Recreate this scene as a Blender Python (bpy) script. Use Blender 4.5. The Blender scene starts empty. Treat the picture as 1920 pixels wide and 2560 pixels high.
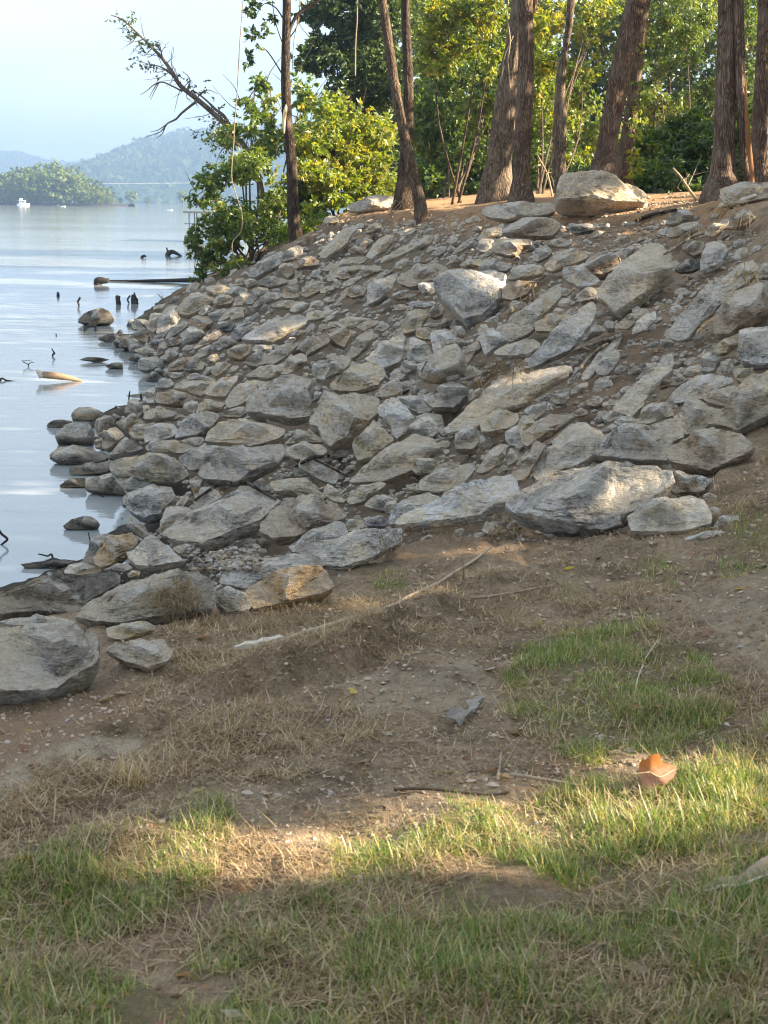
import bpy, math, random
import numpy as np
from mathutils import Vector, Matrix

random.seed(7)
RNG = np.random.default_rng(7)
SC = bpy.context.scene
COL = SC.collection

# ------------------------------------------------------------------ camera
FPX = 3697.0                       # focal length in photo pixels (photo 1920 x 2560)
CAMH = 2.3                         # eye above the water level (z = 0)
PITCH = math.atan(768.0 / FPX)
ROLL = 0.015
r0 = np.array([1.0, 0, 0]); u0 = np.array([0, math.sin(PITCH), math.cos(PITCH)])
WF = np.array([0, math.cos(PITCH), -math.sin(PITCH)])
RV = math.cos(ROLL) * r0 + math.sin(ROLL) * u0
UV = -math.sin(ROLL) * r0 + math.cos(ROLL) * u0
CAM = np.array([0, 0, CAMH])
cam_data = bpy.data.cameras.new("camera")
cam = bpy.data.objects.new("camera", cam_data); COL.objects.link(cam)
cam_data.sensor_fit = 'VERTICAL'; cam_data.sensor_height = 36.0
cam_data.lens = 36.0 * FPX / 2560.0
cam_data.clip_start = 0.1; cam_data.clip_end = 12000
mw = Matrix.Identity(4)
for i in range(3):
    mw[i][0] = RV[i]; mw[i][1] = UV[i]; mw[i][2] = -WF[i]; mw[i][3] = CAM[i]
cam.matrix_world = mw
cam_data.dof.use_dof = True
cam_data.dof.focus_distance = 10.5
cam_data.dof.aperture_fstop = 10.0
SC.camera = cam

# ------------------------------------------------------------------ world, sun, exposure
SUN_AZ = math.radians(97)          # measured from +Y towards +X
SUN_EL = math.radians(24)
SUND = np.array([math.sin(SUN_AZ) * math.cos(SUN_EL), math.cos(SUN_AZ) * math.cos(SUN_EL), math.sin(SUN_EL)])
world = bpy.data.worlds.new("World"); SC.world = world; world.use_nodes = True
SC.view_settings.view_transform = 'Standard'; SC.view_settings.look = 'None'
SC.view_settings.gamma = 1.0; SC.view_settings.exposure = 2.68
SC.view_settings.use_curve_mapping = False
SKY_STRENGTH = 0.15
SUN_STRENGTH = 5.0
def build_world():
    nt = world.node_tree; nt.nodes.clear()
    out = nt.nodes.new('ShaderNodeOutputWorld'); bg = nt.nodes.new('ShaderNodeBackground')
    sky = nt.nodes.new('ShaderNodeTexSky'); sky.sky_type = 'NISHITA'; sky.sun_disc = False
    sky.sun_elevation = SUN_EL; sky.sun_rotation = SUN_AZ
    sky.air_density = 1.0; sky.dust_density = 1.2; sky.ozone_density = 1.0
    tc = nt.nodes.new('ShaderNodeTexCoord'); mp = nt.nodes.new('ShaderNodeMapping')
    mp.inputs['Scale'].default_value = (1.0, 1.0, 2.6); mp.inputs['Location'].default_value = (0.35, 0.2, 0.13)
    nz = nt.nodes.new('ShaderNodeTexNoise'); nz.inputs['Scale'].default_value = 5.0
    nz.inputs['Detail'].default_value = 7; nz.inputs['Roughness'].default_value = 0.52
    rp = nt.nodes.new('ShaderNodeValToRGB'); rp.color_ramp.elements[0].position = 0.46; rp.color_ramp.elements[1].position = 0.68
    mul = nt.nodes.new('ShaderNodeMath'); mul.operation = 'MULTIPLY'; mul.inputs[1].default_value = 0.8
    veil = nt.nodes.new('ShaderNodeMixRGB'); veil.inputs['Fac'].default_value = 0.90          # thin high veil over the whole sky
    veil.inputs['Color2'].default_value = (1.08, 1.23, 1.39, 1)
    mix = nt.nodes.new('ShaderNodeMixRGB'); mix.inputs['Color2'].default_value = (1.62, 1.52, 1.52, 1)
    L = nt.links.new
    L(tc.outputs['Generated'], mp.inputs['Vector']); L(mp.outputs['Vector'], nz.inputs['Vector'])
    L(nz.outputs['Fac'], rp.inputs['Fac']); L(rp.outputs['Color'], mul.inputs[0])
    L(sky.outputs['Color'], veil.inputs['Color1']); L(veil.outputs['Color'], mix.inputs['Color1'])
    L(mul.outputs['Value'], mix.inputs['Fac'])
    L(mix.outputs['Color'], bg.inputs['Color']); bg.inputs['Strength'].default_value = SKY_STRENGTH
    L(bg.outputs['Background'], out.inputs['Surface'])
build_world()
sl = bpy.data.lights.new("sun", 'SUN'); sl.energy = SUN_STRENGTH; sl.angle = math.radians(0.5); sl.color = (1.0, 0.83, 0.60)
so = bpy.data.objects.new("sun", sl); COL.objects.link(so)
so.rotation_euler = Vector(SUND).to_track_quat('Z', 'Y').to_euler(); so.location = (30, 5, 30)
SC.cycles.use_denoising = True
SC.cycles.filter_width = 1.1
SC.cycles.max_bounces = 6; SC.cycles.transparent_max_bounces = 8; SC.cycles.volume_bounces = 0
SC.cycles.sample_clamp_indirect = 6.0
try: SC.cycles.denoiser = 'OPENIMAGEDENOISE'
except Exception: pass

# ------------------------------------------------------------------ helpers
def ray(u, v):
    u = np.asarray(u, float); v = np.asarray(v, float)
    d = WF + ((u - 960)[..., None] * RV - (v - 1280)[..., None] * UV) / FPX
    return d / np.linalg.norm(d, axis=-1, keepdims=True)
def at(u, v, Y):                                    # point on the ray of photo pixel (u, v) at forward distance Y
    d = ray(u, v); Y = np.asarray(Y, float)
    return CAM + d * (Y / d[..., 1])[..., None]
def proj(P):
    q = P - CAM
    w = q @ WF
    return np.stack([960 + FPX * (q @ RV) / w, 1280 - FPX * (q @ UV) / w], -1)
def pxm(Y): return Y / FPX / math.cos(PITCH)        # metres per photo pixel, roughly

def _h(ix, iy, iz):
    with np.errstate(over='ignore'):
        n = (ix * np.uint32(73856093)) ^ (iy * np.uint32(19349663)) ^ (iz * np.uint32(83492791))
        n = (n ^ (n >> np.uint32(13))) * np.uint32(1274126177)
        n = n ^ (n >> np.uint32(16))
    return n.astype(np.float64) / 2147483647.5 - 1.0
def vnoise(p):
    i = np.floor(p); f = p - i; w = f * f * (3 - 2 * f)
    i = i.astype(np.int64).astype(np.uint32)
    o = np.uint32(1)
    x, y, z = i[:, 0], i[:, 1], i[:, 2]
    with np.errstate(over='ignore'):
        X, Y, Z = x + o, y + o, z + o
    def lp(a, b, t): return a + (b - a) * t
    a = lp(lp(_h(x, y, z), _h(X, y, z), w[:, 0]), lp(_h(x, Y, z), _h(X, Y, z), w[:, 0]), w[:, 1])
    b = lp(lp(_h(x, y, Z), _h(X, y, Z), w[:, 0]), lp(_h(x, Y, Z), _h(X, Y, Z), w[:, 0]), w[:, 1])
    return lp(a, b, w[:, 2])
def fbm(p, octv=4, gain=0.5, lac=2.03):
    s = 0; a = 1.0; q = np.array(p, float)
    for k in range(octv):
        s = s + a * vnoise(q + 17.3 * k); a *= gain; q = q * lac
    return s
def sstep(a, b, x):
    t = np.clip((x - a) / (b - a), 0, 1); return t * t * (3 - 2 * t)
def inpoly(P, poly):
    x, y = P[:, 0], P[:, 1]; ins = np.zeros(len(P), bool); n = len(poly)
    for i in range(n):
        x1, y1 = poly[i]; x2, y2 = poly[(i + 1) % n]
        c = ((y1 > y) != (y2 > y)) & (x < (x2 - x1) * (y - y1) / ((y2 - y1) if y2 != y1 else 1e-9) + x1)
        ins ^= c
    return ins

def new_obj(name, me, parent=None):
    o = bpy.data.objects.new(name, me); COL.objects.link(o)
    if parent is not None: o.parent = parent
    return o
def tag(o, label=None, cat=None, group=None, kind=None):
    if label: o['label'] = label
    if cat: o['category'] = cat
    if group: o['group'] = group
    if kind: o['kind'] = kind
    return o
def empty(name, loc, label, cat, group=None):
    o = bpy.data.objects.new(name, None); COL.objects.link(o); o.location = loc
    o.empty_display_size = 0.1
    return tag(o, label, cat, group)
def build_mesh(name, V, F, mat, smooth=False, attrs=None, sharp=None):
    """V (n,3), F (m,k) index array or list of such arrays"""
    me = bpy.data.meshes.new(name)
    Fs = F if isinstance(F, list) else [F]
    Fs = [f for f in Fs if len(f)]
    V = np.ascontiguousarray(V, np.float32)
    me.vertices.add(len(V)); me.vertices.foreach_set('co', V.ravel())
    tot = np.concatenate([np.full(len(f), f.shape[1], np.int32) for f in Fs])
    idx = np.concatenate([np.ascontiguousarray(f, np.int32).ravel() for f in Fs])
    me.loops.add(len(idx)); me.loops.foreach_set('vertex_index', idx)
    me.polygons.add(len(tot))
    st = np.concatenate([[0], np.cumsum(tot)[:-1]]).astype(np.int32)
    me.polygons.foreach_set('loop_start', st)
    try: me.polygons.foreach_set('loop_total', tot)
    except Exception: pass
    me.polygons.foreach_set('use_smooth', np.full(len(tot), bool(smooth)))
    if attrs:
        for an, (dom, dat) in attrs.items():
            a = me.attributes.new(an, 'FLOAT', dom); a.data.foreach_set('value', np.ascontiguousarray(dat, np.float32))
    me.update(calc_edges=True); me.validate()
    if sharp is not None: me.set_sharp_from_angle(angle=sharp)
    if mat: me.materials.append(mat)
    return me

_ICO = {}
def ico(n):
    if n in _ICO: return _ICO[n]
    t = (1 + 5 ** .5) / 2
    V = [(-1, t, 0), (1, t, 0), (-1, -t, 0), (1, -t, 0), (0, -1, t), (0, 1, t), (0, -1, -t), (0, 1, -t), (t, 0, -1), (t, 0, 1), (-t, 0, -1), (-t, 0, 1)]
    F = [(0, 11, 5), (0, 5, 1), (0, 1, 7), (0, 7, 10), (0, 10, 11), (1, 5, 9), (5, 11, 4), (11, 10, 2), (10, 7, 6), (7, 1, 8), (3, 9, 4), (3, 4, 2), (3, 2, 6), (3, 6, 8), (3, 8, 9), (4, 9, 5), (2, 4, 11), (6, 2, 10), (8, 6, 7), (9, 8, 1)]
    V = [np.array(v) / np.linalg.norm(v) for v in V]
    for _ in range(n - 1):
        cache = {}; G = []
        def mid(a, b):
            k = (min(a, b), max(a, b))
            if k not in cache:
                m = V[a] + V[b]; V.append(m / np.linalg.norm(m)); cache[k] = len(V) - 1
            return cache[k]
        for a, b, c in F:
            ab, bc, ca = mid(a, b), mid(b, c), mid(c, a)
            G += [(a, ab, ca), (b, bc, ab), (c, ca, bc), (ab, bc, ca)]
        F = G
    _ICO[n] = (np.array(V), np.array(F)); return _ICO[n]

def tube(P, R, seg=8, rough=0.0, seed=0, caps=True, nsub=1, fq=6.0, buttress=None):
    """tapered tube along points P (n,3) with radii R -> V, F(list)"""
    P = np.asarray(P, float); R = np.asarray(R, float) * np.ones(len(P))
    if nsub > 1:                                   # Catmull-Rom refinement
        Q = []; S = []
        n = len(P)
        for i in range(n - 1):
            p0 = P[max(i - 1, 0)]; p1 = P[i]; p2 = P[i + 1]; p3 = P[min(i + 2, n - 1)]
            for k in range(nsub):
                t = k / nsub
                Q.append(.5 * ((2 * p1) + (-p0 + p2) * t + (2 * p0 - 5 * p1 + 4 * p2 - p3) * t * t + (-p0 + 3 * p1 - 3 * p2 + p3) * t ** 3))
                S.append(R[i] * (1 - t) + R[i + 1] * t)
        Q.append(P[-1]); S.append(R[-1]); P = np.array(Q); R = np.array(S)
    n = len(P)
    T = np.gradient(P, axis=0); T /= np.linalg.norm(T, axis=1, keepdims=True) + 1e-12
    ref = np.array([0.3, 1, 0.2]) if abs(T[0][2]) > .8 else np.array([0, 0, 1.0])
    A = np.cross(T, ref); A /= np.linalg.norm(A, axis=1, keepdims=True) + 1e-12
    B = np.cross(T, A)
    th = np.linspace(0, 2 * math.pi, seg, endpoint=False)
    rr = R[:, None] * np.ones(seg)[None, :]
    if rough > 0:
        s = np.cumsum(np.r_[0, np.linalg.norm(np.diff(P, axis=0), axis=1)])
        q = np.stack([np.cos(th)[None] * fq * .35 + 0 * s[:, None], np.sin(th)[None] * fq * .35 + 0 * s[:, None], s[:, None] * 1.2 + 0 * th[None]], -1).reshape(-1, 3)
        rr = rr * (1 + rough * fbm(q + seed * 7.7, 3).reshape(n, seg))
    V = P[:, None] + rr[..., None] * (np.cos(th)[None, :, None] * A[:, None] + np.sin(th)[None, :, None] * B[:, None])
    V = V.reshape(-1, 3)
    i = np.arange(n - 1)[:, None] * seg; j = np.arange(seg)[None]; k = (j + 1) % seg
    F = np.stack([i + j, i + k, i + seg + k, i + seg + j], -1).reshape(-1, 4)
    Fs = [F]
    if caps:
        V = np.vstack([V, P[:1], P[-1:]]); a = n * seg
        jj = np.arange(seg); kk = (jj + 1) % seg
        Fs.append(np.concatenate([np.stack([np.full(seg, a), kk, jj], -1), np.stack([np.full(seg, a + 1), (n - 1) * seg + jj, (n - 1) * seg + kk], -1)]))
    return V, Fs
class MB:
    def __init__(s): s.V = []; s.F = {}; s.n = 0
    def add(s, V, Fs):
        for f in (Fs if isinstance(Fs, list) else [Fs]):
            if len(f): s.F.setdefault(f.shape[1], []).append(np.asarray(f) + s.n)
        s.V.append(np.asarray(V, float)); s.n += len(V); return s
    def box(s, c, h, R=None):
        g = np.array([(-1, -1, -1), (1, -1, -1), (1, 1, -1), (-1, 1, -1), (-1, -1, 1), (1, -1, 1), (1, 1, 1), (-1, 1, 1)], float) * np.array(h)
        if R is not None: g = g @ np.asarray(R).T
        return s.add(g + np.array(c), np.array([(0, 3, 2, 1), (4, 5, 6, 7), (0, 1, 5, 4), (1, 2, 6, 5), (2, 3, 7, 6), (3, 0, 4, 7)]))
    def mesh(s, name, mat, smooth=False, attrs=None, origin=None, sharp=None):
        V = np.vstack(s.V)
        if origin is not None: V = V - np.asarray(origin)
        return build_mesh(name, V, [np.concatenate(f) for f in s.F.values()], mat, smooth, attrs, sharp)

# ------------------------------------------------------------------ terrain
WATER_EDGE = [(0, 1480), (100, 1445), (240, 1365), (300, 1300), (260, 1235), (190, 1125), (300, 1010), (370, 958), (330, 900), (300, 850), (335, 800), (440, 728), (520, 700)]
CTRL_UVY = [
 (0, 2560, 2.65), (960, 2560, 2.65), (1920, 2560, 2.6), (0, 2200, 3.3), (960, 2200, 3.3), (1920, 2200, 3.22),
 (0, 1900, 4.2), (960, 1900, 4.15), (1920, 1900, 4.0), (0, 1780, 4.75), (480, 1640, 5.3), (960, 1640, 5.25), (1450, 1640, 5.1), (1920, 1640, 4.9),
 (250, 1560, 5.9), (820, 1470, 6.45), (1150, 1420, 6.8), (1400, 1345, 7.2), (1920, 1400, 6.35), (1920, 1100, 8.2), (1700, 1250, 7.5),
 (1300, 1190, 8.4), (1500, 1100, 9.0), (1700, 1000, 9.6), (1920, 900, 10.0), (1920, 700, 12.0), (1920, 530, 14.5),
 (1600, 800, 12.2), (1600, 640, 15), (1500, 550, 18.5), (1720, 545, 17),
 (1200, 850, 13.5), (1200, 700, 16.5), (1250, 600, 19), (1150, 550, 21),
 (1000, 1050, 11.3), (1000, 900, 14), (1000, 750, 18), (1000, 630, 22), (1000, 550, 25), (900, 545, 28), (790, 570, 31), (738, 608, 33),
 (800, 700, 23), (800, 850, 16.8), (800, 1000, 13), (800, 1150, 10.6), (800, 1300, 8.8),
 (600, 800, 20), (600, 700, 26), (600, 950, 14.5), (600, 1100, 11.6), (500, 1250, 10), (450, 1400, 8.3), (250, 1480, 7.55),
 (450, 800, 22.5), (450, 950, 15.5), (400, 1100, 12.5), (620, 660, 33),
 (1650, 487, 28), (1900, 478, 28), (1400, 506, 28), (1200, 524, 30), (1000, 528, 34), (850, 535, 36)]
CTRL_XYZ = [(-5.5, 55, -.6), (-4, 55, .5), (0, 55, 2.0), (10, 55, 3.0), (20, 55, 3.4), (-7, 42, -.8), (-9, 60, -1.4),
 (-8, 30, -1.2), (-5.8, 20, -.9), (-4.2, 14, -.7), (-3.4, 9.5, -.45), (-3.0, 7, -.1), (-2.2, 5, .35), (-1.6, 3.5, .6),
 (5.5, 15, 2.6), (4, 9, 1.7), (2.6, 6, 1.0), (1.5, 3.5, .8)]
_c = [at(u, v, Y) for u, v, Y in CTRL_UVY]
for u, v in WATER_EDGE:
    d = ray(u, v); _c.append(CAM + d * (-CAMH / d[2]))
_c += [np.array(p, float) for p in CTRL_XYZ]
CP = np.array(_c)
def _q(x, y):
    yy = np.clip(y, 2.2, 60.0)
    return np.stack([4 * np.log(yy), np.clip(10 * x / yy, -5.0, 5.0)], -1)
_CQ = _q(CP[:, 0], CP[:, 1])
def _k(r2): return np.where(r2 > 1e-12, .5 * r2 * np.log(np.maximum(r2, 1e-12)), 0)
_n = len(CP)
_A = np.zeros((_n + 3, _n + 3))
_A[:_n, :_n] = _k(((_CQ[:, None] - _CQ[None]) ** 2).sum(-1)) + 0.03 * np.eye(_n)
_A[:_n, _n:] = np.c_[np.ones(_n), _CQ]; _A[_n:, :_n] = _A[:_n, _n:].T
_W = np.linalg.solve(_A, np.r_[CP[:, 2], 0, 0, 0])
def terrain(x, y):
    x = np.asarray(x, float).ravel(); y = np.asarray(y, float).ravel(); out = np.empty(len(x))
    for s in range(0, len(x), 20000):
        q = _q(x[s:s + 20000], y[s:s + 20000])
        r2 = ((q[:, None] - _CQ[None]) ** 2).sum(-1)
        out[s:s + 20000] = _k(r2) @ _W[:_n] + _W[_n] + q @ _W[_n + 1:]
    out = np.clip(out, -2.0, 3.6)
    xs = -4 + (y - 60) * 0.12
    far = np.clip((x - xs) * .4, -2, 3.0)
    w = sstep(48, 75, y)
    return out * (1 - w) + far * w
def tnormal(x, y, e=.15):
    x = np.atleast_1d(x); y = np.atleast_1d(y)
    ex = e * np.maximum(1, y / 10)
    gx = (terrain(x + ex, y) - terrain(x - ex, y)) / (2 * ex); gy = (terrain(x, y + ex) - terrain(x, y - ex)) / (2 * ex)
    n = np.stack([-gx, -gy, np.ones_like(gx)], -1); return n / np.linalg.norm(n, axis=-1, keepdims=True)
def hit(u, v, ymax=60.0):
    """photo pixels -> points on the ground (or the water where that is higher)"""
    u = np.atleast_1d(np.asarray(u, float)); v = np.atleast_1d(np.asarray(v, float))
    d = ray(u, v); ys = 1.6 * (ymax / 1.6) ** np.linspace(0, 1, 260)
    t = ys[None] / d[:, 1:2]
    X = CAM[0] + d[:, 0:1] * t; Z = CAM[2] + d[:, 2:3] * t; Yy = np.broadcast_to(ys, X.shape)
    G = np.maximum(terrain(X, Yy).reshape(X.shape), 0.0)
    D = Z - G; below = D <= 0; k = np.argmax(below, axis=1); ok = below.any(1)
    k = np.where(ok, np.maximum(k, 1), len(ys) - 1)
    r = np.arange(len(k)); a = D[r, k - 1]; b = D[r, k]
    f = np.clip(np.where(ok, a / (a - b + 1e-12), 1), 0, 1)
    y = ys[k - 1] + (ys[k] - ys[k - 1]) * f
    return CAM + d * (y / d[:, 1])[:, None], ok

# ------------------------------------------------------------------ materials
class NT:
    def __init__(s, name):
        s.m = bpy.data.materials.new(name); s.m.use_nodes = True; s.t = s.m.node_tree; s.t.nodes.clear()
        s.out = s.n('OutputMaterial')
    def n(s, typ, **kw):
        nd = s.t.nodes.new('ShaderNode' + typ)
        for k, v in kw.items(): setattr(nd, k, v)
        return nd
    def l(s, a, b): s.t.links.new(a, b)
    def val(s, x, sock):
        if hasattr(x, 'is_linked') or isinstance(x, bpy.types.NodeSocket): s.l(x, sock)
        else: sock.default_value = x
    def math(s, op, a, b=0.0, clamp=False):
        nd = s.n('Math', operation=op); nd.use_clamp = clamp
        s.val(a, nd.inputs[0]); s.val(b, nd.inputs[1]); return nd.outputs[0]
    def mix(s, f, a, b, bt='MIX'):
        nd = s.n('MixRGB', blend_type=bt); s.val(f, nd.inputs[0])
        for k, c in ((1, a), (2, b)):
            if isinstance(c, (tuple, list)): nd.inputs[k].default_value = (*c[:3], 1)
            else: s.l(c, nd.inputs[k])
        return nd.outputs[0]
    def noise(s, vec, scale, detail=3, rough=.5, dist=0.0):
        nd = s.n('TexNoise'); nd.inputs['Scale'].default_value = scale; nd.inputs['Detail'].default_value = detail
        nd.inputs['Roughness'].default_value = rough; nd.inputs['Distortion'].default_value = dist
        if vec is not None: s.l(vec, nd.inputs['Vector'])
        return nd.outputs['Fac']
    def ramp(s, f, stops):
        nd = s.n('ValToRGB'); cr = nd.color_ramp
        while len(cr.elements) < len(stops): cr.elements.new(0.5)
        for e, (p, c) in zip(cr.elements, stops):
            e.position = p; e.color = (*c[:3], 1) if isinstance(c, (tuple, list)) else (c, c, c, 1)
        s.l(f, nd.inputs[0]); return nd.outputs[0]
    def map(s, f, a, b, c=0.0, d=1.0, smooth=True):
        nd = s.n('MapRange'); nd.interpolation_type = 'SMOOTHSTEP' if smooth else 'LINEAR'
        s.val(f, nd.inputs[0])
        for k, x in zip((1, 2, 3, 4), (a, b, c, d)): nd.inputs[k].default_value = x
        return nd.outputs[0]
    def attr(s, name, typ='GEOMETRY'):
        nd = s.n('Attribute', attribute_name=name, attribute_type=typ); return nd.outputs['Fac']
    def objco(s, stretch=None, rnd=True):
        tc = s.n('TexCoord'); v = tc.outputs['Object']
        if rnd:
            oi = s.n('ObjectInfo'); va = s.n('VectorMath', operation='ADD')
            mu = s.n('VectorMath', operation='SCALE'); mu.inputs[0].default_value = (37, 61, 23); s.l(oi.outputs['Random'], mu.inputs['Scale'])
            s.l(v, va.inputs[0]); s.l(mu.outputs[0], va.inputs[1]); v = va.outputs[0]
        if stretch:
            mp = s.n('Mapping'); mp.inputs['Scale'].default_value = stretch; s.l(v, mp.inputs['Vector']); v = mp.outputs[0]
        return v
    def bump(s, h, strength, dist, nrm=None):
        nd = s.n('Bump'); nd.inputs['Strength'].default_value = strength; nd.inputs['Distance'].default_value = dist
        s.l(h, nd.inputs['Height'])
        if nrm is not None: s.l(nrm, nd.inputs['Normal'])
        return nd.outputs[0]
    def pbr(s, col, rough=.85, nrm=None, spec=.3):
        b = s.n('BsdfPrincipled'); s.val(col if not isinstance(col, tuple) else (*col[:3], 1), b.inputs['Base Color'])
        s.val(rough, b.inputs['Roughness']); b.inputs['Specular IOR Level'].default_value = spec
        if nrm is not None: s.l(nrm, b.inputs['Normal'])
        s.l(b.outputs[0], s.out.inputs['Surface']); return b

def stone_material(many=False):
    s = NT('rubble_stone' if many else 'riprap_stone'); co = s.objco(); cs = s.objco((1.0, 1.0, 3.2))
    oi = s.n('ObjectInfo'); geo = s.n('NewGeometry')
    n1 = s.noise(co, 5.5, 4, .6); n2 = s.noise(co, 30, 5, .7); n3 = s.noise(cs, 14, 4, .65, .6); n4 = s.noise(co, 110, 3, .7)
    bc = oi.outputs['Color']
    if many: bc = s.ramp(s.attr('tint'), [(0, (.35, .27, .185)), (.3, (.52, .44, .325)), (.6, (.49, .425, .335)), (.8, (.39, .36, .315)), (1, (.55, .51, .44))])
    base = s.mix(1.0, bc, s.ramp(n1, [(.3, (.60, .61, .63)), (.5, (1.0, 1.0, 1.0)), (.7, (1.4, 1.3, 1.14))]), 'MULTIPLY')
    base = s.mix(1.0, base, s.ramp(n2, [(.3, .58), (.5, 1.05), (.7, 1.5)]), 'MULTIPLY')
    base = s.mix(.75, base, s.ramp(n3, [(.32, .52), (.5, 1.0), (.68, 1.3)]), 'MULTIPLY')
    fc = s.attr('facet')
    base = s.mix(1.0, base, s.ramp(fc, [(0, (.62, .64, .68)), (.5, (1, 1, 1)), (1, (1.25, 1.2, 1.1))]), 'MULTIPLY')
    # rusty clay staining
    st = s.map(s.noise(co, 3.1, 5, .65, .5), .56, .70)
    base = s.mix(s.math('MULTIPLY', st, .55), base, (.21, .145, .085))
    # settled dust on stone tops, broken up; paled further to paint in skylit brightness
    sep = s.n('SeparateXYZ'); s.l(geo.outputs['Normal'], sep.inputs[0])
    dz = s.math('ADD', s.math('MULTIPLY', sep.outputs['Z'], .8), s.math('MULTIPLY', s.noise(co, 8, 5, .7), 1.0))
    df = s.math('MULTIPLY', s.map(dz, .55, 1.05), s.math('MULTIPLY', s.map(fc, .2, .7, .35, 1.15), s.attr('dust', 'OBJECT') if not many else .75), True)
    base = s.mix(df, base, s.mix(n2, (.38, .315, .225), (.60, .52, .40)))
    # chipped, paler edges
    base = s.mix(s.math('MULTIPLY', s.map(s.math('ADD', geo.outputs['Pointiness'], s.math('MULTIPLY', s.math('SUBTRACT', n2, .5), .05)), .512, .562), .75), base, (.52, .49, .43))
    # calcite veins and crust
    vd = s.noise(co, 4.5, 4, .6, 1.2)
    v1 = s.map(s.math('ABSOLUTE', s.math('SUBTRACT', vd, .5)), .004, .028, 1.0, 0.0)
    v2 = s.map(s.math('ABSOLUTE', s.math('SUBTRACT', s.noise(co, 11, 3, .6, 1.5), .47)), .003, .022, 1.0, 0.0)
    cr = s.math('MULTIPLY', s.map(s.noise(co, 4.0, 6, .72, .8), .525, .61), s.map(n2, .40, .56))
    gate = s.map(s.noise(co, 2.6, 3), .42, .60)
    vv = s.math('MAXIMUM', s.math('MAXIMUM', s.math('MULTIPLY', v1, .9), s.math('MULTIPLY', v2, .6)), cr)
    vv = s.math('MULTIPLY', s.math('MULTIPLY', vv, s.attr('vein', 'OBJECT') if not many else .45), s.math('ADD', s.math('MULTIPLY', gate, .8), .2), True)
    base = s.mix(vv, base, (.62, .62, .60))
    sp = s.n('SeparateXYZ'); s.l(geo.outputs['Position'], sp.inputs[0])
    wetz = s.map(s.math('ADD', sp.outputs['Z'], s.math('MULTIPLY', n1, .12)), .09, .19, 1.0, 0.0)
    base = s.mix(wetz, base, s.mix(1.0, base, (.42, .41, .36), 'MULTIPLY'))
    vo = s.n('TexVoronoi', feature='DISTANCE_TO_EDGE'); vo.inputs['Scale'].default_value = 9.0
    wv = s.n('VectorMath', operation='ADD'); nc = s.n('TexNoise'); nc.inputs['Scale'].default_value = 7; s.l(co, nc.inputs['Vector'])
    sc = s.n('VectorMath', operation='SCALE'); s.l(nc.outputs['Color'], sc.inputs[0]); sc.inputs['Scale'].default_value = .35
    s.l(co, wv.inputs[0]); s.l(sc.outputs[0], wv.inputs[1]); s.l(wv.outputs[0], vo.inputs['Vector'])
    crack = s.map(vo.outputs['Distance'], .0, .05)
    h = s.math('ADD', s.math('ADD', s.math('MULTIPLY', n2, .55), s.math('MULTIPLY', n3, .8)), s.math('ADD', s.math('MULTIPLY', crack, .05), s.math('MULTIPLY', n4, .3)))
    s.pbr(base, s.map(wetz, 0, 1, .88, .45), s.bump(h, 1.0, .05), .25); return s.m

def bark_material(name, c1, c2, c3, ridge=1.0):
    s = NT(name); co = s.objco((1, 1, .19)); c0 = s.objco()
    vo = s.n('TexVoronoi', feature='DISTANCE_TO_EDGE'); vo.inputs['Scale'].default_value = 32
    wv = s.n('VectorMath', operation='ADD'); nc = s.n('TexNoise'); nc.inputs['Scale'].default_value = 9; s.l(co, nc.inputs['Vector'])
    sc = s.n('VectorMath', operation='SCALE'); s.l(nc.outputs['Color'], sc.inputs[0]); sc.inputs['Scale'].default_value = .2
    s.l(co, wv.inputs[0]); s.l(sc.outputs[0], wv.inputs[1]); s.l(wv.outputs[0], vo.inputs['Vector'])
    rg = s.map(vo.outputs['Distance'], .0, .25); n = s.noise(co, 18, 5, .7); n2 = s.noise(c0, 3, 4, .6)
    col = s.mix(rg, c1, c2); col = s.mix(s.map(n2, .45, .7), col, c3); col = s.mix(.7, col, s.ramp(n, [(.3, .6), (.7, 1.35)]), 'MULTIPLY')
    h = s.math('ADD', s.math('MULTIPLY', rg, .7), s.math('MULTIPLY', n, .5))
    s.pbr(col, .92, s.bump(h, 1.0, .022 * ridge), .15); return s.m

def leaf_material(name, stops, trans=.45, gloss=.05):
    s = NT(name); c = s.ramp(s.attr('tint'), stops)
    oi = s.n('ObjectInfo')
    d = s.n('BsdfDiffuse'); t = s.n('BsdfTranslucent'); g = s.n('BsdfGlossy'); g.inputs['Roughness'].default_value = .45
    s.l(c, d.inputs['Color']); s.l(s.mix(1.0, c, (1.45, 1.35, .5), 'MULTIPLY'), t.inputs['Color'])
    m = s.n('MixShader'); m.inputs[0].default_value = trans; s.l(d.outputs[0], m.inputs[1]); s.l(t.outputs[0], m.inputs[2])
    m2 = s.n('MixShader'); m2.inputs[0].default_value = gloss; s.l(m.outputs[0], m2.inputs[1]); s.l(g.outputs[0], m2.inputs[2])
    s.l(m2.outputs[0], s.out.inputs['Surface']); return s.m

def plain(name, col, rough=.8, spec=.3, var=.25, scale=12, bump=.0, dist=.01, stretch=None):
    s = NT(name); co = s.objco(stretch); n = s.noise(co, scale, 5, .65)
    c = s.mix(1.0, (*col, 1), s.ramp(n, [(.25, 1 - var), (.75, 1 + var)]), 'MULTIPLY')
    s.pbr(c, rough, s.bump(n, bump, dist) if bump else None, spec); return s.m

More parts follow.
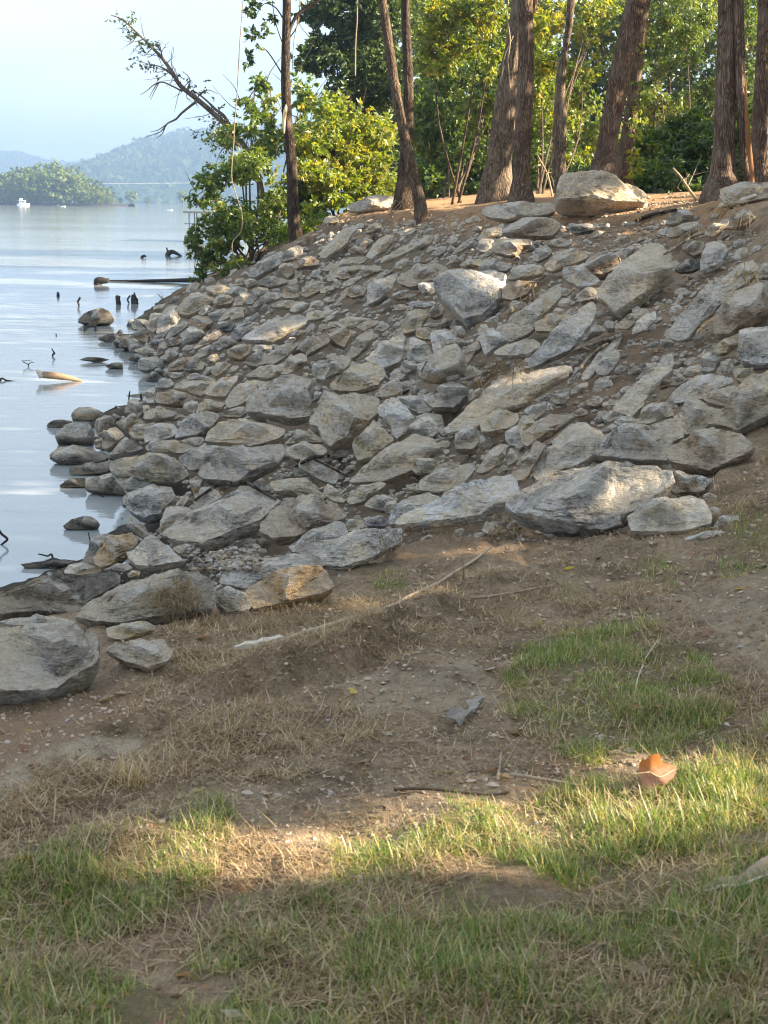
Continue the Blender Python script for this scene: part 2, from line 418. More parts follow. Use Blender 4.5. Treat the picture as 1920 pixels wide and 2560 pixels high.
def ground_material():
    s = NT('ground_soil'); tc = s.n('TexCoord'); co = tc.outputs['Object']
    n1 = s.noise(co, 1.3, 5, .6); n2 = s.noise(co, 9, 6, .7); n3 = s.noise(co, 60, 5, .75); n4 = s.noise(co, 240, 2, .6)
    c = s.ramp(n2, [(.28, (.19, .132, .08)), (.5, (.32, .235, .15)), (.72, (.47, .37, .255))])
    c = s.mix(s.map(n1, .42, .62), c, (.38, .285, .185))
    c = s.mix(.85, c, s.ramp(n3, [(.3, .45), (.5, 1), (.7, 1.5)]), 'MULTIPLY')
    c = s.mix(.8, c, s.ramp(s.noise(co, 3.3, 5, .65, .4), [(.34, .45), (.5, .95), (.66, 1.2)]), 'MULTIPLY')
    lit = s.ramp(n3, [(.3, (.16, .085, .04)), (.5, (.42, .25, .13)), (.7, (.56, .38, .22))])
    c = s.mix(s.math('MULTIPLY', s.attr('litter'), s.map(n2, .3, .55)), c, lit)
    c = s.mix(s.math('MULTIPLY', s.attr('pale'), s.map(n2, .3, .6)), c, (.54, .45, .33))
    c = s.mix(s.math('MULTIPLY', s.attr('red'), s.map(n2, .25, .6)), c, (.35, .235, .15))
    c = s.mix(s.math('MULTIPLY', s.attr('gap_shade'), .75), c, s.mix(n2, (.10, .076, .052), (.26, .205, .145)))  # painted shade: soil between the bank stones darkened to deepen the gaps
    c = s.mix(s.attr('grassy'), c, s.mix(n3, (.14, .115, .055), (.27, .23, .12)))
    c = s.mix(s.attr('wet'), c, (.075, .068, .052))
    h = s.math('ADD', s.math('MULTIPLY', n3, .5), s.math('ADD', s.math('MULTIPLY', n2, .9), s.math('MULTIPLY', n4, .18)))
    s.pbr(c, .95, s.bump(h, 1.0, .05), .15); return s.m

def water_material():
    s = NT('lake_water'); tc = s.n('TexCoord'); co = tc.outputs['Object']
    mp = s.n('Mapping'); mp.inputs['Scale'].default_value = (.45, 1.6, 1); s.l(co, mp.inputs['Vector'])
    mp2 = s.n('Mapping'); mp2.inputs['Scale'].default_value = (.10, .30, 1); s.l(co, mp2.inputs['Vector'])
    a = s.noise(mp.outputs[0], 2.6, 4, .55, .4); b = s.noise(mp2.outputs[0], 1.6, 3, .5, .3); big = s.noise(mp2.outputs[0], .22, 2, .5)
    h = s.math('ADD', s.math('MULTIPLY', a, s.map(big, .35, .65, .25, 1.0)), s.math('MULTIPLY', b, 1.6))
    bsdf = s.pbr((.26, .285, .285), .06, s.bump(h, .22, .05), .5); bsdf.inputs['IOR'].default_value = 1.33
    return s.m

M = {}
M['stone'] = stone_material(); M['rubble'] = stone_material(True); M['ground'] = ground_material(); M['water'] = water_material()
M['bark'] = bark_material('brown_bark', (.065, .046, .032), (.15, .108, .075), (.17, .13, .095))
M['bark_red'] = bark_material('reddish_bark', (.075, .05, .036), (.175, .122, .086), (.19, .145, .11))
M['bark_grey'] = bark_material('grey_bark', (.06, .046, .034), (.19, .145, .105), (.21, .17, .125), .7)
M['bark_dark'] = bark_material('dark_bark', (.028, .020, .015), (.09, .064, .046), (.11, .085, .065))
M['leaf_green'] = leaf_material('mid_green_leaves', [(0, (.045, .085, .016)), (.5, (.095, .155, .026)), (.8, (.18, .22, .04)), (1, (.30, .26, .05))])
M['leaf_light'] = leaf_material('light_green_leaves', [(0, (.055, .10, .017)), (.5, (.12, .185, .028)), (.8, (.23, .26, .045)), (1, (.36, .31, .06))], .5)
M['leaf_yellow'] = leaf_material('yellow_green_leaves', [(0, (.065, .115, .015)), (.45, (.14, .20, .022)), (.8, (.26, .28, .03)), (1, (.40, .30, .05))], .55)
M['leaf_dark'] = leaf_material('dark_green_leaves', [(0, (.026, .050, .010)), (.5, (.055, .095, .018)), (.85, (.10, .14, .026)), (1, (.20, .17, .035))], .35)
M['leaf_isle'] = leaf_material('island_leaves', [(0, (.07, .11, .03)), (.5, (.12, .16, .045)), (1, (.20, .21, .06))], .2, 0.0)
M['leaf_far'] = leaf_material('far_leaves', [(0, (.03, .055, .022)), (.5, (.055, .09, .03)), (1, (.10, .12, .04))], .2, 0.0)
M['grass'] = leaf_material('grass_blades', [(0, (.10, .165, .03)), (.45, (.17, .255, .05)), (.75, (.29, .33, .085)), (1, (.54, .45, .24))], .45)
M['straw'] = leaf_material('dry_straw', [(0, (.13, .085, .045)), (.45, (.29, .205, .11)), (1, (.60, .48, .29))], .25)
M['deadleaf'] = leaf_material('fallen_leaf_blade', [(0, (.16, .07, .035)), (.35, (.30, .17, .085)), (.6, (.38, .30, .22)), (.85, (.50, .46, .42)), (1, (.55, .42, .06))], .4)
M['stickwood'] = plain('peeled_stick', (.36, .285, .20), .85, .2, .35, 22, .4, .004, (1, 1, .3))
M['twig'] = plain('dry_twig', (.27, .215, .15), .85, .2, .35, 30)
M['twig_dark'] = plain('dark_root', (.055, .042, .032), .9, .2, .4, 30)
M['palewood'] = plain('bleached_wood', (.50, .45, .37), .85, .2, .25, 18, .4, .004, (1, 1, .15))
M['woodcore'] = plain('torn_sapwood', (.62, .47, .28), .85, .2, .3, 14, .4, .01, (1, 1, .12))
M['driftwood'] = plain('driftwood', (.29, .205, .135), .85, .2, .4, 16, .6, .02, (.3, 1, 1))
M['wetwood'] = plain('wet_wood', (.022, .019, .017), .6, .35, .4, 16, .5, .02)
M['white'] = plain('white_paint', (.78, .79, .80), .4, .4, .06)
M['window'] = plain('dark_window', (.05, .06, .07), .15, .5, .1)
M['steel'] = plain('dock_timber', (.10, .12, .12), .7, .3, .2)
M['plastic'] = plain('torn_grey_plastic', (.20, .18, .15), .5, .4, .25, 20, .4, .01)

# ------------------------------------------------------------------ ground sheet
def axis(segs):
    out = [segs[0][0]]
    for a, b, n in segs: out += list(np.linspace(a, b, n + 1)[1:])
    return np.array(out)
# masks given in photo pixels mark where on the ground a growth or soil patch lies
GREEN = [([(1290, 1610), (1420, 1565), (1600, 1575), (1760, 1640), (1850, 1740), (1790, 1830), (1640, 1850), (1480, 1905), (1330, 1850), (1250, 1760)], 1.0),
         ([(1180, 2040), (1440, 1960), (1750, 1880), (1930, 1790), (1960, 2170), (1500, 2180), (1150, 2170), (1000, 2120)], .9),
         ([(-40, 2200), (200, 2110), (480, 2050), (600, 2140), (500, 2260), (250, 2340), (-40, 2400)], .8),
         ([(450, 2600), (600, 2480), (900, 2350), (1100, 2270), (1500, 2250), (1960, 2235), (1960, 2640), (450, 2640)], 1.0),
         ([(-40, 2400), (200, 2440), (480, 2500), (600, 2640), (-40, 2640)], .85), ([(1300, 2170), (1960, 2150), (1960, 2260), (1400, 2260)], .55), ([(560, 2260), (1000, 2230), (1100, 2300), (700, 2420), (400, 2460)], .45),
         ([(380, 2000), (520, 1990), (580, 2060), (470, 2120), (360, 2080)], .55),
         ([(1600, 1400), (1690, 1400), (1700, 1460), (1600, 1460)], .7), ([(1360, 1480), (1450, 1470), (1460, 1510), (1370, 1520)], .5),
         ([(920, 1425), (1020, 1425), (1000, 1460), (930, 1460)], .6), ([(1740, 1330), (1930, 1250), (1950, 1420), (1800, 1420)], .45),
         ([(820, 2130), (1000, 2060), (1120, 2180), (1000, 2290), (820, 2260)], .5), ([(1860, 1830), (1960, 1790), (1960, 1960), (1860, 1960)], .9)]
def pixel_mask(P, polys, soft=22, seed=0):
    uv = proj(P); jit = np.stack([fbm(np.c_[P[:, :2] * 5.0, np.full(len(P), seed)], 3), fbm(np.c_[P[:, :2] * 5.0, np.full(len(P), seed + 9)], 3)], -1)
    m = np.zeros(len(P))
    front = (P - CAM) @ WF > .5
    for poly, w in polys:
        for k in range(4):
            off = jit * soft * (k * .7)
            m = np.maximum(m, 0) ; acc = inpoly(uv + off, poly) * (w / 4.0)
            if k == 0: tot = acc
            else: tot = tot + acc
        m = np.maximum(m, tot)
    return m * front
def micro(x, y):
    p = np.c_[x, y, np.zeros(len(x))]
    near = 1 - sstep(9, 30, y)
    h = .030 * fbm(p * 1.7, 3) + .016 * fbm(p * 7 + 3.3, 3) * near + .007 * fbm(p * 26 + 8, 2) * (1 - sstep(5, 10, y))
    return h
def ground_height(x, y):
    """terrain with small relief, ruts and the little scarp"""
    z = terrain(x, y) + micro(x, y)
    P = np.c_[x, y, z]; uv = proj(P); ok = ((P - CAM) @ WF > .5)
    def along(pts, wid):
        d = np.full(len(x), 1e9)
        for (a, b), (c, e) in zip(pts[:-1], pts[1:]):
            A = np.array([a, b], float); B = np.array([c, e], float); AB = B - A
            t = np.clip(((uv - A) @ AB) / (AB @ AB), 0, 1)
            d = np.minimum(d, np.linalg.norm((uv - A - t[:, None] * AB) * np.array([.35, 1.0]), axis=1))
        return np.exp(-(d / wid) ** 2) * ok
    z = z + .075 * along([(560, 1720), (700, 1660), (840, 1630), (960, 1568), (1100, 1520)], 22)
    z = z - .055 * along([(560, 1765), (640, 1735), (760, 1700), (880, 1668), (1000, 1610)], 18)
    z = z + .05 * along([(1150, 1420), (1350, 1395), (1560, 1375), (1700, 1370)], 9)
    z = z + .03 * along([(1180, 1462), (1300, 1440), (1420, 1415)], 11)
    z = z + .03 * along([(0, 1950), (250, 1830), (420, 1780), (560, 1760)], 30)
    bk = pixel_mask(P, [(BANK, 1.0)], 10, 12); z = z - bk * np.clip(.20 - .10 * (uv[:, 0] - 900) / 900, .06, .22) * (.7 + .5 * fbm(P * 3.1, 2))
    tr = pixel_mask(P, [([(1650, 1480), (1960, 1400), (1960, 1760), (1760, 1640)], 1.0), ([(850, 1690), (1180, 1650), (1250, 1760), (900, 1810)], .6)], 14, 3)
    ph = np.cos(2 * math.pi * (y * 7.6 + x * 1.5 + .25 * np.sin(x * 5) + .12 * fbm(P * 9, 2))); z = z + tr * (.012 * ph - .050 * np.clip((ph - .45) / .55, 0, 1) * (.6 + .4 * fbm(P * 5 + 3, 2)))
    return z
BANK = [(440, 735), (520, 690), (600, 640), (740, 615), (800, 560), (900, 540), (1100, 530), (1400, 548), (1640, 540), (1800, 520), (1930, 560), (1930, 1060), (1830, 1110), (1760, 1240), (1600, 1330),
        (1300, 1350), (1100, 1330), (900, 1400), (820, 1460), (640, 1440), (480, 1540), (300, 1600), (240, 1440), (330, 1330), (260, 1220), (150, 1130), (300, 1010), (380, 960), (330, 880), (270, 840), (360, 790)]
def build_ground():
    xs = axis([(-1500, -60, 12), (-60, -8, 26), (-8, -2.4, 50), (-2.4, 2.6, 170), (2.6, 8, 50), (8, 60, 30), (60, 1500, 12)])
    ys = np.r_[axis([(-300, -8, 8), (-8, 1.5, 12)]), 1.5 * (60 / 1.5) ** np.linspace(0, 1, 700)[1:], axis([(60, 200, 30), (200, 3500, 14)])[1:]]
    X, Y = np.meshgrid(xs, ys); x = X.ravel(); y = Y.ravel()
    z = np.empty(len(x))
    for s in range(0, len(x), 50000): z[s:s + 50000] = ground_height(x[s:s + 50000], y[s:s + 50000])
    V = np.c_[x, y, z]; nx = len(xs); ny = len(ys)
    i = (np.arange(ny - 1)[:, None] * nx + np.arange(nx - 1)[None]).ravel()
    F = np.stack([i, i + 1, i + nx + 1, i + nx], -1)
    n1 = fbm(np.c_[x * .8, y * .8, z * 0], 3)
    litter = sstep(1.85, 2.15, z + .12 * n1) * sstep(14, 17, y)
    wet = 1 - sstep(.03, .22, z)
    grassy = np.clip(pixel_mask(V, GREEN, 22, 1), 0, 1) * .8
    pale = pixel_mask(V, [([(-60, 1990), (60, 1900), (180, 1850), (330, 1820), (420, 1830), (300, 1890), (150, 1950), (0, 2010)], 1.0), ([(860, 1700), (1180, 1650), (1260, 1760), (900, 1800)], .5), ([(1680, 1480), (1960, 1400), (1960, 1720)], .45)], 14, 5)
    red = pixel_mask(V, [([(-60, 1790), (200, 1760), (330, 1700), (420, 1750), (150, 1860), (-60, 1960)], .9), ([(1480, 880), (1640, 760), (1660, 860), (1400, 1100), (1300, 1140)], .8), ([(1700, 900), (1780, 830), (1760, 980), (1690, 960)], .8), ([(950, 1330), (1200, 1290), (1300, 1380), (1000, 1420)], .6)], 14, 6)
    me = build_mesh('ground', V, F, M['ground'], True, {'litter': ('POINT', litter), 'wet': ('POINT', wet), 'gap_shade': ('POINT', np.clip(pixel_mask(V, [(BANK, 1.0)], 10, 12), 0, 1) * (1 - litter) * np.clip(1.15 - (proj(V)[:, 0] - 700) / 1100, .15, 1)), 'grassy': ('POINT', grassy), 'pale': ('POINT', pale), 'red': ('POINT', red)})
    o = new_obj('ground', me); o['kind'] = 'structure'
build_ground()
wme = build_mesh('lake_water', np.array([(-3000, -60, 0), (3000, -60, 0), (3000, 3600, 0), (-3000, 3600, 0)], float), np.array([(0, 1, 2, 3)]), M['water'])
o = new_obj('lake_water', wme); o['kind'] = 'structure'

# ------------------------------------------------------------------ far hills, wooded island, air
def lump_mesh(C, R, seed, name, mat, squash=.9, sub=1, jit=.28, per=6):
    """distant crowns: every clump is a spray of leaf-mass faces"""
    rg = np.random.default_rng(seed); n = len(C); d = rg.standard_normal((n, per, 3)); d /= np.linalg.norm(d, axis=2, keepdims=True)
    d[..., 2] = abs(d[..., 2]) * squash; P = (C[:, None] + d * (R[:, None, None] * rg.uniform(.3, 1.05, (n, per, 1)))).reshape(-1, 3)
    m = len(P); nm = d.reshape(-1, 3) + rg.standard_normal((m, 3)) * .45; nm /= np.linalg.norm(nm, axis=1, keepdims=True)
    a = np.cross(nm, rg.standard_normal((m, 3))); a /= np.linalg.norm(a, axis=1, keepdims=True) + 1e-9; b = np.cross(nm, a)
    s_ = np.repeat(R, per)[:, None] * rg.uniform(.28, .75, (m, 1))
    V = np.stack([P - a * s_, P - b * s_ * .7, P + a * s_, P + b * s_ * .7], 1).reshape(-1, 3)
    tint = np.clip(np.repeat(rg.normal(.42, .16, n), per) + rg.normal(0, .1, m), 0, 1)
    return build_mesh(name, V, np.arange(m)[:, None] * 4 + np.arange(4)[None], mat, False, {'tint': ('FACE', tint)})
def hill(name, prof, D0, D1, seed, nl, rl):
    us = np.array([p[0] for p in prof], float); vs = np.array([p[1] for p in prof], float)
    uu = np.linspace(us[0], us[-1], 420); vv = np.interp(uu, us, vs) + 2.0 * fbm(np.c_[uu * .05, uu * 0, uu * 0 + seed], 3)
    T = at(uu, vv, D1); rows = []
    S = np.r_[np.linspace(0, 1, 40), 1.25, 1.5]
    for sfrac in S:
        y = D0 + (D1 - D0) * sfrac
        h = T[:, 2] * (np.sin(min(sfrac, 1) * math.pi / 2) ** .8 if sfrac <= 1 else max(0, 1 - (sfrac - 1) * 2.0))
        rows.append(np.c_[T[:, 0], np.full(len(uu), y), h - (3.0 if sfrac == 0 else .0) + (0 if sfrac == 0 else 3.0 * fbm(np.c_[T[:, 0] * .02, np.full(len(uu), y * .02), uu * 0], 2) + 1.6 * fbm(np.c_[T[:, 0] * .16, np.full(len(uu), y * .1), uu * 0 + 5], 2))])
    V = np.array(rows); ny, nx = V.shape[:2]
    i = (np.arange(ny - 1)[:, None] * nx + np.arange(nx - 1)[None]).ravel()
    me = build_mesh(name, V.reshape(-1, 3), np.stack([i, i + 1, i + nx + 1, i + nx], -1), M['leaf_far'], True, {'tint': ('POINT', np.full(ny * nx, .3))})
    o = new_obj(name, me); o['kind'] = 'structure'
    rg = np.random.default_rng(seed); a = rg.random(nl) * (nx - 1.01); b = rg.random(nl) ** .8 * 39.9
    ia, ib = a.astype(int), b.astype(int); fa, fb = (a - ia)[:, None], (b - ib)[:, None]
    C = (V[ib, ia] * (1 - fa) * (1 - fb) + V[ib, ia + 1] * fa * (1 - fb) + V[ib + 1, ia] * (1 - fa) * fb + V[ib + 1, ia + 1] * fa * fb)
    R = rl * rg.gamma(6, .14, nl); C[:, 2] += R * .2
    o = new_obj('hillside_wood', lump_mesh(C, R, seed, 'hillside_wood', M['leaf_far'], 1.0, 1, .15)); o['kind'] = 'stuff'
hill('far_hill', [(-300, 392), (0, 388), (58, 390), (104, 404), (174, 414), (260, 410), (330, 408), (420, 404), (520, 402)], 2700, 3100, 3, 7000, 5.2)
hill('wooded_hill', [(150, 470), (260, 452), (330, 425), (399, 398), (428, 372), (463, 355), (509, 346), (579, 340), (700, 338), (900, 330), (1300, 330)], 1500, 2400, 5, 13000, 5.0)

def island():
    prof = np.array([(-260, 445), (-60, 440), (0, 436), (46, 419), (98, 410), (139, 407), (185, 424), (226, 452), (255, 448), (272, 471), (289, 500)], float)
    xs0 = at(-300, 510, 600)[0]; xs1 = at(287, 515, 600)[0]
    # low earth body
    t = np.linspace(0, 1, 40); X = xs0 + (xs1 - xs0) * t
    V = []; 
    for k, (dy, z) in enumerate([(0, -1), (6, .6), (20, 1.2), (60, 1.2), (80, -1)]):
        w = np.sqrt(np.clip(1 - t ** 8, 0, 1)); V.append(np.c_[X, 600 + 40 + (dy - 40) * (.25 + .75 * w), np.full(40, z)])
    V = np.array(V); i = (np.arange(4)[:, None] * 40 + np.arange(39)[None]).ravel()
    o = new_obj('island_shore', build_mesh('island_shore', V.reshape(-1, 3), np.stack([i, i + 1, i + 41, i + 40], -1), M['wetwood'], True)); o['kind'] = 'structure'
    rg = np.random.default_rng(11); protos = []
    for k in range(6):                               # six crowns shared by the island's trees
        n = 150; d = rg.standard_normal((n, 3)); d /= np.linalg.norm(d, axis=1, keepdims=True)
        r = rg.random(n) ** .4 * (1 + .6 * fbm(d * 1.8 + k * 9.1, 2)); C = d * r[:, None] * np.array([.42, .42, .46]) + np.array([0, 0, .54])
        cm = lump_mesh(C, rg.uniform(.05, .12, n), 50 + k, 'crown', M['leaf_isle'], .85, 1, .3)
        b = MB(); b.add(*tube([(0, 0, -.05), (.01, 0, .2), (0, .01, .55)], [.035, .028, .015], 6)); tm = b.mesh('trunk', M['bark_grey'], True)
        protos.append((cm, tm))
    k = 0
    for row, (dy, num) in enumerate([(8, 22), (20, 18), (38, 16)]):
        for j in range(num):
            u = -60 + (338) * (j + rg.uniform(.1, .9)) / num
            top = np.interp(u, prof[:, 0], prof[:, 1]) + [28, 12, 0][row] * rg.uniform(.3, 1.4) + rg.uniform(0, 7)
            Yp = 600 + dy; base = at(u, 514, Yp); H = max(3.5, at(u, top, Yp)[2] - .3)
            t = bpy.data.objects.new('island_tree', None); COL.objects.link(t); t.location = (base[0], Yp, .4)
            tag(t, 'leafy green tree in the wood on the low island across the lake', 'tree', 'trees on the wooded island')
            W = H * rg.uniform(.85, 1.25); W = min(W, 15)
            cm, tm = protos[k % 6]; t.scale = (W, W, H); t.rotation_euler = (0, 0, rg.uniform(0, 6.28)); k += 1
            c = new_obj('crown', cm, t); c['kind'] = 'stuff'
            new_obj('trunk', tm, t)
island()
# pale trees on the far shore at the foot of the hill
for k, (u, top, wpx) in enumerate([(330, 478, 42), (370, 494, 20), (457, 474, 34), (300, 492, 18)]):
    rg = np.random.default_rng(80 + k); b = at(u, 517, 880); H = at(u, top, 880)[2]; n = 60
    d = rg.standard_normal((n, 3)); d /= np.linalg.norm(d, axis=1, keepdims=True)
    C = d * (rg.random(n) ** .4)[:, None] * np.array([wpx * .22 * .36, wpx * .22 * .36, H * .4]) + np.array([0, 0, H * .56])
    t = empty('shore_tree', (b[0], 880, 0), ['broad pale tree at the water below the big hill', 'smaller pale tree beside the broad one below the big hill', 'pale yellowish tree at the hill foot next to the bush', 'low tree by the island tip below the big hill'][k], 'tree', 'trees at the foot of the far hill')
    c = new_obj('crown', lump_mesh(C, rg.uniform(.9, 1.8, n) * wpx / 34, 90 + k, 'crown', M['leaf_isle'], .85, 1, .3), t); c['kind'] = 'stuff'
    bb = MB(); bb.add(*tube([(0, 0, -1), (0, .1, H * .3), (0, 0, H * .7)], [.5, .4, .2], 6)); new_obj('trunk', bb.mesh('trunk', M['bark_grey'], True), t)

def haze():
    s = NT('pale_air'); v = s.n('VolumePrincipled'); v.inputs['Density'].default_value = .0006
    v.inputs['Color'].default_value = (.27, .42, .68, 1); v.inputs['Anisotropy'].default_value = .2
    s.l(v.outputs[0], s.out.inputs['Volume'])
    b = MB(); b.box((0, 1700, 73), (3800, 2100, 78)); o = new_obj('haze', b.mesh('haze', s.m)); o['kind'] = 'stuff'

# ------------------------------------------------------------------ rocks of the bank
# outline points are read from enlarged parts of the photo: window -> (u0, v0, magnification)
WIN = {'A': (480, 580, 5.184), 'B': (800, 500, 5.184), 'C': (1100, 500, 5.184), 'D': (1400, 460, 5.184), 'E': (1640, 440, 5.925), 'F': (240, 720, 5.184),
       'G': (540, 740, 5.184), 'H': (840, 700, 5.184), 'I': (1080, 640, 5.184), 'J': (1360, 620, 5.184), 'K': (1620, 620, 5.53), 'L': (1100, 840, 5.184),
       'M': (1360, 820, 5.184), 'N': (1620, 820, 5.53), 'O': (100, 980, 5.184), 'P': (380, 920, 5.184), 'Q': (660, 900, 5.184), 'R': (900, 1000, 5.184),
       'S': (1200, 1000, 5.184), 'U': (1480, 1000, 4.1475), 'V': (1100, 1160, 4.1475), 'W': (640, 1120, 4.1475), 'X': (260, 1140, 3.77), 'Y': (0, 1340, 3.456),
       'Z': (0, 680, 2.37), 'a': (600, 900, 2.37), 'b': (1220, 900, 2.37), 'c': (0, 1200, 1.8433), 'T': (700, 0, 1.36)}
TONE = {'k': ((.30, .27, .22), .7, .35), 'g': ((.415, .38, .325), .65, 1.1), 't': ((.57, .475, .345), .95, .6), 'b': ((.37, .285, .2), .75, .4), 'w': ((.57, .53, .455), .55, 1.25),
        'd': ((.17, .16, .14), .35, .3), 'y': ((.49, .405, .27), .7, .35), 'o': ((.45, .32, .18), .5, .3), 'v': ((.29, .26, .255), .5, .3), 'r': ((.31, .195, .125), .8, .1)}
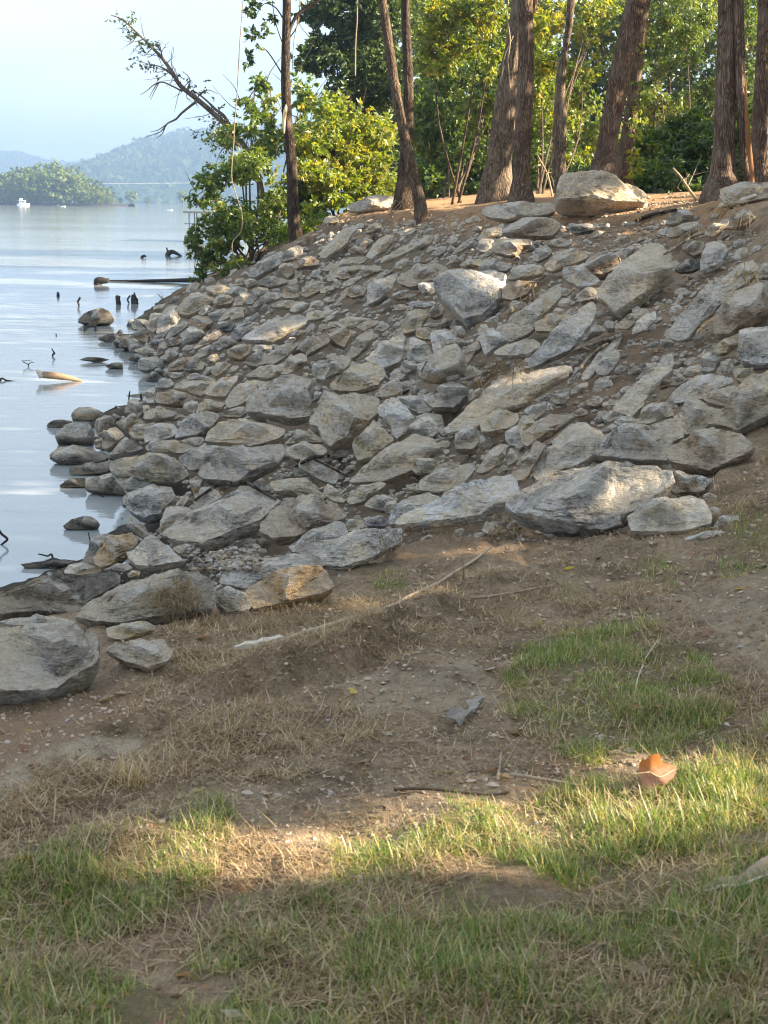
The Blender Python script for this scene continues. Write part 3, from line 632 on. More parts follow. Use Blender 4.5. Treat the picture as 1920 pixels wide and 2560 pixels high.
# window | tone | thickness | outline | label (landmarks only) | short name others refer to it by
ROCKS = '''
A|t|.8|178,740 215,720 330,680 430,675 490,700 500,740 460,810 290,860 200,815|rounded tan rock where the dark floating log meets the stones|the log-end rock
A|t|.8|560,610 620,600 680,625 690,680 650,720 590,720 560,670
A|t|.7|690,620 760,600 840,630 845,680 720,740 690,700
A|g|.7|710,570 780,510 810,470 870,390 1000,330 1150,260 1170,330 1150,440 1020,500 960,520 860,600 820,620 740,610|long blue-grey block leaning downhill below the thin dark trunk|the block below the dark trunk
A|g|.7|470,790 520,720 590,700 700,740 740,790 640,830 560,840 500,840
A|t|.8|280,880 370,805 480,840 540,880 500,950 420,960 300,1000 270,950
A|g|.7|850,690 960,600 1080,570 1160,600 1240,640 1130,700 1000,740 970,710
A|t|.8|1120,480 1160,420 1290,400 1330,450 1340,550 1240,640 1160,560
A|g|.6|1160,300 1220,280 1380,170 1440,200 1420,280 1300,370 1190,400 1160,370
A|b|.7|1310,400 1440,340 1560,310 1640,350 1659,430 1500,440 1340,500
A|t|.5|1430,710 1560,650 1700,620 1720,740 1480,860 1420,830
A|y|.6|1170,800 1230,720 1310,670 1380,700 1390,880 1200,900 1160,860|squarish yellow-tan stone standing upright amid grey rubble near the bush|the squarish yellow-tan stone
A|t|.6|1040,940 1120,880 1200,890 1400,900 1300,990 1210,1010 1050,1000
A|w|.6|1270,1010 1350,920 1450,900 1530,950 1450,1030 1350,1060 1280,1050
A|g|.7|690,900 790,760 870,720 980,730 990,770 850,860 780,960 700,950
A|t|.6|530,970 620,840 700,780 760,810 690,900 640,960
A|g|.5|780,960 850,880 1000,770 1150,780 1160,850 1020,880 880,900 830,980
A|t|.5|330,1160 430,1030 560,970 680,980 680,1010 500,1090 380,1160
A|t|.6|590,1040 660,1010 680,1060 670,1110 590,1120 490,1150 510,1100
A|g|.6|210,1090 330,1010 420,990 470,1040 350,1130 310,1180 270,1140
A|w|.6|80,1070 180,950 260,960 290,1010 200,1080 140,1100
A|b|.7|-60,1180 0,1150 90,1080 210,1090 270,1160 240,1230 160,1290 40,1260|rust-brown block with a short white streak in the water-side heap|the rust-brown block
A|g|.5|570,1200 740,1120 860,1040 860,1090 760,1180 600,1240
A|t|.6|1480,1050 1640,1010 1720,1040 1720,1130 1500,1170
F|t|.8|1040,380 1080,250 1180,140 1330,55 1430,110 1530,140 1500,200 1350,330 1200,410 1100,400|big brown-grey boulder topmost of the water-side heap|the topmost heap boulder
F|g|.6|790,590 820,400 900,270 990,215 1080,230 1030,340 1100,400 1000,500 920,600 880,660|tall blue-grey rock leaning on the topmost boulder of the heap|the tall blue-grey rock
F|g|.8|450,480 500,420 600,400 720,440 740,490 640,520 540,570 480,570
F|t|.7|670,430 740,370 840,370 820,470 800,560 740,600 660,560 640,500
F|b|.6|460,630 640,510 700,620 670,730 570,700 520,660
F|d|.6|40,660 180,590 320,580 430,590 450,620 380,650 230,720 170,710|dark flat slab sloping into the lake from the heap|the dark sloping slab
F|d|.7|230,690 290,660 360,660 300,750 240,790
F|d|.7|290,790 390,640 480,640 570,690 430,800
F|d|.7|420,790 500,700 640,740 660,790 500,850 430,850
F|t|.7|480,820 560,780 680,760 780,800 760,860 620,870
F|d|.7|415,910 500,840 620,870 690,900 640,945 500,965 420,945
F|g|.8|540,1050 580,950 700,900 800,880 880,940 880,1040 760,1080 640,1110 545,1085|smooth round-backed grey stone sitting in the shallows|the round-backed grey stone
F|d|.7|750,1090 780,1030 860,1040 890,1090 800,1120
F|d|.7|630,1190 690,1080 780,1100 860,1160 760,1225 640,1225
F|b|.7|790,860 820,720 900,690 920,780 870,860 800,890
F|d|.6|670,740 740,660 870,650 900,690 780,750
F|g|.7|890,680 960,560 1050,480 1120,420 1190,440 1180,500 1080,580 950,660
F|w|.8|1080,620 1130,580 1240,500 1380,540 1410,600 1300,680 1180,740 1140,740|broad pale grey boulder with white crust in the water-side heap|the crusted heap boulder
F|b|.5|1280,780 1410,640 1600,550 1630,600 1560,680 1400,750 1300,790
F|b|.6|910,690 1000,640 1080,650 1100,720 1000,770 920,760
F|w|.6|1110,840 1150,770 1260,730 1250,790 1180,840
F|g|.7|880,930 900,820 960,780 1080,850 1060,890 950,920 900,960
F|w|.6|1310,880 1330,810 1480,730 1500,800 1430,880 1340,920
F|b|.6|920,1060 1000,970 1130,900 1290,890 1200,980 1110,1080 960,1090
F|g|.8|1130,1080 1230,930 1320,910 1420,960 1380,1100 1240,1110 1140,1100|smooth rounded pale grey stone above the shallows|the rounded pale stone
F|g|.6|1390,1100 1500,1020 1540,1010 1540,1090 1430,1140
F|g|.7|950,1130 1010,1090 1120,1100 1140,1150 1030,1190 960,1180
F|t|.6|1440,930 1500,870 1570,850 1590,900 1530,970 1480,960
F|g|.6|1490,780 1600,710 1659,640 1700,740 1600,830 1510,830
G|g|.35|320,600 360,560 560,420 740,290 850,290 1060,240 1170,340 1000,420 880,480 640,620 420,620|long streaked blue-grey sheet of rock in the middle rubble|the streaked rock sheet
G|v|.4|190,490 300,400 420,390 460,440 340,560 250,600 190,540
G|b|.7|140,720 230,630 450,620 450,700 430,770 330,860 160,810|tan block with a dark brown broken end facing out|the broken-end block
G|g|.7|0,620 100,530 180,540 260,600 130,690 20,690
G|w|.6|470,640 620,630 740,640 640,690 480,740
G|g|.6|630,850 640,780 800,680 960,620 1100,600 960,700 930,770 740,910 660,910|blue-grey thick slab undercut by shadow at mid bank|the undercut slab
G|b|.6|940,720 1000,680 1150,600 1440,480 1480,620 1300,720 1180,790 1100,740 960,770
G|t|.7|830,1030 920,920 980,800 1100,740 1170,770 1180,850 1060,930 960,1040 840,1040|leaning brown slab with a thick squared edge|the thick-edged slab
G|t|.4|420,1080 620,930 800,950 900,870 960,860 840,1010 700,1100 560,1070
G|g|.8|380,900 430,800 560,700 630,740 630,880 660,910 530,970 430,950
G|w|.7|1240,900 1300,860 1400,860 1480,900 1430,1020 1400,1130 1290,1100 1270,1020 1240,960|pale angular block with a dark square hollow in its face|the hollow-faced block
G|b|.6|1460,540 1560,440 1659,400 1760,480 1659,690 1560,650 1470,620
G|g|.6|360,480 440,440 540,400 640,370 640,400 450,500 370,500
G|d|.7|20,330 160,320 240,380 180,480 60,480 10,420
G|t|.7|0,880 130,850 190,890 110,970 0,1060 -60,1000
G|w|.5|1430,330 1440,270 1570,180 1600,190 1500,300|pale turquoise-white splinter of stone at mid bank|the turquoise splinter
G|t|.5|1360,420 1480,350 1600,330 1560,400 1400,440
G|b|.6|960,480 1080,440 1150,450 1060,520 980,530
H|t|.7|130,990 250,800 380,660 470,630 490,700 480,780 390,890 310,910 300,980 190,1040|long tan stone lying downhill like a loaf|the loaf stone
H|t|.6|-180,1240 -80,1110 0,1030 120,980 190,1010 190,1080 100,1180 -60,1244 -120,1290
H|w|.7|400,330 405,130 450,50 600,-10 790,-70 800,-20 720,150 560,280 420,345|white-crusted pale block high on the bank|the white-crusted block
B|b|.7|1000,1090 1020,990 1290,850 1440,810 1560,820 1659,870 1659,920 1520,1030 1300,1130 1180,1170 1050,1130|knobbly brown boulder behind the white-crusted block|the knobbly brown boulder
H|w|.8|1060,95 1160,30 1290,30 1280,130 1200,190 1130,210 1080,150
H|w|.6|910,310 1000,270 1130,290 1280,270 1310,320 1150,370 1000,350
H|b|.8|1190,430 1270,340 1340,310 1400,400 1370,480 1280,520 1200,500
H|t|.5|780,750 820,640 940,470 970,400 1080,380 1190,390 1190,470 1110,560 1120,590 1060,650 880,670
H|y|.6|1030,690 1060,620 1210,610 1320,650 1240,690 1230,790 1120,780 1040,750
H|w|.6|1230,690 1300,660 1450,640 1500,760 1659,780 1659,820 1480,850 1350,940 1290,1000 1260,900
I|t|.6|210,980 290,900 400,920 440,980 420,1040 260,1120 220,1060
H|w|.6|400,1060 550,900 740,760 850,700 910,730 880,800 870,1000 830,1090 640,1180 600,1130 480,1100|pale thick slab with a deep dark gap under its lower edge|the gap slab
H|t|.5|880,880 930,810 960,880 920,1000 880,980
H|w|.5|940,780 980,740 1060,790 1210,900 1210,980 1280,1020 1240,1080 1060,1100 1010,1040 930,1080 920,1000 960,930
H|g|.7|830,1190 840,1120 900,1060 1010,1040 1050,1130 1000,1190 900,1244
H|t|.9|1080,1230 1210,1130 1348,975 1450,880 1538,836 1620,850 1690,1000 1690,1110 1640,1200 1468,1296 1348,1350 1200,1340 1110,1300|big rounded tan boulder above a black cleft|the rounded tan boulder
H|t|.6|270,620 300,570 500,530 560,520 480,600 350,670
H|t|.4|0,560 160,480 330,470 480,490 270,590 100,640
H|b|.7|100,140 200,90 320,80 330,170 300,220 180,230
H|t|.6|660,770 700,710 770,680 780,720 700,790
H|t|.6|740,320 880,310 920,350 850,400 760,410
H|b|.7|720,240 760,160 850,140 940,200 930,240 830,270 730,260
H|g|.6|1160,570 1250,540 1330,570 1330,610 1200,620 1110,610
H|t|.5|0,270 100,190 150,170 120,230 20,310
B|g|.6|345,180 350,90 420,40 560,-10 750,-60 930,-70 1000,-20 1010,60 930,120 620,145 520,180|flat grey boulder on the crest between the sunny bush and the leaning trunk|the flat crest boulder
B|t|.6|50,280 70,230 130,200 200,230 250,290 130,330 60,320
B|t|.35|0,740 20,680 90,590 230,450 400,340 470,330 480,380 370,470 350,560 290,610 170,690 80,760|long pale tan slab near the crest with a sunlit tip|the pale crest slab
B|t|.7|570,450 720,290 780,290 800,360 680,410
B|b|.7|360,680 400,630 480,590 530,620 590,650 600,710 450,710
B|t|.35|600,750 680,620 760,520 870,460 960,450 940,540 870,620 790,680 720,740 680,780
B|t|.5|0,930 110,850 350,750 580,735 610,780 540,830 370,850 250,900 110,910
B|t|.5|90,1040 130,920 180,870 300,880 380,860 560,840 570,880 480,920 300,940 230,1010 150,1060
B|b|.7|230,1010 290,940 370,960 390,1030 280,1050
B|t|.6|510,940 580,880 720,840 800,880 790,920 640,970 590,1010 520,980
B|g|.4|290,1090 450,1010 530,980 540,1010 400,1120 300,1140
B|t|.6|170,1130 180,1020 230,1030 280,1100 240,1160
B|b|.6|320,1170 480,1100 600,1130 560,1244 400,1290 310,1230
B|t|.5|560,1080 640,1040 780,1000 800,1020 640,1100 620,1140 560,1140
B|t|.4|1060,640 1120,590 1300,545 1330,570 1200,640 1130,690
B|t|.4|840,730 990,700 1130,650 1130,690 1000,740 850,810 790,820
B|t|.5|0,1150 160,1110 190,1160 60,1220 0,1220
C|w|.7|540,180 560,100 640,70 800,30 1000,30 1300,20 1490,10 1490,200 1330,220 1040,230 900,290 680,270 580,240|white low block on the crest beside the huge boulder|the white crest block
T|t|.85|935,735 940,640 955,590 1010,585 1090,580 1150,590 1210,620 1245,665 1245,710 1130,738 1010,738|huge tan-grey boulder standing on the crest, one side in sun|the huge crest boulder
C|b|.7|800,490 830,400 920,330 1020,260 1110,230 1260,220 1420,250 1500,300 1560,350 1530,400 1440,520 1300,530 1180,530 1040,500 860,500|jagged brown boulder in front of the white crest block|the jagged brown boulder
C|b|.7|680,590 720,510 850,500 1050,500 1160,510 1190,570 1160,620 1020,620 980,740 900,760 720,720 690,700|flat-faced brown block below the jagged brown boulder|the flat-faced brown block
C|t|.5|480,510 560,420 680,360 740,340 800,370 800,450 640,480 520,540
C|t|.6|180,650 260,590 400,530 450,530 340,620 240,680 180,690
C|t|.7|110,760 150,710 220,730 250,790 220,830 120,840
C|t|.7|250,860 350,770 500,760 550,790 530,870 380,890 260,890
C|g|.7|500,890 570,770 700,750 790,760 910,830 930,880 850,950 620,960 500,930|dark blue-grey stone with a sunlit top behind the tilted giant slab|the dark sunlit-top stone
I|w|.45|30,440 60,350 200,170 400,180 560,170 620,220 750,200 850,200 950,260 940,330 880,530 820,620 800,700 660,870 600,900 500,890 400,960 290,760 250,760 100,620 80,560 40,510|giant tilted grey slab with two small patches of sun|the giant tilted slab
C|t|.6|890,1050 920,950 1000,860 1180,830 1320,850 1360,890 1330,960 1200,1010 1050,1050 940,1060|smooth oval tan stone tipped over a dark hollow|the oval tan stone
C|g|.5|1200,700 1260,640 1380,580 1460,680 1380,760 1260,820 1200,800
C|v|.6|1210,560 1250,520 1310,540 1290,590 1220,580
J|t|.5|0,230 180,30 290,0 520,40 560,130 380,210 200,270 100,330 20,300
C|b|.4|1320,570 1440,510 1560,490 1659,500 1720,560 1659,620 1560,630 1440,590
I|b|.5|920,400 1000,340 1190,340 1340,320 1200,500 1020,600 900,560
C|b|.4|550,740 680,620 680,700 600,750
D|d|.8|125,590 200,530 310,510 440,510 470,560 400,620 270,660 180,670|small dark square-cut stone on the sunny crest below the huge boulder|the dark square-cut stone
E|g|.5|10,870 60,790 200,750 290,770 220,850 130,890
E|g|.7|140,740 230,590 380,490 440,500 540,610 440,640 300,730 200,750|blue-grey wedge of stone at the sunny end of the crest|the blue-grey wedge
D|g|.8|800,890 890,800 970,820 920,880 840,980
D|t|.6|920,870 1000,810 1110,790 1100,830 940,920
J|b|.8|520,310 570,190 620,120 760,50 860,60 970,110 1000,220 900,330 760,420 680,410 530,350|brown blocky stone capped with bright sun beside the large tan slab|the sun-capped stone
J|w|.6|240,330 260,260 440,230 540,190 560,250 520,320 680,400 740,450 620,530 460,560 410,500 280,440
J|t|.4|700,600 740,520 830,390 1010,230 1110,110 1350,-40 1500,-50 1640,60 1659,300 1500,380 1360,470 1300,620 1100,760 1010,830 940,890 820,720 690,680|large flat tan slab high on the bank below the crest|the large tan slab
E|t|.5|950,190 1240,130 1400,110 1659,80 1800,80 1800,330 1500,350 1300,420 1060,480 980,400 950,300|long low slab on the crest in front of the red-barked trunk|the slab by the red trunk
E|t|.6|720,870 740,800 850,720 1060,640 1080,690 900,830 800,900
E|b|.7|1090,660 1180,580 1380,500 1480,600 1300,780 1140,810
K|w|.4|720,370 725,200 770,70 800,-30 900,-90 1050,-40 1110,20 1060,100 980,240 860,310|tall pale white-grey slab propped upright below the crest|the tall pale slab
E|b|.8|380,1080 450,1000 720,960 700,1090 670,1170 560,1230 420,1130
E|t|.6|140,880 280,800 450,720 620,680 640,780 500,880 350,900 200,930
K|d|.6|370,330 380,270 500,170 700,150 730,250 700,300 580,350 420,360
K|w|.7|290,1244 300,1140 420,950 720,680 860,540 1080,400 1180,310 1300,220 1440,190 1530,290 1470,420 1240,560 1060,660 1010,760 960,880 740,920 640,1100 560,1260 400,1290|long blue-grey ridge stone with a bright sunlit upper end|the ridge stone
K|b|.6|920,1000 1020,840 1030,720 1080,660 1300,590 1659,480 1720,480 1720,900 1560,1000 1400,1100 1270,1110 1200,1150 1150,1250 920,1280 900,1130|broad brown slab split by a dark crack near the picture edge|the cracked brown slab
N|w|.7|1235,430 1260,310 1270,60 1380,0 1659,-10 1760,0 1760,560 1540,590 1380,550 1280,530|pale layered block below the cracked brown slab|the pale layered block
J|w|.3|1140,1130 1170,1030 1260,900 1440,820 1460,920 1330,1060 1150,1130|smooth pale grey chip lying flat in the brown dirt|the smooth pale chip
K|t|.6|1560,280 1620,220 1720,200 1720,420 1480,450
J|t|.5|950,990 1060,900 1250,790 1310,780 1360,840 1230,930 1080,1060 960,1060
J|w|.6|-170,1480 -150,1410 0,1230 150,1080 330,930 440,800 600,700 680,760 640,890 600,1010 500,1060 470,1180 400,1250 330,1330 100,1420 -80,1530 -160,1560 -220,1520|long white-edged stone pointing up the bank beside a brown stick|the white-edged stone
J|g|.7|540,1050 640,1000 720,990 760,1060 700,1110 600,1130 540,1220 480,1200
J|b|.9|770,990 840,940 920,960 920,1080 830,1100
J|t|.4|420,620 560,560 740,500 700,590 680,680 560,700 480,730
I|t|.5|920,960 1040,760 1230,680 1420,500 1600,390 1680,420 1659,560 1500,700 1390,760 1330,850 1320,960 1240,1010 1010,1120 960,1080|broad rough tan slab beside the giant tilted slab|the rough tan slab
I|y|.6|1330,870 1470,770 1659,740 1800,740 1760,840 1600,950 1540,1010 1340,1010
I|w|.6|620,1100 640,1010 720,940 800,930 840,990 920,1000 960,1110 860,1160 760,1250 690,1320 640,1200
L|t|.4|700,230 830,140 1000,80 1220,40 1300,90 1280,180 1200,200 1140,290 930,300 770,290 700,270|flat ledge-like tan slab over a hollow full of roots|the ledge slab
L|b|.5|280,260 370,140 440,100 520,60 540,170 440,210 380,330 340,350
L|t|.35|60,1230 200,1110 330,1020 340,940 640,700 760,570 890,490 980,460 1080,570 1250,500 1500,420 1659,400 1700,450 1520,560 1300,600 1200,700 1190,780 1090,790 1060,880 980,940 820,960 600,1050 500,1130 500,1190 300,1244 100,1290|very long flat tan slab lying up the middle of the bank|the long flat slab
S|y|.4|0,320 60,210 240,130 470,130 510,240 430,350 350,410 250,430 140,470 30,470
a|g|.8|1080,240 1170,200 1250,130 1310,135 1355,185 1345,225 1270,320 1140,320|dark grey boulder netted with white veins beside the long flat slab|the white-veined boulder
a|w|.7|920,220 1010,210 1090,230 1140,320 1060,340 1000,300
L|t|.7|380,720 470,670 560,670 610,710 500,780 370,860
S|g|.7|560,190 620,110 760,60 860,20 860,170 720,290 640,210
S|t|.7|490,380 500,290 560,200 640,210 710,290 580,390 520,490 490,460
S|b|.6|540,560 530,460 600,400 720,300 900,180 1090,170 1250,200 1180,270 1030,330 990,390 890,480 720,540 680,580 620,630 570,600|dusty brown wedge with a white-speckled edge at mid bank|the speckled brown wedge
S|w|.6|320,460 440,360 490,330 490,450 540,560 560,600 500,660 430,580 380,600 330,540
S|t|.6|350,720 400,620 440,650 490,780 360,870 330,790
S|b|.8|400,1000 500,850 630,690 690,560 740,530 850,600 760,720 740,790 650,930 640,980 560,1060 480,1080|thick brown slab on edge leaning like a post|the leaning post slab
S|t|.6|0,900 60,760 160,660 250,570 340,600 330,720 230,850 70,960 0,970 -60,940
S|t|.4|680,940 760,760 900,620 1080,440 1200,320 1320,290 1560,370 1659,470 1659,580 1480,720 1280,870 1060,900 960,1000 760,1100 680,1010|broad tan slab behind the leaning post slab|the broad tan slab
V|w|.45|-480,640 -300,520 0,400 220,310 380,200 560,150 720,130 780,190 790,290 840,350 720,420 480,430 440,560 200,600 0,620 -200,640 -400,680|long pale slab along the edge of the dirt|the long pale slab
b|g|.6|200,810 280,760 420,670 600,620 800,600 1000,630 1100,670 1090,740 960,850 870,930 760,960 790,1020 690,1060 500,1050 360,1040 230,980 160,930 130,880|massive grey slab with a band of sun across its top|the sun-banded slab
b|w|.7|840,1000 830,960 900,890 1000,850 1200,805 1270,830 1310,900 1325,1000 1150,1060 1000,1060 850,1060|squat pale boulder at the dirt edge with straw on top|the straw-topped boulder
U|b|.8|815,950 860,870 870,760 910,730 970,760 1080,880 1180,960 1100,1000 980,980 870,1020|small pointed triangular stone behind the straw-topped boulder|the pointed stone
b|b|.8|1060,540 1100,510 1160,500 1220,430 1290,400 1400,410 1480,430 1555,520 1520,570 1400,640 1310,700 1180,660 1090,640|big brown boulder with a flat crusted top near the dirt slope|the flat-topped brown boulder
b|g|.7|600,600 640,560 740,490 860,430 960,420 1060,360 1120,355 1150,420 1160,480 1060,510 1080,640 950,630 870,630 700,600|pale blue-grey boulder directly behind the sun-banded slab|the pale blue-grey boulder
b|t|.8|1095,340 1160,280 1230,230 1320,270 1420,290 1380,370 1200,470 1150,480 1140,400
b|t|.8|890,410 920,290 1000,260 1060,250 1090,310 1100,350 1060,360 960,410
b|y|.7|1340,410 1420,320 1560,170 1659,70 1760,60 1760,300 1560,420 1510,450 1440,410|large yellowish slab with blue-grey streaks at the picture edge|the streaked yellowish slab
b|w|.5|1090,220 1170,130 1260,80 1380,80 1450,100 1450,140 1330,190 1290,230 1130,260|pale diamond-shaped slab below the veined upright block|the diamond slab
b|t|.5|1280,240 1340,190 1460,150 1500,200 1450,280 1420,290 1330,270
N|y|.8|1180,590 1250,550 1380,560 1500,670 1400,730 1300,800 1220,740 1190,680
N|w|.7|1290,830 1400,720 1510,670 1520,700 1440,800 1310,890
N|g|.8|740,620 735,500 770,380 850,340 940,400 990,440 920,520 900,620 820,650|upright grey block with fine white veins on brown dirt|the veined upright block
N|y|.7|930,270 1000,210 1250,90 1255,230 1080,370 980,390 940,320
N|t|.8|335,730 390,650 460,640 540,710 500,780 400,830 340,830
N|r|.7|110,770 200,690 300,730 310,800 170,860 150,850|small reddish-brown broken stone beside the tan sheet|the reddish stone
M|t|.3|900,1060 940,970 1100,830 1190,750 1320,620 1460,480 1600,350 1680,330 1659,560 1470,680 1450,720 1320,870 1300,1000 1200,1050 1140,1150 1040,1080|long tan sheet of stone half buried in brown dirt|the tan sheet
M|w|.4|490,610 560,540 680,370 830,250 880,210 980,130 970,200 880,290 780,440 680,540 600,640 500,690
M|g|.6|670,580 700,490 790,340 850,290 960,280 980,340 960,440 890,560 800,640 700,630|dark slate-grey stone rimmed with white in the dirt gully|the white-rimmed stone
M|t|.6|340,840 400,760 490,710 580,700 570,760 460,810 380,870
M|y|.6|80,940 200,870 320,820 330,930 270,1000 150,1010
M|w|.6|30,1080 50,960 110,1000 110,1070
M|t|.5|0,690 100,640 300,600 310,650 100,760 0,780
U|w|.8|230,230 290,185 340,200 385,250 330,300 260,270
b|b|.9|1270,810 1310,785 1360,810 1350,850 1300,870
b|b|.9|1310,890 1340,870 1390,890 1400,930 1340,970
b|w|.6|1340,980 1370,930 1490,920 1480,950 1420,1000 1340,1010
b|w|.5|1160,1075 1220,1040 1340,1010 1400,1015 1300,1050
b|g|.5|1200,680 1270,680 1330,720 1280,770
a|g|.6|30,340 35,290 60,200 150,150 300,90 420,110 435,180 390,220 415,290 400,380 310,390 160,360 90,340|broad blue-grey layered boulder at mid bank|the layered blue boulder
Q|w|.6|540,490 610,400 760,400 720,490 620,560
Q|y|.6|860,390 880,340 960,300 1060,250 1180,100 1350,20 1540,90 1580,220 1480,320 1480,390 1180,460 1010,460 900,440|pale yellowish rough boulder below the gap slab|the pale rough boulder
a|t|.7|820,200 870,150 940,105 965,180 960,220 850,245
Q|t|.7|620,780 740,560 800,480 960,440 1200,400 1400,460 1480,500 1500,600 1480,700 1400,770 1290,880 1270,910 1190,960 1100,1060 960,1100 890,1200 800,1110 780,900 750,850 680,890 610,870|large dome-shaped tan boulder in the heart of the bank|the dome boulder
Q|t|.5|310,1080 500,960 620,930 770,880 780,1090 640,1060 480,1070 310,1110
Q|t|.7|280,1150 400,1070 560,1050 700,1070 800,1130 820,1200 780,1244 660,1300 400,1330 290,1230
a|y|.8|665,540 670,500 740,420 790,360 870,440 910,490 820,560 790,600 700,630 680,590|tan round-faced boulder leaning on the dome boulder|the round-faced boulder
a|w|.6|820,310 830,270 870,225 930,230 990,290 1040,370 970,440 930,480 900,450 930,380 880,370|greenish-white rounded stone beside the dome boulder|the greenish-white stone
a|w|.8|1000,400 1060,350 1120,330 1175,390 1170,450 1140,480 1080,450 1010,430|small blue-white cube of stone with a rusty underside|the blue-white cube
a|t|.5|640,740 700,670 860,540 1000,440 1090,460 1160,520 1100,560 1000,660 840,730|long brown sloping slab dusted with soil at mid bank|the dusty sloping slab
a|w|.6|850,640 870,600 930,550 1060,500 1110,520 1110,560 1050,600 960,660 880,660
a|t|.7|1270,560 1270,420 1300,410 1420,400 1420,500 1380,560
a|y|.7|1020,640 1080,580 1150,580 1200,620 1190,680 1050,690
a|t|.6|1060,790 1060,730 1110,690 1200,680 1340,620 1380,660 1300,760 1180,800
a|b|.7|1150,790 1160,740 1190,720 1230,790
a|t|.7|630,850 660,790 720,750 830,720 870,740 780,800 730,850 660,870
a|t|.7|740,870 780,800 880,810 920,840 850,910 780,890
a|y|.7|850,900 880,840 930,830 920,890 880,920
a|g|.7|880,970 900,900 960,830 1100,790 1180,830 1050,900 950,950 900,990
a|y|.7|980,800 1050,735 1055,780 1010,800
a|v|.8|740,980 760,930 850,920 880,960 860,1000 760,1000
a|y|.7|610,970 650,960 720,940 740,1000 650,1030|small flat-topped yellow stone beside the blue plank-like stone|the small yellow stone
a|g|.5|300,1110 380,1050 480,1000 560,955 600,960 640,1040 560,1070 430,1100 340,1140|blue-white plank-like stone sloping beside the buried tan dome|the plank-like stone
a|b|.6|120,1050 125,1000 180,900 290,810 340,800 440,830 540,840 620,930 600,960 480,990 330,1080 210,1095|broad half-buried tan-brown dome of rock near the dirt|the buried dome
W|y|.6|160,340 250,330 520,310 610,380 620,430 700,490 740,540 600,510 480,440 300,460 240,470|arched tan slab bridging a dark hollow|the arched slab
W|t|.6|700,450 740,370 790,410 880,490 910,580 800,560 720,500
W|g|.5|440,200 480,110 640,130 700,180 790,210 860,300 820,380 700,350 560,260|blue cracked slate stone under black roots|the cracked slate
a|w|.5|370,1140 440,1105 640,1065 820,1010 960,1000 960,1090 780,1200 640,1250 500,1230|long low mottled slab blotched with white along the dirt edge|the blotched slab
c|o|.7|1140,520 1200,470 1330,430 1470,395 1500,440 1525,495 1480,530 1390,550 1270,590 1180,615 1150,570|golden sunlit block at the end of the dirt pad|the golden block
c|k|.55|350,660 400,580 560,500 620,450 760,420 920,410 990,470 990,530 985,610 860,620 700,650 560,690 440,680|broad grey-tan boulder with a straw clump on its flank|the straw-flanked boulder
c|g|.6|1010,480 1030,440 1090,400 1200,380 1340,340 1440,360 1480,395 1330,430 1200,470 1130,510|dark veined slab topped with gravel behind the golden block|the gravel-topped slab
c|t|.8|990,560 1000,510 1060,490 1130,520 1160,590 1130,640 1050,640 1000,590
c|k|.75|-60,670 120,660 280,680 420,680 455,720 465,830 440,900 330,970 270,1040 100,1060 -60,1050|biggest foreground boulder, grey-brown, at the picture's edge|the foreground boulder
c|g|.5|0,670 80,635 180,620 260,620 350,650 340,690 200,690
c|d|.7|-60,540 100,510 220,480 260,460 400,430 540,425 555,470 480,520 400,570 350,640 230,620 120,620 0,650 -60,650|long dark boulder at the water behind the foreground boulder|the long dark boulder
c|y|.6|500,740 490,690 560,665 660,650 710,690 640,720 560,750
c|t|.6|500,780 600,740 760,730 800,800 780,850 690,885 590,850
X|g|.8|180,430 220,350 380,320 540,270 640,290 690,370 660,450 560,540 540,600 400,640 290,610 220,540|blue-grey boulder with a rusty flank over a black gap|the rusty-flanked boulder
X|g|.45|580,790 760,610 930,510 1200,400 1400,320 1480,340 1659,430 1600,480 1480,640 1240,740 1100,830 950,900 800,890 650,850|big blue-grey slab splashed with white above the gravel|the white-splashed slab
X|t|.6|520,770 540,620 580,500 640,475 780,490 860,560 700,680 580,790
X|y|.8|50,60 120,10 200,-20 312,-30 600,-20 700,20 780,130 800,210 700,280 560,270 340,230 130,190 80,150|big tan craggy boulder low on the bank by the water|the craggy tan boulder
X|g|.7|120,230 180,180 320,200 480,270 400,330 210,340
X|g|.7|890,190 1000,90 1180,0 1400,-80 1560,-110 1690,-110 1710,0 1640,90 1540,140 1400,220 1240,290 1100,270 960,260|big blue-grey boulder crusted white above a dark crevice|the white-crusted boulder
P|g|.5|360,1170 480,1090 680,1020 880,1000 1010,1010 1080,1090 900,1190 780,1244 640,1330 500,1350 420,1260|blue-grey flat-faced slab beside the craggy tan boulder|the blue flat-faced slab
X|b|.7|800,230 880,190 940,230 930,330 860,400 830,300
X|w|.7|870,410 920,330 990,290 1070,330 1100,400 1020,450 900,550 800,490
X|g|.6|1180,400 1190,350 1270,320 1370,320 1330,360
P|t|.6|680,1000 690,870 740,790 880,680 1000,650 1250,650 1500,700 1720,760 1700,900 1500,980 1260,1050 1130,990 950,960|wide flat layered slab over a dark hollow|the layered slab
P|t|.6|900,640 1060,530 1190,500 1230,590 1140,660 1000,660
P|t|.5|950,420 1040,290 1130,190 1220,160 1500,170 1560,210 1290,240 1260,400 1100,500 1000,530 960,500|large brown layered boulder above the layered slab|the brown layered boulder
P|t|.6|690,360 770,230 870,190 1110,110 1110,170 1050,250 960,410 770,410
P|t|.7|400,520 430,440 600,420 600,500 560,620 480,590
P|y|.6|600,450 690,400 950,430 880,540 700,560 570,620
P|g|.7|310,930 400,720 460,660 560,640 620,570 720,560 860,610 820,690 730,800 570,880 420,910|dark grey lumpy boulder beside the layered slab|the lumpy grey boulder
P|b|.7|50,480 60,290 270,280 430,290 530,350 600,400 430,460 400,520 230,510|dark-fronted brown block near the waterline|the dark-fronted block
P|t|.5|290,270 420,170 600,190 800,130 820,180 680,360 640,390 530,340 380,290
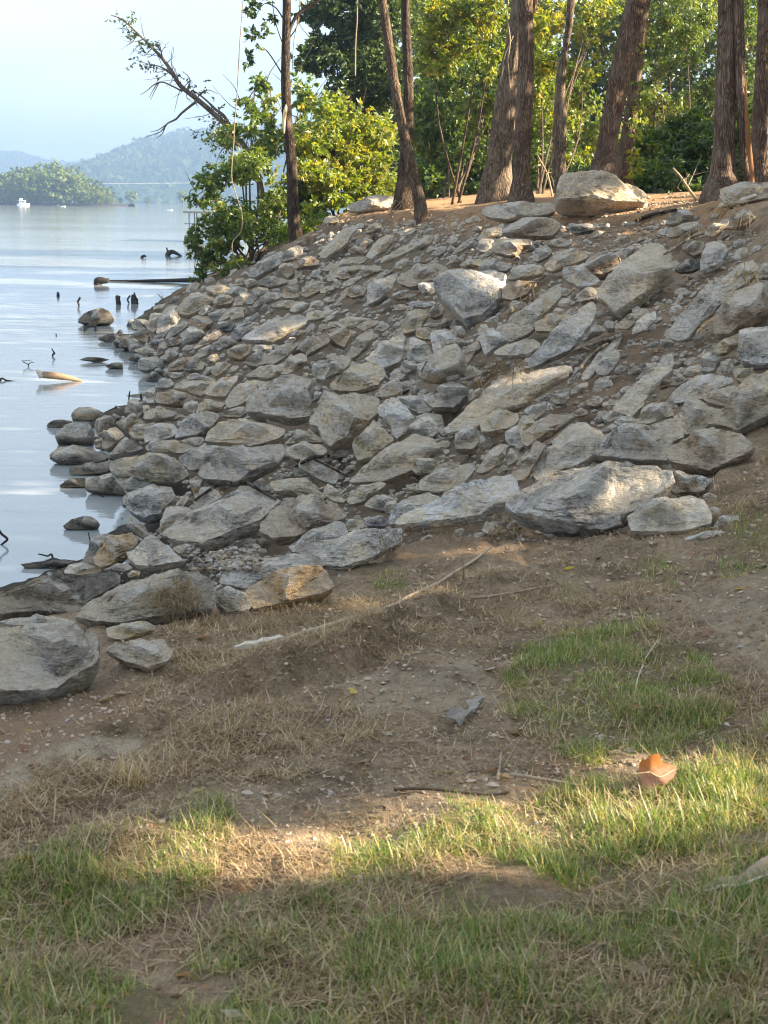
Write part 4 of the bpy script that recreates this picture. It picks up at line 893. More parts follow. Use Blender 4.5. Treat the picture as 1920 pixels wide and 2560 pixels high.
P|g|.7|40,280 100,210 160,130 240,140 290,240 220,290 90,290
P|w|.6|440,160 540,70 780,120 700,150 500,170
O|w|.7|1340,560 1400,470 1560,400 1720,420 1800,540 1700,600 1600,640 1450,640 1370,690
P|b|.7|60,920 200,760 340,880 280,930 100,940
P|t|.6|0,1050 150,960 300,930 500,980 600,1030 400,1130 250,1110 60,1110
P|t|.5|360,940 640,890 680,900 640,1000 580,1030 500,980
O|v|.5|70,450 180,370 300,355 430,395 330,440 210,475|thin flat purplish stone tip poking out over the lake|the purplish tip
O|t|.7|410,310 440,230 500,205 640,190 760,260 830,290 680,330 690,400 560,400 420,400
O|g|.9|195,600 210,480 350,420 480,400 680,400 710,460 700,600 690,690 560,710 420,690 300,680 210,720|squarish grey boulder outermost of the lakeside cluster|the squarish lakeside boulder
O|g|.8|120,860 210,740 270,680 420,680 540,710 690,700 700,770 890,860 800,940 600,960 480,980 290,985 180,890|long grey boulder with dark wet underside at the water|the wet-bottomed boulder
O|b|.8|710,460 740,360 850,300 950,330 970,400 880,470 800,580 740,590|rounded pitted brown boulder in the lakeside cluster|the pitted brown boulder
O|d|.7|890,300 970,280 1060,320 980,380
O|y|.8|980,420 1040,350 1220,270 1350,410 1200,480 1140,560 1050,470
O|g|.7|1090,300 1120,190 1190,90 1280,100 1330,180 1340,280 1290,350 1200,270|upright rounded grey stone like a tombstone by the lake|the tombstone-like stone
O|t|.8|800,700 830,600 900,470 1000,460 1120,580 1000,680 870,780 810,760
O|g|.7|900,860 980,740 1060,610 1130,590 1180,660 1350,740 1230,800 1100,800 950,850
O|g|.8|1340,380 1360,260 1450,190 1560,180 1700,230 1750,330 1560,380 1470,390 1400,400
O|t|.7|1150,560 1200,490 1350,440 1480,400 1340,560 1360,640 1220,640
O|v|.6|380,1060 400,990 600,960 820,940 900,910 920,1040 760,1080 560,1100 400,1100
Z|g|.8|505,1300 508,1215 560,1205 655,1195 700,1260 740,1340 640,1310
O|d|.6|250,1240 330,1160 460,1110 590,1110 600,1240 300,1262
O|b|.8|700,700 730,630 800,600 790,740 720,740
O|g|.6|1370,720 1480,600 1659,620 1659,780 1400,790
O|w|.7|1370,170 1350,80 1380,-30 1500,-60 1500,60 1490,170
Y|o|.7|810,210 850,150 950,50 1000,0 1130,-20 1180,60 1150,110 1000,250 880,300 830,260|orange-brown rock of thin layers beside the water|the layered orange rock
Y|d|.7|715,240 740,170 790,60 830,0 900,-20 1000,0 940,60 830,170 820,260 760,270
X|w|.7|210,930 290,880 380,830 460,750 610,850 660,930 750,1030 400,1100 300,1080 230,1000|grey pointed rock with white chalky spots|the white-spotted rock
Y|v|.4|900,300 1000,250 1110,235 1150,290 1080,320
X|o|.7|220,1120 270,1075 340,1100 330,1130 240,1160
X|g|.6|650,870 720,830 800,840 900,910 820,980 740,950
X|d|.6|180,670 300,620 390,660 380,720 480,740 400,800 300,720
Y|d|.5|180,265 260,220 330,215 410,200 620,200 720,215 640,240 570,285 400,290 250,295|low pale-backed slab half sunk in the lake|the half-sunk slab
Y|w|.6|555,310 600,250 700,225 830,280 820,310 720,320 640,350 560,350
Y|w|.7|730,780 760,745 820,735 855,770 800,790
'''
ROCKS_WATER = '''
Z|d|.8|460,300 500,250 560,230 610,212 650,240 675,290 665,312 560,322 490,312|round-topped grey boulder standing alone in the lake|the lone lake boulder
Z|d|.35|470,515 530,503 600,507 650,525 580,537 520,527|flat dark stone barely breaking the lake surface|the flat dark stone
Z|d|.6|622,562 660,545 725,535 732,575 660,577|small brown wedge of rock in the lake near the bank|the brown lake wedge
c|d|.7|298,222 340,180 380,165 430,175 457,205 450,228 350,234|low dark rock alone in the water close to the dirt|the low dark rock
'''
def parse(txt):
    out = []
    for ln in txt.strip().splitlines():
        f = ln.split('|'); u0_, v0_, s_ = WIN[f[0]]
        pts = np.array([[float(a) for a in p.split(',')] for p in f[3].split()]) / s_ + np.array([u0_, v0_])
        size = math.sqrt((pts.max(0) - pts.min(0)).prod()); cen = (pts.min(0) + pts.max(0)) / 4 + pts.mean(0) * .5
        out.append(dict(size=size, cen=cen, tone=f[1], th=float(f[2]), poly=pts, label=f[4] if len(f) > 4 else None, short=f[5] if len(f) > 5 else None))
    return out

def polar(pts, nb=240):
    """star-shaped outline -> radius table over angle, lightly smoothed"""
    th = np.linspace(-math.pi, math.pi, nb, endpoint=False); R = np.zeros(nb)
    d = np.stack([np.cos(th), np.sin(th)], -1)
    for i in range(len(pts)):
        a = pts[i]; b = pts[(i + 1) % len(pts)]; e = b - a
        den = d[:, 0] * e[1] - d[:, 1] * e[0]
        den = np.where(abs(den) < 1e-12, 1e-12, den)
        t = (a[0] * e[1] - a[1] * e[0]) / den; s = (a[0] * d[:, 1] - a[1] * d[:, 0]) / den
        ok = (t > 0) & (s >= -1e-6) & (s <= 1 + 1e-6); R = np.maximum(R, np.where(ok, t, 0))
    R = np.maximum(R, .15 * R.max())
    return R
def hull2(P):
    P = sorted(map(tuple, P))
    def half(Q):
        h = []
        for p in Q:
            while len(h) > 1 and (h[-1][0] - h[-2][0]) * (p[1] - h[-2][1]) - (h[-1][1] - h[-2][1]) * (p[0] - h[-2][0]) <= 0: h.pop()
            h.append(p)
        return h
    return np.array(half(P)[:-1] + half(P[::-1])[:-1])
def stone_verts(R, T, rg, res, layered=0.0, box=.5, nf=9, rough=1.0):
    v, f = ico(res)
    th = np.arctan2(v[:, 1], v[:, 0]); rho = np.hypot(v[:, 0], v[:, 1])
    nb = len(R); k = (th + math.pi) / (2 * math.pi) * nb; i0 = np.floor(k).astype(int) % nb; fr = k - np.floor(k)
    Rt = R[i0] * (1 - fr) + R[(i0 + 1) % nb] * fr
    t = np.minimum(rho, 1) ** .62; m = np.maximum(rho, 1e-6)
    rmean = R.mean(); xy = v[:, :2] / m[:, None] * (t * Rt)[:, None]
    e = np.clip(1 - t ** (7 if box < .4 else 5), 0, 1) ** (.42 if box < .4 else .55)
    top = np.full(len(v), 1.0); fid = np.zeros(len(v), int)
    for q in range(max(4, nf // 2 + 1)):           # broad fracture faces: one looks up, one under, the rest anyhow
        if box < .4: al, sl, c = rg.uniform(0, 2 * math.pi), rg.uniform(.1, .5), rg.uniform(.85, 1.2)
        elif q == 0: al, sl, c = -math.pi / 2 + rg.normal(0, .6), rg.uniform(.15, .65), rg.uniform(.62, .92)
        elif q == 1: al, sl, c = math.pi / 2 + rg.normal(0, .55), rg.uniform(.9, 2.2), rg.uniform(.6, 1.0)
        else: al, sl, c = rg.uniform(0, 2 * math.pi), rg.uniform(.35, 1.5), rg.uniform(.7, 1.25)
        pl = c + sl * (xy / rmean) @ np.array([math.cos(al), math.sin(al)]); fid[pl < top] = q + 1; top = np.minimum(top, pl)
    top = np.maximum(top, .06)
    fid[e < top] = 20 + ((th[e < top] + math.pi) * 1.1).astype(int); z = np.where(v[:, 2] >= 0, T * np.minimum(e, top), -T * e)
    for q in range(3):                             # broken-off corners at the rim
        al = rg.uniform(0, 2 * math.pi); n = np.array([math.cos(al), math.sin(al)]); d = (xy @ n).max() * rg.uniform(.55, .8)
        cut = np.maximum(xy @ n - d, 0); z = np.where(v[:, 2] >= 0, np.minimum(z, np.maximum(T * .06, z - cut * rg.uniform(.5, 1.6))), z)
    p = np.c_[xy, z]
    s = min(rmean, T * 2.2); s3 = max(s, 1e-3)
    dirn = p / (np.linalg.norm(p, axis=1, keepdims=True) + 1e-9); dirn[:, 2] += .6 * np.sign(z); dirn /= np.linalg.norm(dirn, axis=1, keepdims=True) + 1e-9
    o = rg.uniform(0, 50, 3)
    disp = .035 * fbm(p / s3 * 1.6 + o, 3) + .042 * fbm(p / s3 * 4.5 + o, 4, .6) - .07 * np.maximum(0, abs(fbm(p / s3 * 2.2 + o + 9, 2)) - .45)
    if res >= 5: disp = disp + .014 * fbm(p / s3 * 14 + o, 3)
    p = p + dirn * (disp * s3 * rough)[:, None]
    if layered > 0:                                # bedding planes
        ax = np.array([rg.uniform(-.3, .3), .8, rg.uniform(.2, .9)]); ax /= np.linalg.norm(ax)
        h = (p @ ax) / s3 * 6 + .8 * fbm(p / s3 * 1.5 + o, 2)
        st = abs((h % 1.0) - .5) * 2
        p = p - dirn * (layered * .05 * s3 * np.clip((st - .55) / .3, 0, 1))[:, None]
    stone_verts.facet = np.clip(np.random.default_rng(int(rg.integers(1e6))).normal(.5, .27, 40), 0, 1)[fid[f[:, 0]]]
    return p, f
def chunk_outline(rg, el):
    """angular outline of a broken stone, unit length, elongated by 1/el"""
    n = int(rg.integers(4, 8)); a = np.sort(rg.uniform(0, 1, n) * .6 + np.arange(n)) / n * 2 * math.pi
    P = np.stack([np.cos(a), np.sin(a)], -1) * rg.uniform(.75, 1.1, (n, 1)) * np.array([.5, .5 * el])
    return polar(hull2(P - P.mean(0)))
STONE_ROOT = []
def outline_rock(spec, seed, water=False):
    poly = np.array(spec['poly'], float); rg = np.random.default_rng(seed)
    cen = (poly.min(0) + poly.max(0)) / 2 * .5 + poly.mean(0) * .5
    bot = poly[poly[:, 1].argmax()]
    pc = cen + (bot - cen) * np.array([.1, (.86 if spec['th'] > .45 else .7) if not water else .97])
    H, ok = hit([pc[0]], [pc[1]]); P0 = H[0]
    size = math.sqrt(max((poly.max(0) - poly.min(0)).prod(), 1))
    n_t = tnormal(P0[0], P0[1])[0]; dv = (P0 - CAM) / np.linalg.norm(P0 - CAM)
    flat = spec['th'] <= .45
    n = n_t * (.72 if flat else .5) - dv * (.5 if flat else .75)
    if water: n = np.array([0, 0, .35]) - dv
    n /= np.linalg.norm(n)
    e1 = np.cross(n, [0, 0, 1.0]); e1 = -e1 / np.linalg.norm(e1); 
    if e1 @ RV < 0: e1 = -e1
    e2 = np.cross(n, e1); e2 = e2 if e2 @ UV > 0 else -e2
    target = poly.copy(); work = poly.copy(); w_px = size
    res = 5 if size > 150 else (4 if size > 42 else 3)
    layered = 1.0 if (spec['short'] or '').find('layer') >= 0 else (.55 if rg.random() < .35 else 0)
    for it in range(3):
        d = ray(work[:, 0], work[:, 1]); t = ((P0 - CAM) @ n) / (d @ n); Q = CAM + d * t[:, None]
        q2 = np.stack([(Q - P0) @ e1, (Q - P0) @ e2], -1)
        c2 = (q2.min(0) + q2.max(0)) / 2 * .35 + q2.mean(0) * .65
        R = .55 * polar(q2 - c2) + .45 * polar(hull2(q2 - c2))
        ev = np.sqrt(np.linalg.eigvalsh(np.cov((q2 - c2).T))); T = min(spec['th'], .55 if spec['th'] >= .85 else 9) * 2.7 * max(ev[0], .25 * ev[1])
        rg2 = np.random.default_rng(seed + 1)
        blk = spec['th'] >= .85
        p, f = stone_verts(R, T, rg2, 3 if it < 2 else res, layered, .34 if blk else .5, 7 if blk else (10 if size < 60 else 15))
        W = P0 + (c2[0] + p[:, 0])[:, None] * e1 + (c2[1] + p[:, 1])[:, None] * e2 + p[:, 2][:, None] * n
        if it < 2:
            uv = proj(W); s = (target.max(0) - target.min(0)) / (uv.max(0) - uv.min(0))
            s = np.clip(s, .6, 1.25); cu = (uv.max(0) + uv.min(0)) / 2; ct = (target.max(0) + target.min(0)) / 2
            wc = (work.max(0) + work.min(0)) / 2
            work = wc + (work - wc) * s + (ct - cu)
    org = P0.copy()
    if np.linalg.det(np.stack([e1, e2, n])) < 0: f = f[:, ::-1]
    me = build_mesh('riprap_stone', W - org, f, M['stone'], True, {'facet': ('FACE', stone_verts.facet)}, sharp=math.radians(24 if size > 90 else 17))
    o = new_obj('riprap_stone', me); o.location = org
    c, dust, vein = TONE[spec['tone']]
    k = rg.uniform(.85, 1.18); wv = rg.uniform(-.02, .02)
    o.color = (c[0] * k + wv, c[1] * k, c[2] * k - wv, 1); o['dust'] = dust * rg.uniform(.75, 1.1); o['vein'] = vein * rg.uniform(.6, 1.15)
    spec.update(obj=o, cen=cen, size=size, pos=org, W=W)
    return o
TONE_WORD = {'k': 'grey-brown', 'g': 'blue-grey', 't': 'tan', 'b': 'brown', 'w': 'pale grey', 'd': 'dark grey', 'y': 'yellowish', 'o': 'orange-brown', 'v': 'purplish grey', 'r': 'reddish'}
def label_rocks(S):
    used = set(s['label'] for s in S if s['label']); land = [s for s in S if s['short']]
    for s in S:
        if s['label']: continue
        p = s['poly']; ext = p.max(0) - p.min(0); asp = ext[0] / ext[1]
        c = np.cov((p - p.mean(0)).T); ev = np.sqrt(np.linalg.eigvalsh(c)); el = ev[1] / max(ev[0], 1e-6)
        nm = 'upright' if asp < .8 else ('long' if el > 2.5 else ('squat' if asp > 1.7 else ('wedge-like' if len(p) <= 5 else 'blocky')))
        sz = 'small ' if s['size'] < 38 else ('' if s['size'] < 80 else 'large ')
        cand = sorted(land, key=lambda L: np.linalg.norm(L['cen'] - s['cen']) / (1 + .004 * L['size']))
        done = None
        for n_anchor in (1, 2):
            for a in cand[:5]:
                d = s['cen'] - a['cen']
                dr = ('just above' if d[1] < 0 else 'just below') if abs(d[1]) > abs(d[0]) else ('lakeward of' if d[0] < 0 else 'landward of')
                base = f"{sz}{nm} {TONE_WORD[s['tone']]} stone {dr} {a['short']}"
                if n_anchor == 2:
                    b = [x for x in cand[:6] if x is not a][0]; base += f", near {b['short'].replace('the ', '', 1)}"
                if base not in used and len(base.split()) <= 16: done = base; break
            if done: break
        s['label'] = done or base; used.add(s['label'])
SPECS = parse(ROCKS); WSPECS = parse(ROCKS_WATER)
label_rocks(SPECS)
for i, s in enumerate(SPECS): outline_rock(s, 1000 + i * 3)
for i, s in enumerate(WSPECS): outline_rock(s, 5000 + i * 3, True)
for s in SPECS + WSPECS:
    tag(s['obj'], s['label'], 'boulder' if s['size'] > 120 else 'stone', 'riprap stones of the bank' if s not in WSPECS else None)

# filler stones between the traced ones: chosen on the slope itself
def filler():
    rg = np.random.default_rng(99); polys = [s['poly'] for s in SPECS]
    got = []; protos = {}
    for k in range(10):
        el = rg.uniform(.5, 1.0); R = chunk_outline(rg, el)
        p, f = stone_verts(R, .3 * el, np.random.default_rng(300 + k), 3, nf=9)
        protos[k] = build_mesh('rubble_stone', p, f, M['stone'], True, {'facet': ('FACE', stone_verts.facet)}, sharp=math.radians(24))
    tries = 0
    while len(got) < 62 and tries < 6000:
        tries += 1
        q = np.array([[rg.uniform(260, 1925), rg.uniform(530, 1540)]])
        if not inpoly(q, BANK)[0]: continue
        if any(inpoly(q, P)[0] for P in polys): continue
        r = rg.uniform(10, 17)
        if any(np.hypot(*(q[0] - g)) < 26 for g in got): continue
        got.append(q[0]); H, _ = hit([q[0, 0]], [q[0, 1]]); P = H[0]
        o = new_obj('rubble_stone', protos[int(rg.integers(10))]); sz = 2 * r * pxm(P[1]) * rg.uniform(.9, 1.4)
        o.scale = (sz, sz * rg.uniform(.7, 1), sz * rg.uniform(.7, 1.1)); n = tnormal(P[0], P[1])[0]
        o.rotation_euler = (Vector(n).to_track_quat('Z', 'Y') @ Matrix.Rotation(rg.uniform(0, 6.28), 3, 'Z').to_quaternion()).to_euler()
        o.location = P + n * sz * .08
        tn = 'ttgtbw'[int(rg.integers(6))]; c, du, ve = TONE[tn]; o.color = (*c, 1); o['dust'] = du; o['vein'] = ve
        tag(o, 'fist-sized dusty stone wedged in the soil between the larger stones', 'stone', 'small stones between the large ones')
filler()
def riprap_rubble():
    """the smaller riprap between the big stones, too many to pick apart: one object"""
    rg = np.random.default_rng(123); polys = [(s['poly'], s['poly'].min(0), s['poly'].max(0)) for s in SPECS]
    protos = []
    for res in (3, 2):
        L = []
        for k in range(14):
            el = rg.uniform(.35, .9); R = chunk_outline(rg, el)
            L.append((*stone_verts(R, .36 * (.4 + el * .6), np.random.default_rng(400 + k), res, .5 if k % 3 == 0 else 0, nf=10), stone_verts.facet))
        protos.append(L)
    mb = MB(); tint = []; placed = []; fac = []
    q = np.c_[rg.uniform(240, 1930, 20000), rg.uniform(530, 1560, 20000)]
    q = q[inpoly(q, BANK)]
    H, ok = hit(q[:, 0], q[:, 1]); N = tnormal(H[:, 0], H[:, 1])
    dens = np.clip(1.2 - (q[:, 0] - 500) / 2200, .6, 1) * np.where(inpoly(q, [(1480, 880), (1640, 760), (1660, 860), (1400, 1100), (1300, 1140)]), .3, 1)           # the soil shows more towards the upper landward side
    pick = rg.random(len(q)); count = 0
    for i in range(len(q)):
        if count >= 2300: break
        c = q[i]
        if pick[i] > dens[i]: continue
        if any((c > lo - 2).all() and (c < hi + 2).all() and inpoly(c[None], p + (p.mean(0) - p) * .06)[0] for p, lo, hi in polys): continue
        r = (7 + (17 + 12 * (c[0] > 1000)) * rg.random() ** 2.0) * (.55 + .45 * min(1, (c[1] - 450) / 600))
        if placed and (np.hypot(*(np.array(placed)[:, :2] - c).T) < 55e-2 * (r + np.array(placed)[:, 2])).any(): continue
        placed.append((c[0], c[1], r)); count += 1
        sz = 2 * r * pxm(H[i, 1]) * 1.25; p, f, fa = protos[0 if r > 13 else 1][int(rg.integers(14))]; fac.append(fa)
        n = N[i] * .8 - ray(*c) * rg.uniform(0, .7) + rg.normal(0, .2, 3); n /= np.linalg.norm(n)
        a = RV * .85 + UV * rg.uniform(-.1, .9) + rg.normal(0, .25, 3); a -= n * (a @ n); a /= np.linalg.norm(a); b = np.cross(n, a)
        mb.add(H[i] - np.array([0, 0, .08]) + n * sz * .12 + sz * (p[:, :1] * a + p[:, 1:2] * b + p[:, 2:] * n), f); tint.append(np.full(len(f), rg.random()))
    me = mb.mesh('riprap_rubble', M['rubble'], True, {'tint': ('FACE', np.concatenate(tint)), 'facet': ('FACE', np.concatenate(fac))}, sharp=math.radians(15))
    o = new_obj('riprap_rubble', me); o['kind'] = 'stuff'
riprap_rubble()
def rubble(name, n, polys, rmin, rmax, seed, cols, mat=None, lift=.2):
    """gravel-sized pieces nobody could count: one object"""
    rg = np.random.default_rng(seed); pts = []
    A = np.array(sum([list(p) for p in polys], [])); lo, hi = A.min(0), A.max(0)
    while len(pts) < n:
        q = np.c_[rg.uniform(lo[0], hi[0], 4 * n), rg.uniform(lo[1], hi[1], 4 * n)]
        k = np.zeros(len(q), bool)
        for p in polys: k |= inpoly(q, p)
        pts += list(q[k])
    q = np.array(pts[:n]); H, ok = hit(q[:, 0], q[:, 1])
    H[:, 2] = ground_height(H[:, 0], H[:, 1])
    sc = pxm(H[:, 1]) * (rmin + (rmax - rmin) * rg.random(n) ** 2.5)
    v, f = ico(1); nv = len(v)
    J = v[None] * (1 + .3 * rg.standard_normal((n, nv, 1)))
    ang = rg.uniform(0, 6.28, n); c, s = np.cos(ang)[:, None], np.sin(ang)[:, None]
    J = J * np.stack([np.ones(n), rg.uniform(.5, 1, n), rg.uniform(.4, .8, n)], -1)[:, None]
    X = J[..., 0] * c - J[..., 1] * s; Y = J[..., 0] * s + J[..., 1] * c
    V = np.stack([X, Y, J[..., 2]], -1) * sc[:, None, None] + (H + np.c_[np.zeros(n), np.zeros(n), sc * lift])[:, None]
    F = f[None] + (np.arange(n) * nv)[:, None, None]
    me = build_mesh(name, V.reshape(-1, 3), F.reshape(-1, 3), mat or M['gravel'], False, {'tint': ('FACE', np.repeat(rg.random(n), len(f)))})
    o = new_obj(name, me); o['kind'] = 'stuff'; return o
def gravel_mat(name, stops):
    s = NT(name); c = s.ramp(s.attr('tint'), stops); co = s.objco(None, False); n = s.noise(co, 60, 4, .7)
    c = s.mix(.6, c, s.ramp(n, [(.3, .65), (.7, 1.3)]), 'MULTIPLY'); s.pbr(c, .92, s.bump(n, .6, .01), .2); return s.m
M['gravel'] = gravel_mat('loose_gravel', [(0, (.22, .165, .115)), (.35, (.33, .265, .19)), (.65, (.38, .335, .27)), (.85, (.27, .265, .255)), (1, (.46, .43, .38))])
M['clod'] = gravel_mat('soil_clods', [(0, (.22, .16, .11)), (.5, (.35, .27, .19)), (1, (.47, .38, .28))])
rubble('riprap_gravel', 4200, [BANK], 2.0, 10.5, 21, None)
rubble('bank_soil_clods', 4000, [BANK], 1.5, 6, 22, None, M['clod'])
DIRT = [(-40, 1780), (300, 1600), (480, 1540), (640, 1440), (820, 1460), (1100, 1380), (1400, 1345), (1760, 1250), (1960, 1080), (1960, 2000), (1000, 2150), (-40, 2150)]
rubble('dirt_clods', 9500, [DIRT], 1.0, 8, 23, None, M['clod'])
rubble('dirt_pebbles', 900, [DIRT], 1.5, 9, 24, None)
rubble('crest_litter_chips', 2200, [[(860, 545), (1100, 528), (1400, 540), (1700, 480), (1760, 500), (1700, 560), (1450, 640), (1150, 570), (900, 590)]], 2, 6, 25, None, M['clod'])

# ------------------------------------------------------------------ trees and shrubs
SA = np.cross(SUND, [0, 0, 1.0]); SA /= np.linalg.norm(SA); SB = np.cross(SA, SUND)
def win(t, s):
    u0_, v0_, k = WIN[t]; return [(u0_ + float(a.split(',')[0]) / k, v0_ + float(a.split(',')[1]) / k) for a in s.split()]
# places where the photo shows sun on the ground: the crowns have openings towards the sun there
LIT = [[(1120, 2150), (1190, 2030), (1450, 1970), (1700, 1900), (1930, 1840), (1930, 2060), (1700, 2120), (1350, 2165)],
       [(680, 2150), (720, 2110), (850, 2070), (1000, 2035), (1040, 2075), (880, 2110), (760, 2150)],
       [(250, 2025), (340, 2010), (360, 2060), (270, 2070)], [(320, 2150), (420, 2125), (440, 2190), (340, 2210)],
       [(1500, 1830), (1570, 1825), (1590, 1850), (1510, 1855)],
       win('c', '1150,520 1210,470 1330,430 1470,395 1500,440 1525,495 1480,530 1390,550 1270,590 1180,610'),
       win('b', '360,780 600,700 850,640 1080,660 1090,720 900,740 600,770 420,800'), win('b', '600,1180 720,1130 800,1110 800,1150 740,1180 610,1210'),
       win('b', '1140,840 1200,810 1280,830 1280,860 1200,860'), win('b', '1450,480 1520,470 1530,500 1460,510'),
       win('I', '700,280 760,190 950,230 950,330 820,370'), win('I', '600,640 620,560 740,590 700,630 610,670'), win('I', '430,70 640,40 640,110 460,130'), win('I', '700,30 900,0 1010,90 760,80'),
       win('J', '640,120 760,70 880,130 880,180 740,230 650,190'), win('K', '1140,380 1250,260 1430,190 1530,280 1440,430 1200,430'),
       [(850, 560), (1100, 535), (1250, 565), (1500, 590), (1640, 560), (1770, 500), (1770, 470), (1400, 490), (860, 525)],
       win('B', '0,400 300,280 700,180 900,170 1250,260 1000,310 400,330 0,440'), win('E', '400,780 620,650 660,760 500,850'), win('E', '1250,800 1500,720 1560,780 1350,880'),
       win('Z', '240,650 250,600 360,605 495,630 480,655 330,660'), win('M', '0,0 20,0 20,20 0,20')]
LITP = []
DG = bpy.context.evaluated_depsgraph_get(); DG.update()
def cast(q):
    out = []
    for u, v in q:
        d = ray(u, v); ok, loc, *_ = SC.ray_cast(DG, Vector(CAM), Vector(d))
        out.append(np.array(loc) if ok else hit([u], [v])[0][0])
    return np.array(out)
for p in LIT:
    q = np.array(p, float); H = cast(q); H[:, 2] += .02
    LITP.append((np.stack([H @ SA, H @ SB], -1), (H @ SUND).max()))
def sun_keep(P, r):
    ab = np.stack([P @ SA, P @ SB], -1); s = P @ SUND
    jt = np.c_[ab * 2.6, ab[:, 0] * 0]; ab = ab + .16 * np.stack([fbm(jt, 3), fbm(jt + 31.7, 3)], -1); keep = np.ones(len(P), bool)
    for poly, smax in LITP:
        c = poly.mean(0); g = c + (poly - c) * 1.0
        d = poly - c; L = np.linalg.norm(d, axis=1, keepdims=True); g = poly + d / (L + 1e-9) * r
        keep &= ~(inpoly(ab, g) & (s > smax + .5))
    return keep
def leaf_geo(C, size, rg, droop=.35, wid=.5, axis=None):
    n = len(C); ax = rg.standard_normal((n, 3)); ax[:, 2] = ax[:, 2] * .6 - droop
    if axis is not None: ax = ax * .6 + axis
    ax /= np.linalg.norm(ax, axis=1, keepdims=True)
    sd = np.cross(ax, rg.standard_normal((n, 3))); sd /= np.linalg.norm(sd, axis=1, keepdims=True) + 1e-9
    nm = np.cross(ax, sd); L = size[:, None]; w = L * wid * .5
    V = np.stack([C, C + ax * L * .42 + sd * w + nm * L * .06, C + ax * L, C + ax * L * .42 - sd * w + nm * L * .06], 1)
    return V.reshape(-1, 3), (np.arange(n)[:, None] * 4 + np.arange(4)[None])
def twig_cloud(blobs, rg, per=12, spread=.16):
    """blobs: (u, v, ru, rv, Y, depth, twigs[, tint]) in photo pixels / metres -> leaf bases, axis, tint"""
    C = []; A = []; Tt = []; sub = []
    for b in blobs:                                # each mass breaks up into smaller uneven sprays
        m = 4 if b[6] > 24 else 1
        for q in range(m):
            o = rg.standard_normal(3) * (.42 if m > 1 else 0); k = rg.uniform(.38, .72) if m > 1 else 1.0
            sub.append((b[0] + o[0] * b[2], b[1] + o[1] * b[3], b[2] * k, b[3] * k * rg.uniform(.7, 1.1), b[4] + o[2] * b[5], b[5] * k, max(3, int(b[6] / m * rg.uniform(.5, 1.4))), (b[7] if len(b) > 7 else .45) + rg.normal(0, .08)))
    for b in sub:
        u, v, ru, rv, Y, dy, n = b[:7]; tn = b[7] if len(b) > 7 else .45
        c = at(u, v, Y); k = pxm(Y); d = rg.standard_normal((n, 3)); d /= np.linalg.norm(d, axis=1, keepdims=True)
        d *= (rg.random(n) ** .42 * (1 + .45 * fbm(d * 2.1 + rg.uniform(0, 50, 3), 3)) + .28 * (rg.random(n) < .12) * rg.random(n))[:, None]
        tw = c + d * np.array([ru * k, dy, rv * k])
        dirs = d * np.array([1, .6, .7]) + rg.standard_normal((n, 3)) * .5 + np.array([0, 0, -.15]); dirs /= np.linalg.norm(dirs, axis=1, keepdims=True)
        tl = rg.uniform(.25, .6, n) * min(1, ru * k * 1.4)
        s = rg.random((n, per)) - .3
        P = tw[:, None] + dirs[:, None] * (s * tl[:, None])[..., None] + rg.standard_normal((n, per, 3)) * spread * .35 * min(1, ru * k)
        C.append(P.reshape(-1, 3)); A.append(np.repeat(dirs, per, 0))
        Tt.append(np.clip(np.repeat(rg.normal(tn, .13, n), per) + rg.normal(0, .1, n * per), 0, 1))
    return np.vstack(C), np.vstack(A), np.concatenate(Tt)
def crown(parent, blobs, mat, seed, leaf=.12, per=12, droop=.35, wid=.5, spread=.16, cull=True, name='crown', org=None):
    rg = np.random.default_rng(seed); C, A, T = twig_cloud(blobs, rg, per, spread)
    sz = leaf * rg.uniform(.6, 1.3, len(C))
    if cull:
        k = sun_keep(C, leaf * 1.3); C, A, T, sz = C[k], A[k], T[k], sz[k]
    V, F = leaf_geo(C, sz, rg, droop, wid, A * .8)
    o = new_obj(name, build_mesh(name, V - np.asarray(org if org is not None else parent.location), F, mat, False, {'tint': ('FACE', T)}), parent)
    o['kind'] = 'stuff'; return o
def px_path(pts, Y, base_z=None):
    P = np.array([at(p[0], p[1], Y + (p[3] if len(p) > 3 else 0)) for p in pts]); R = np.array([p[2] for p in pts]) * pxm(Y) * .5
    return P, R
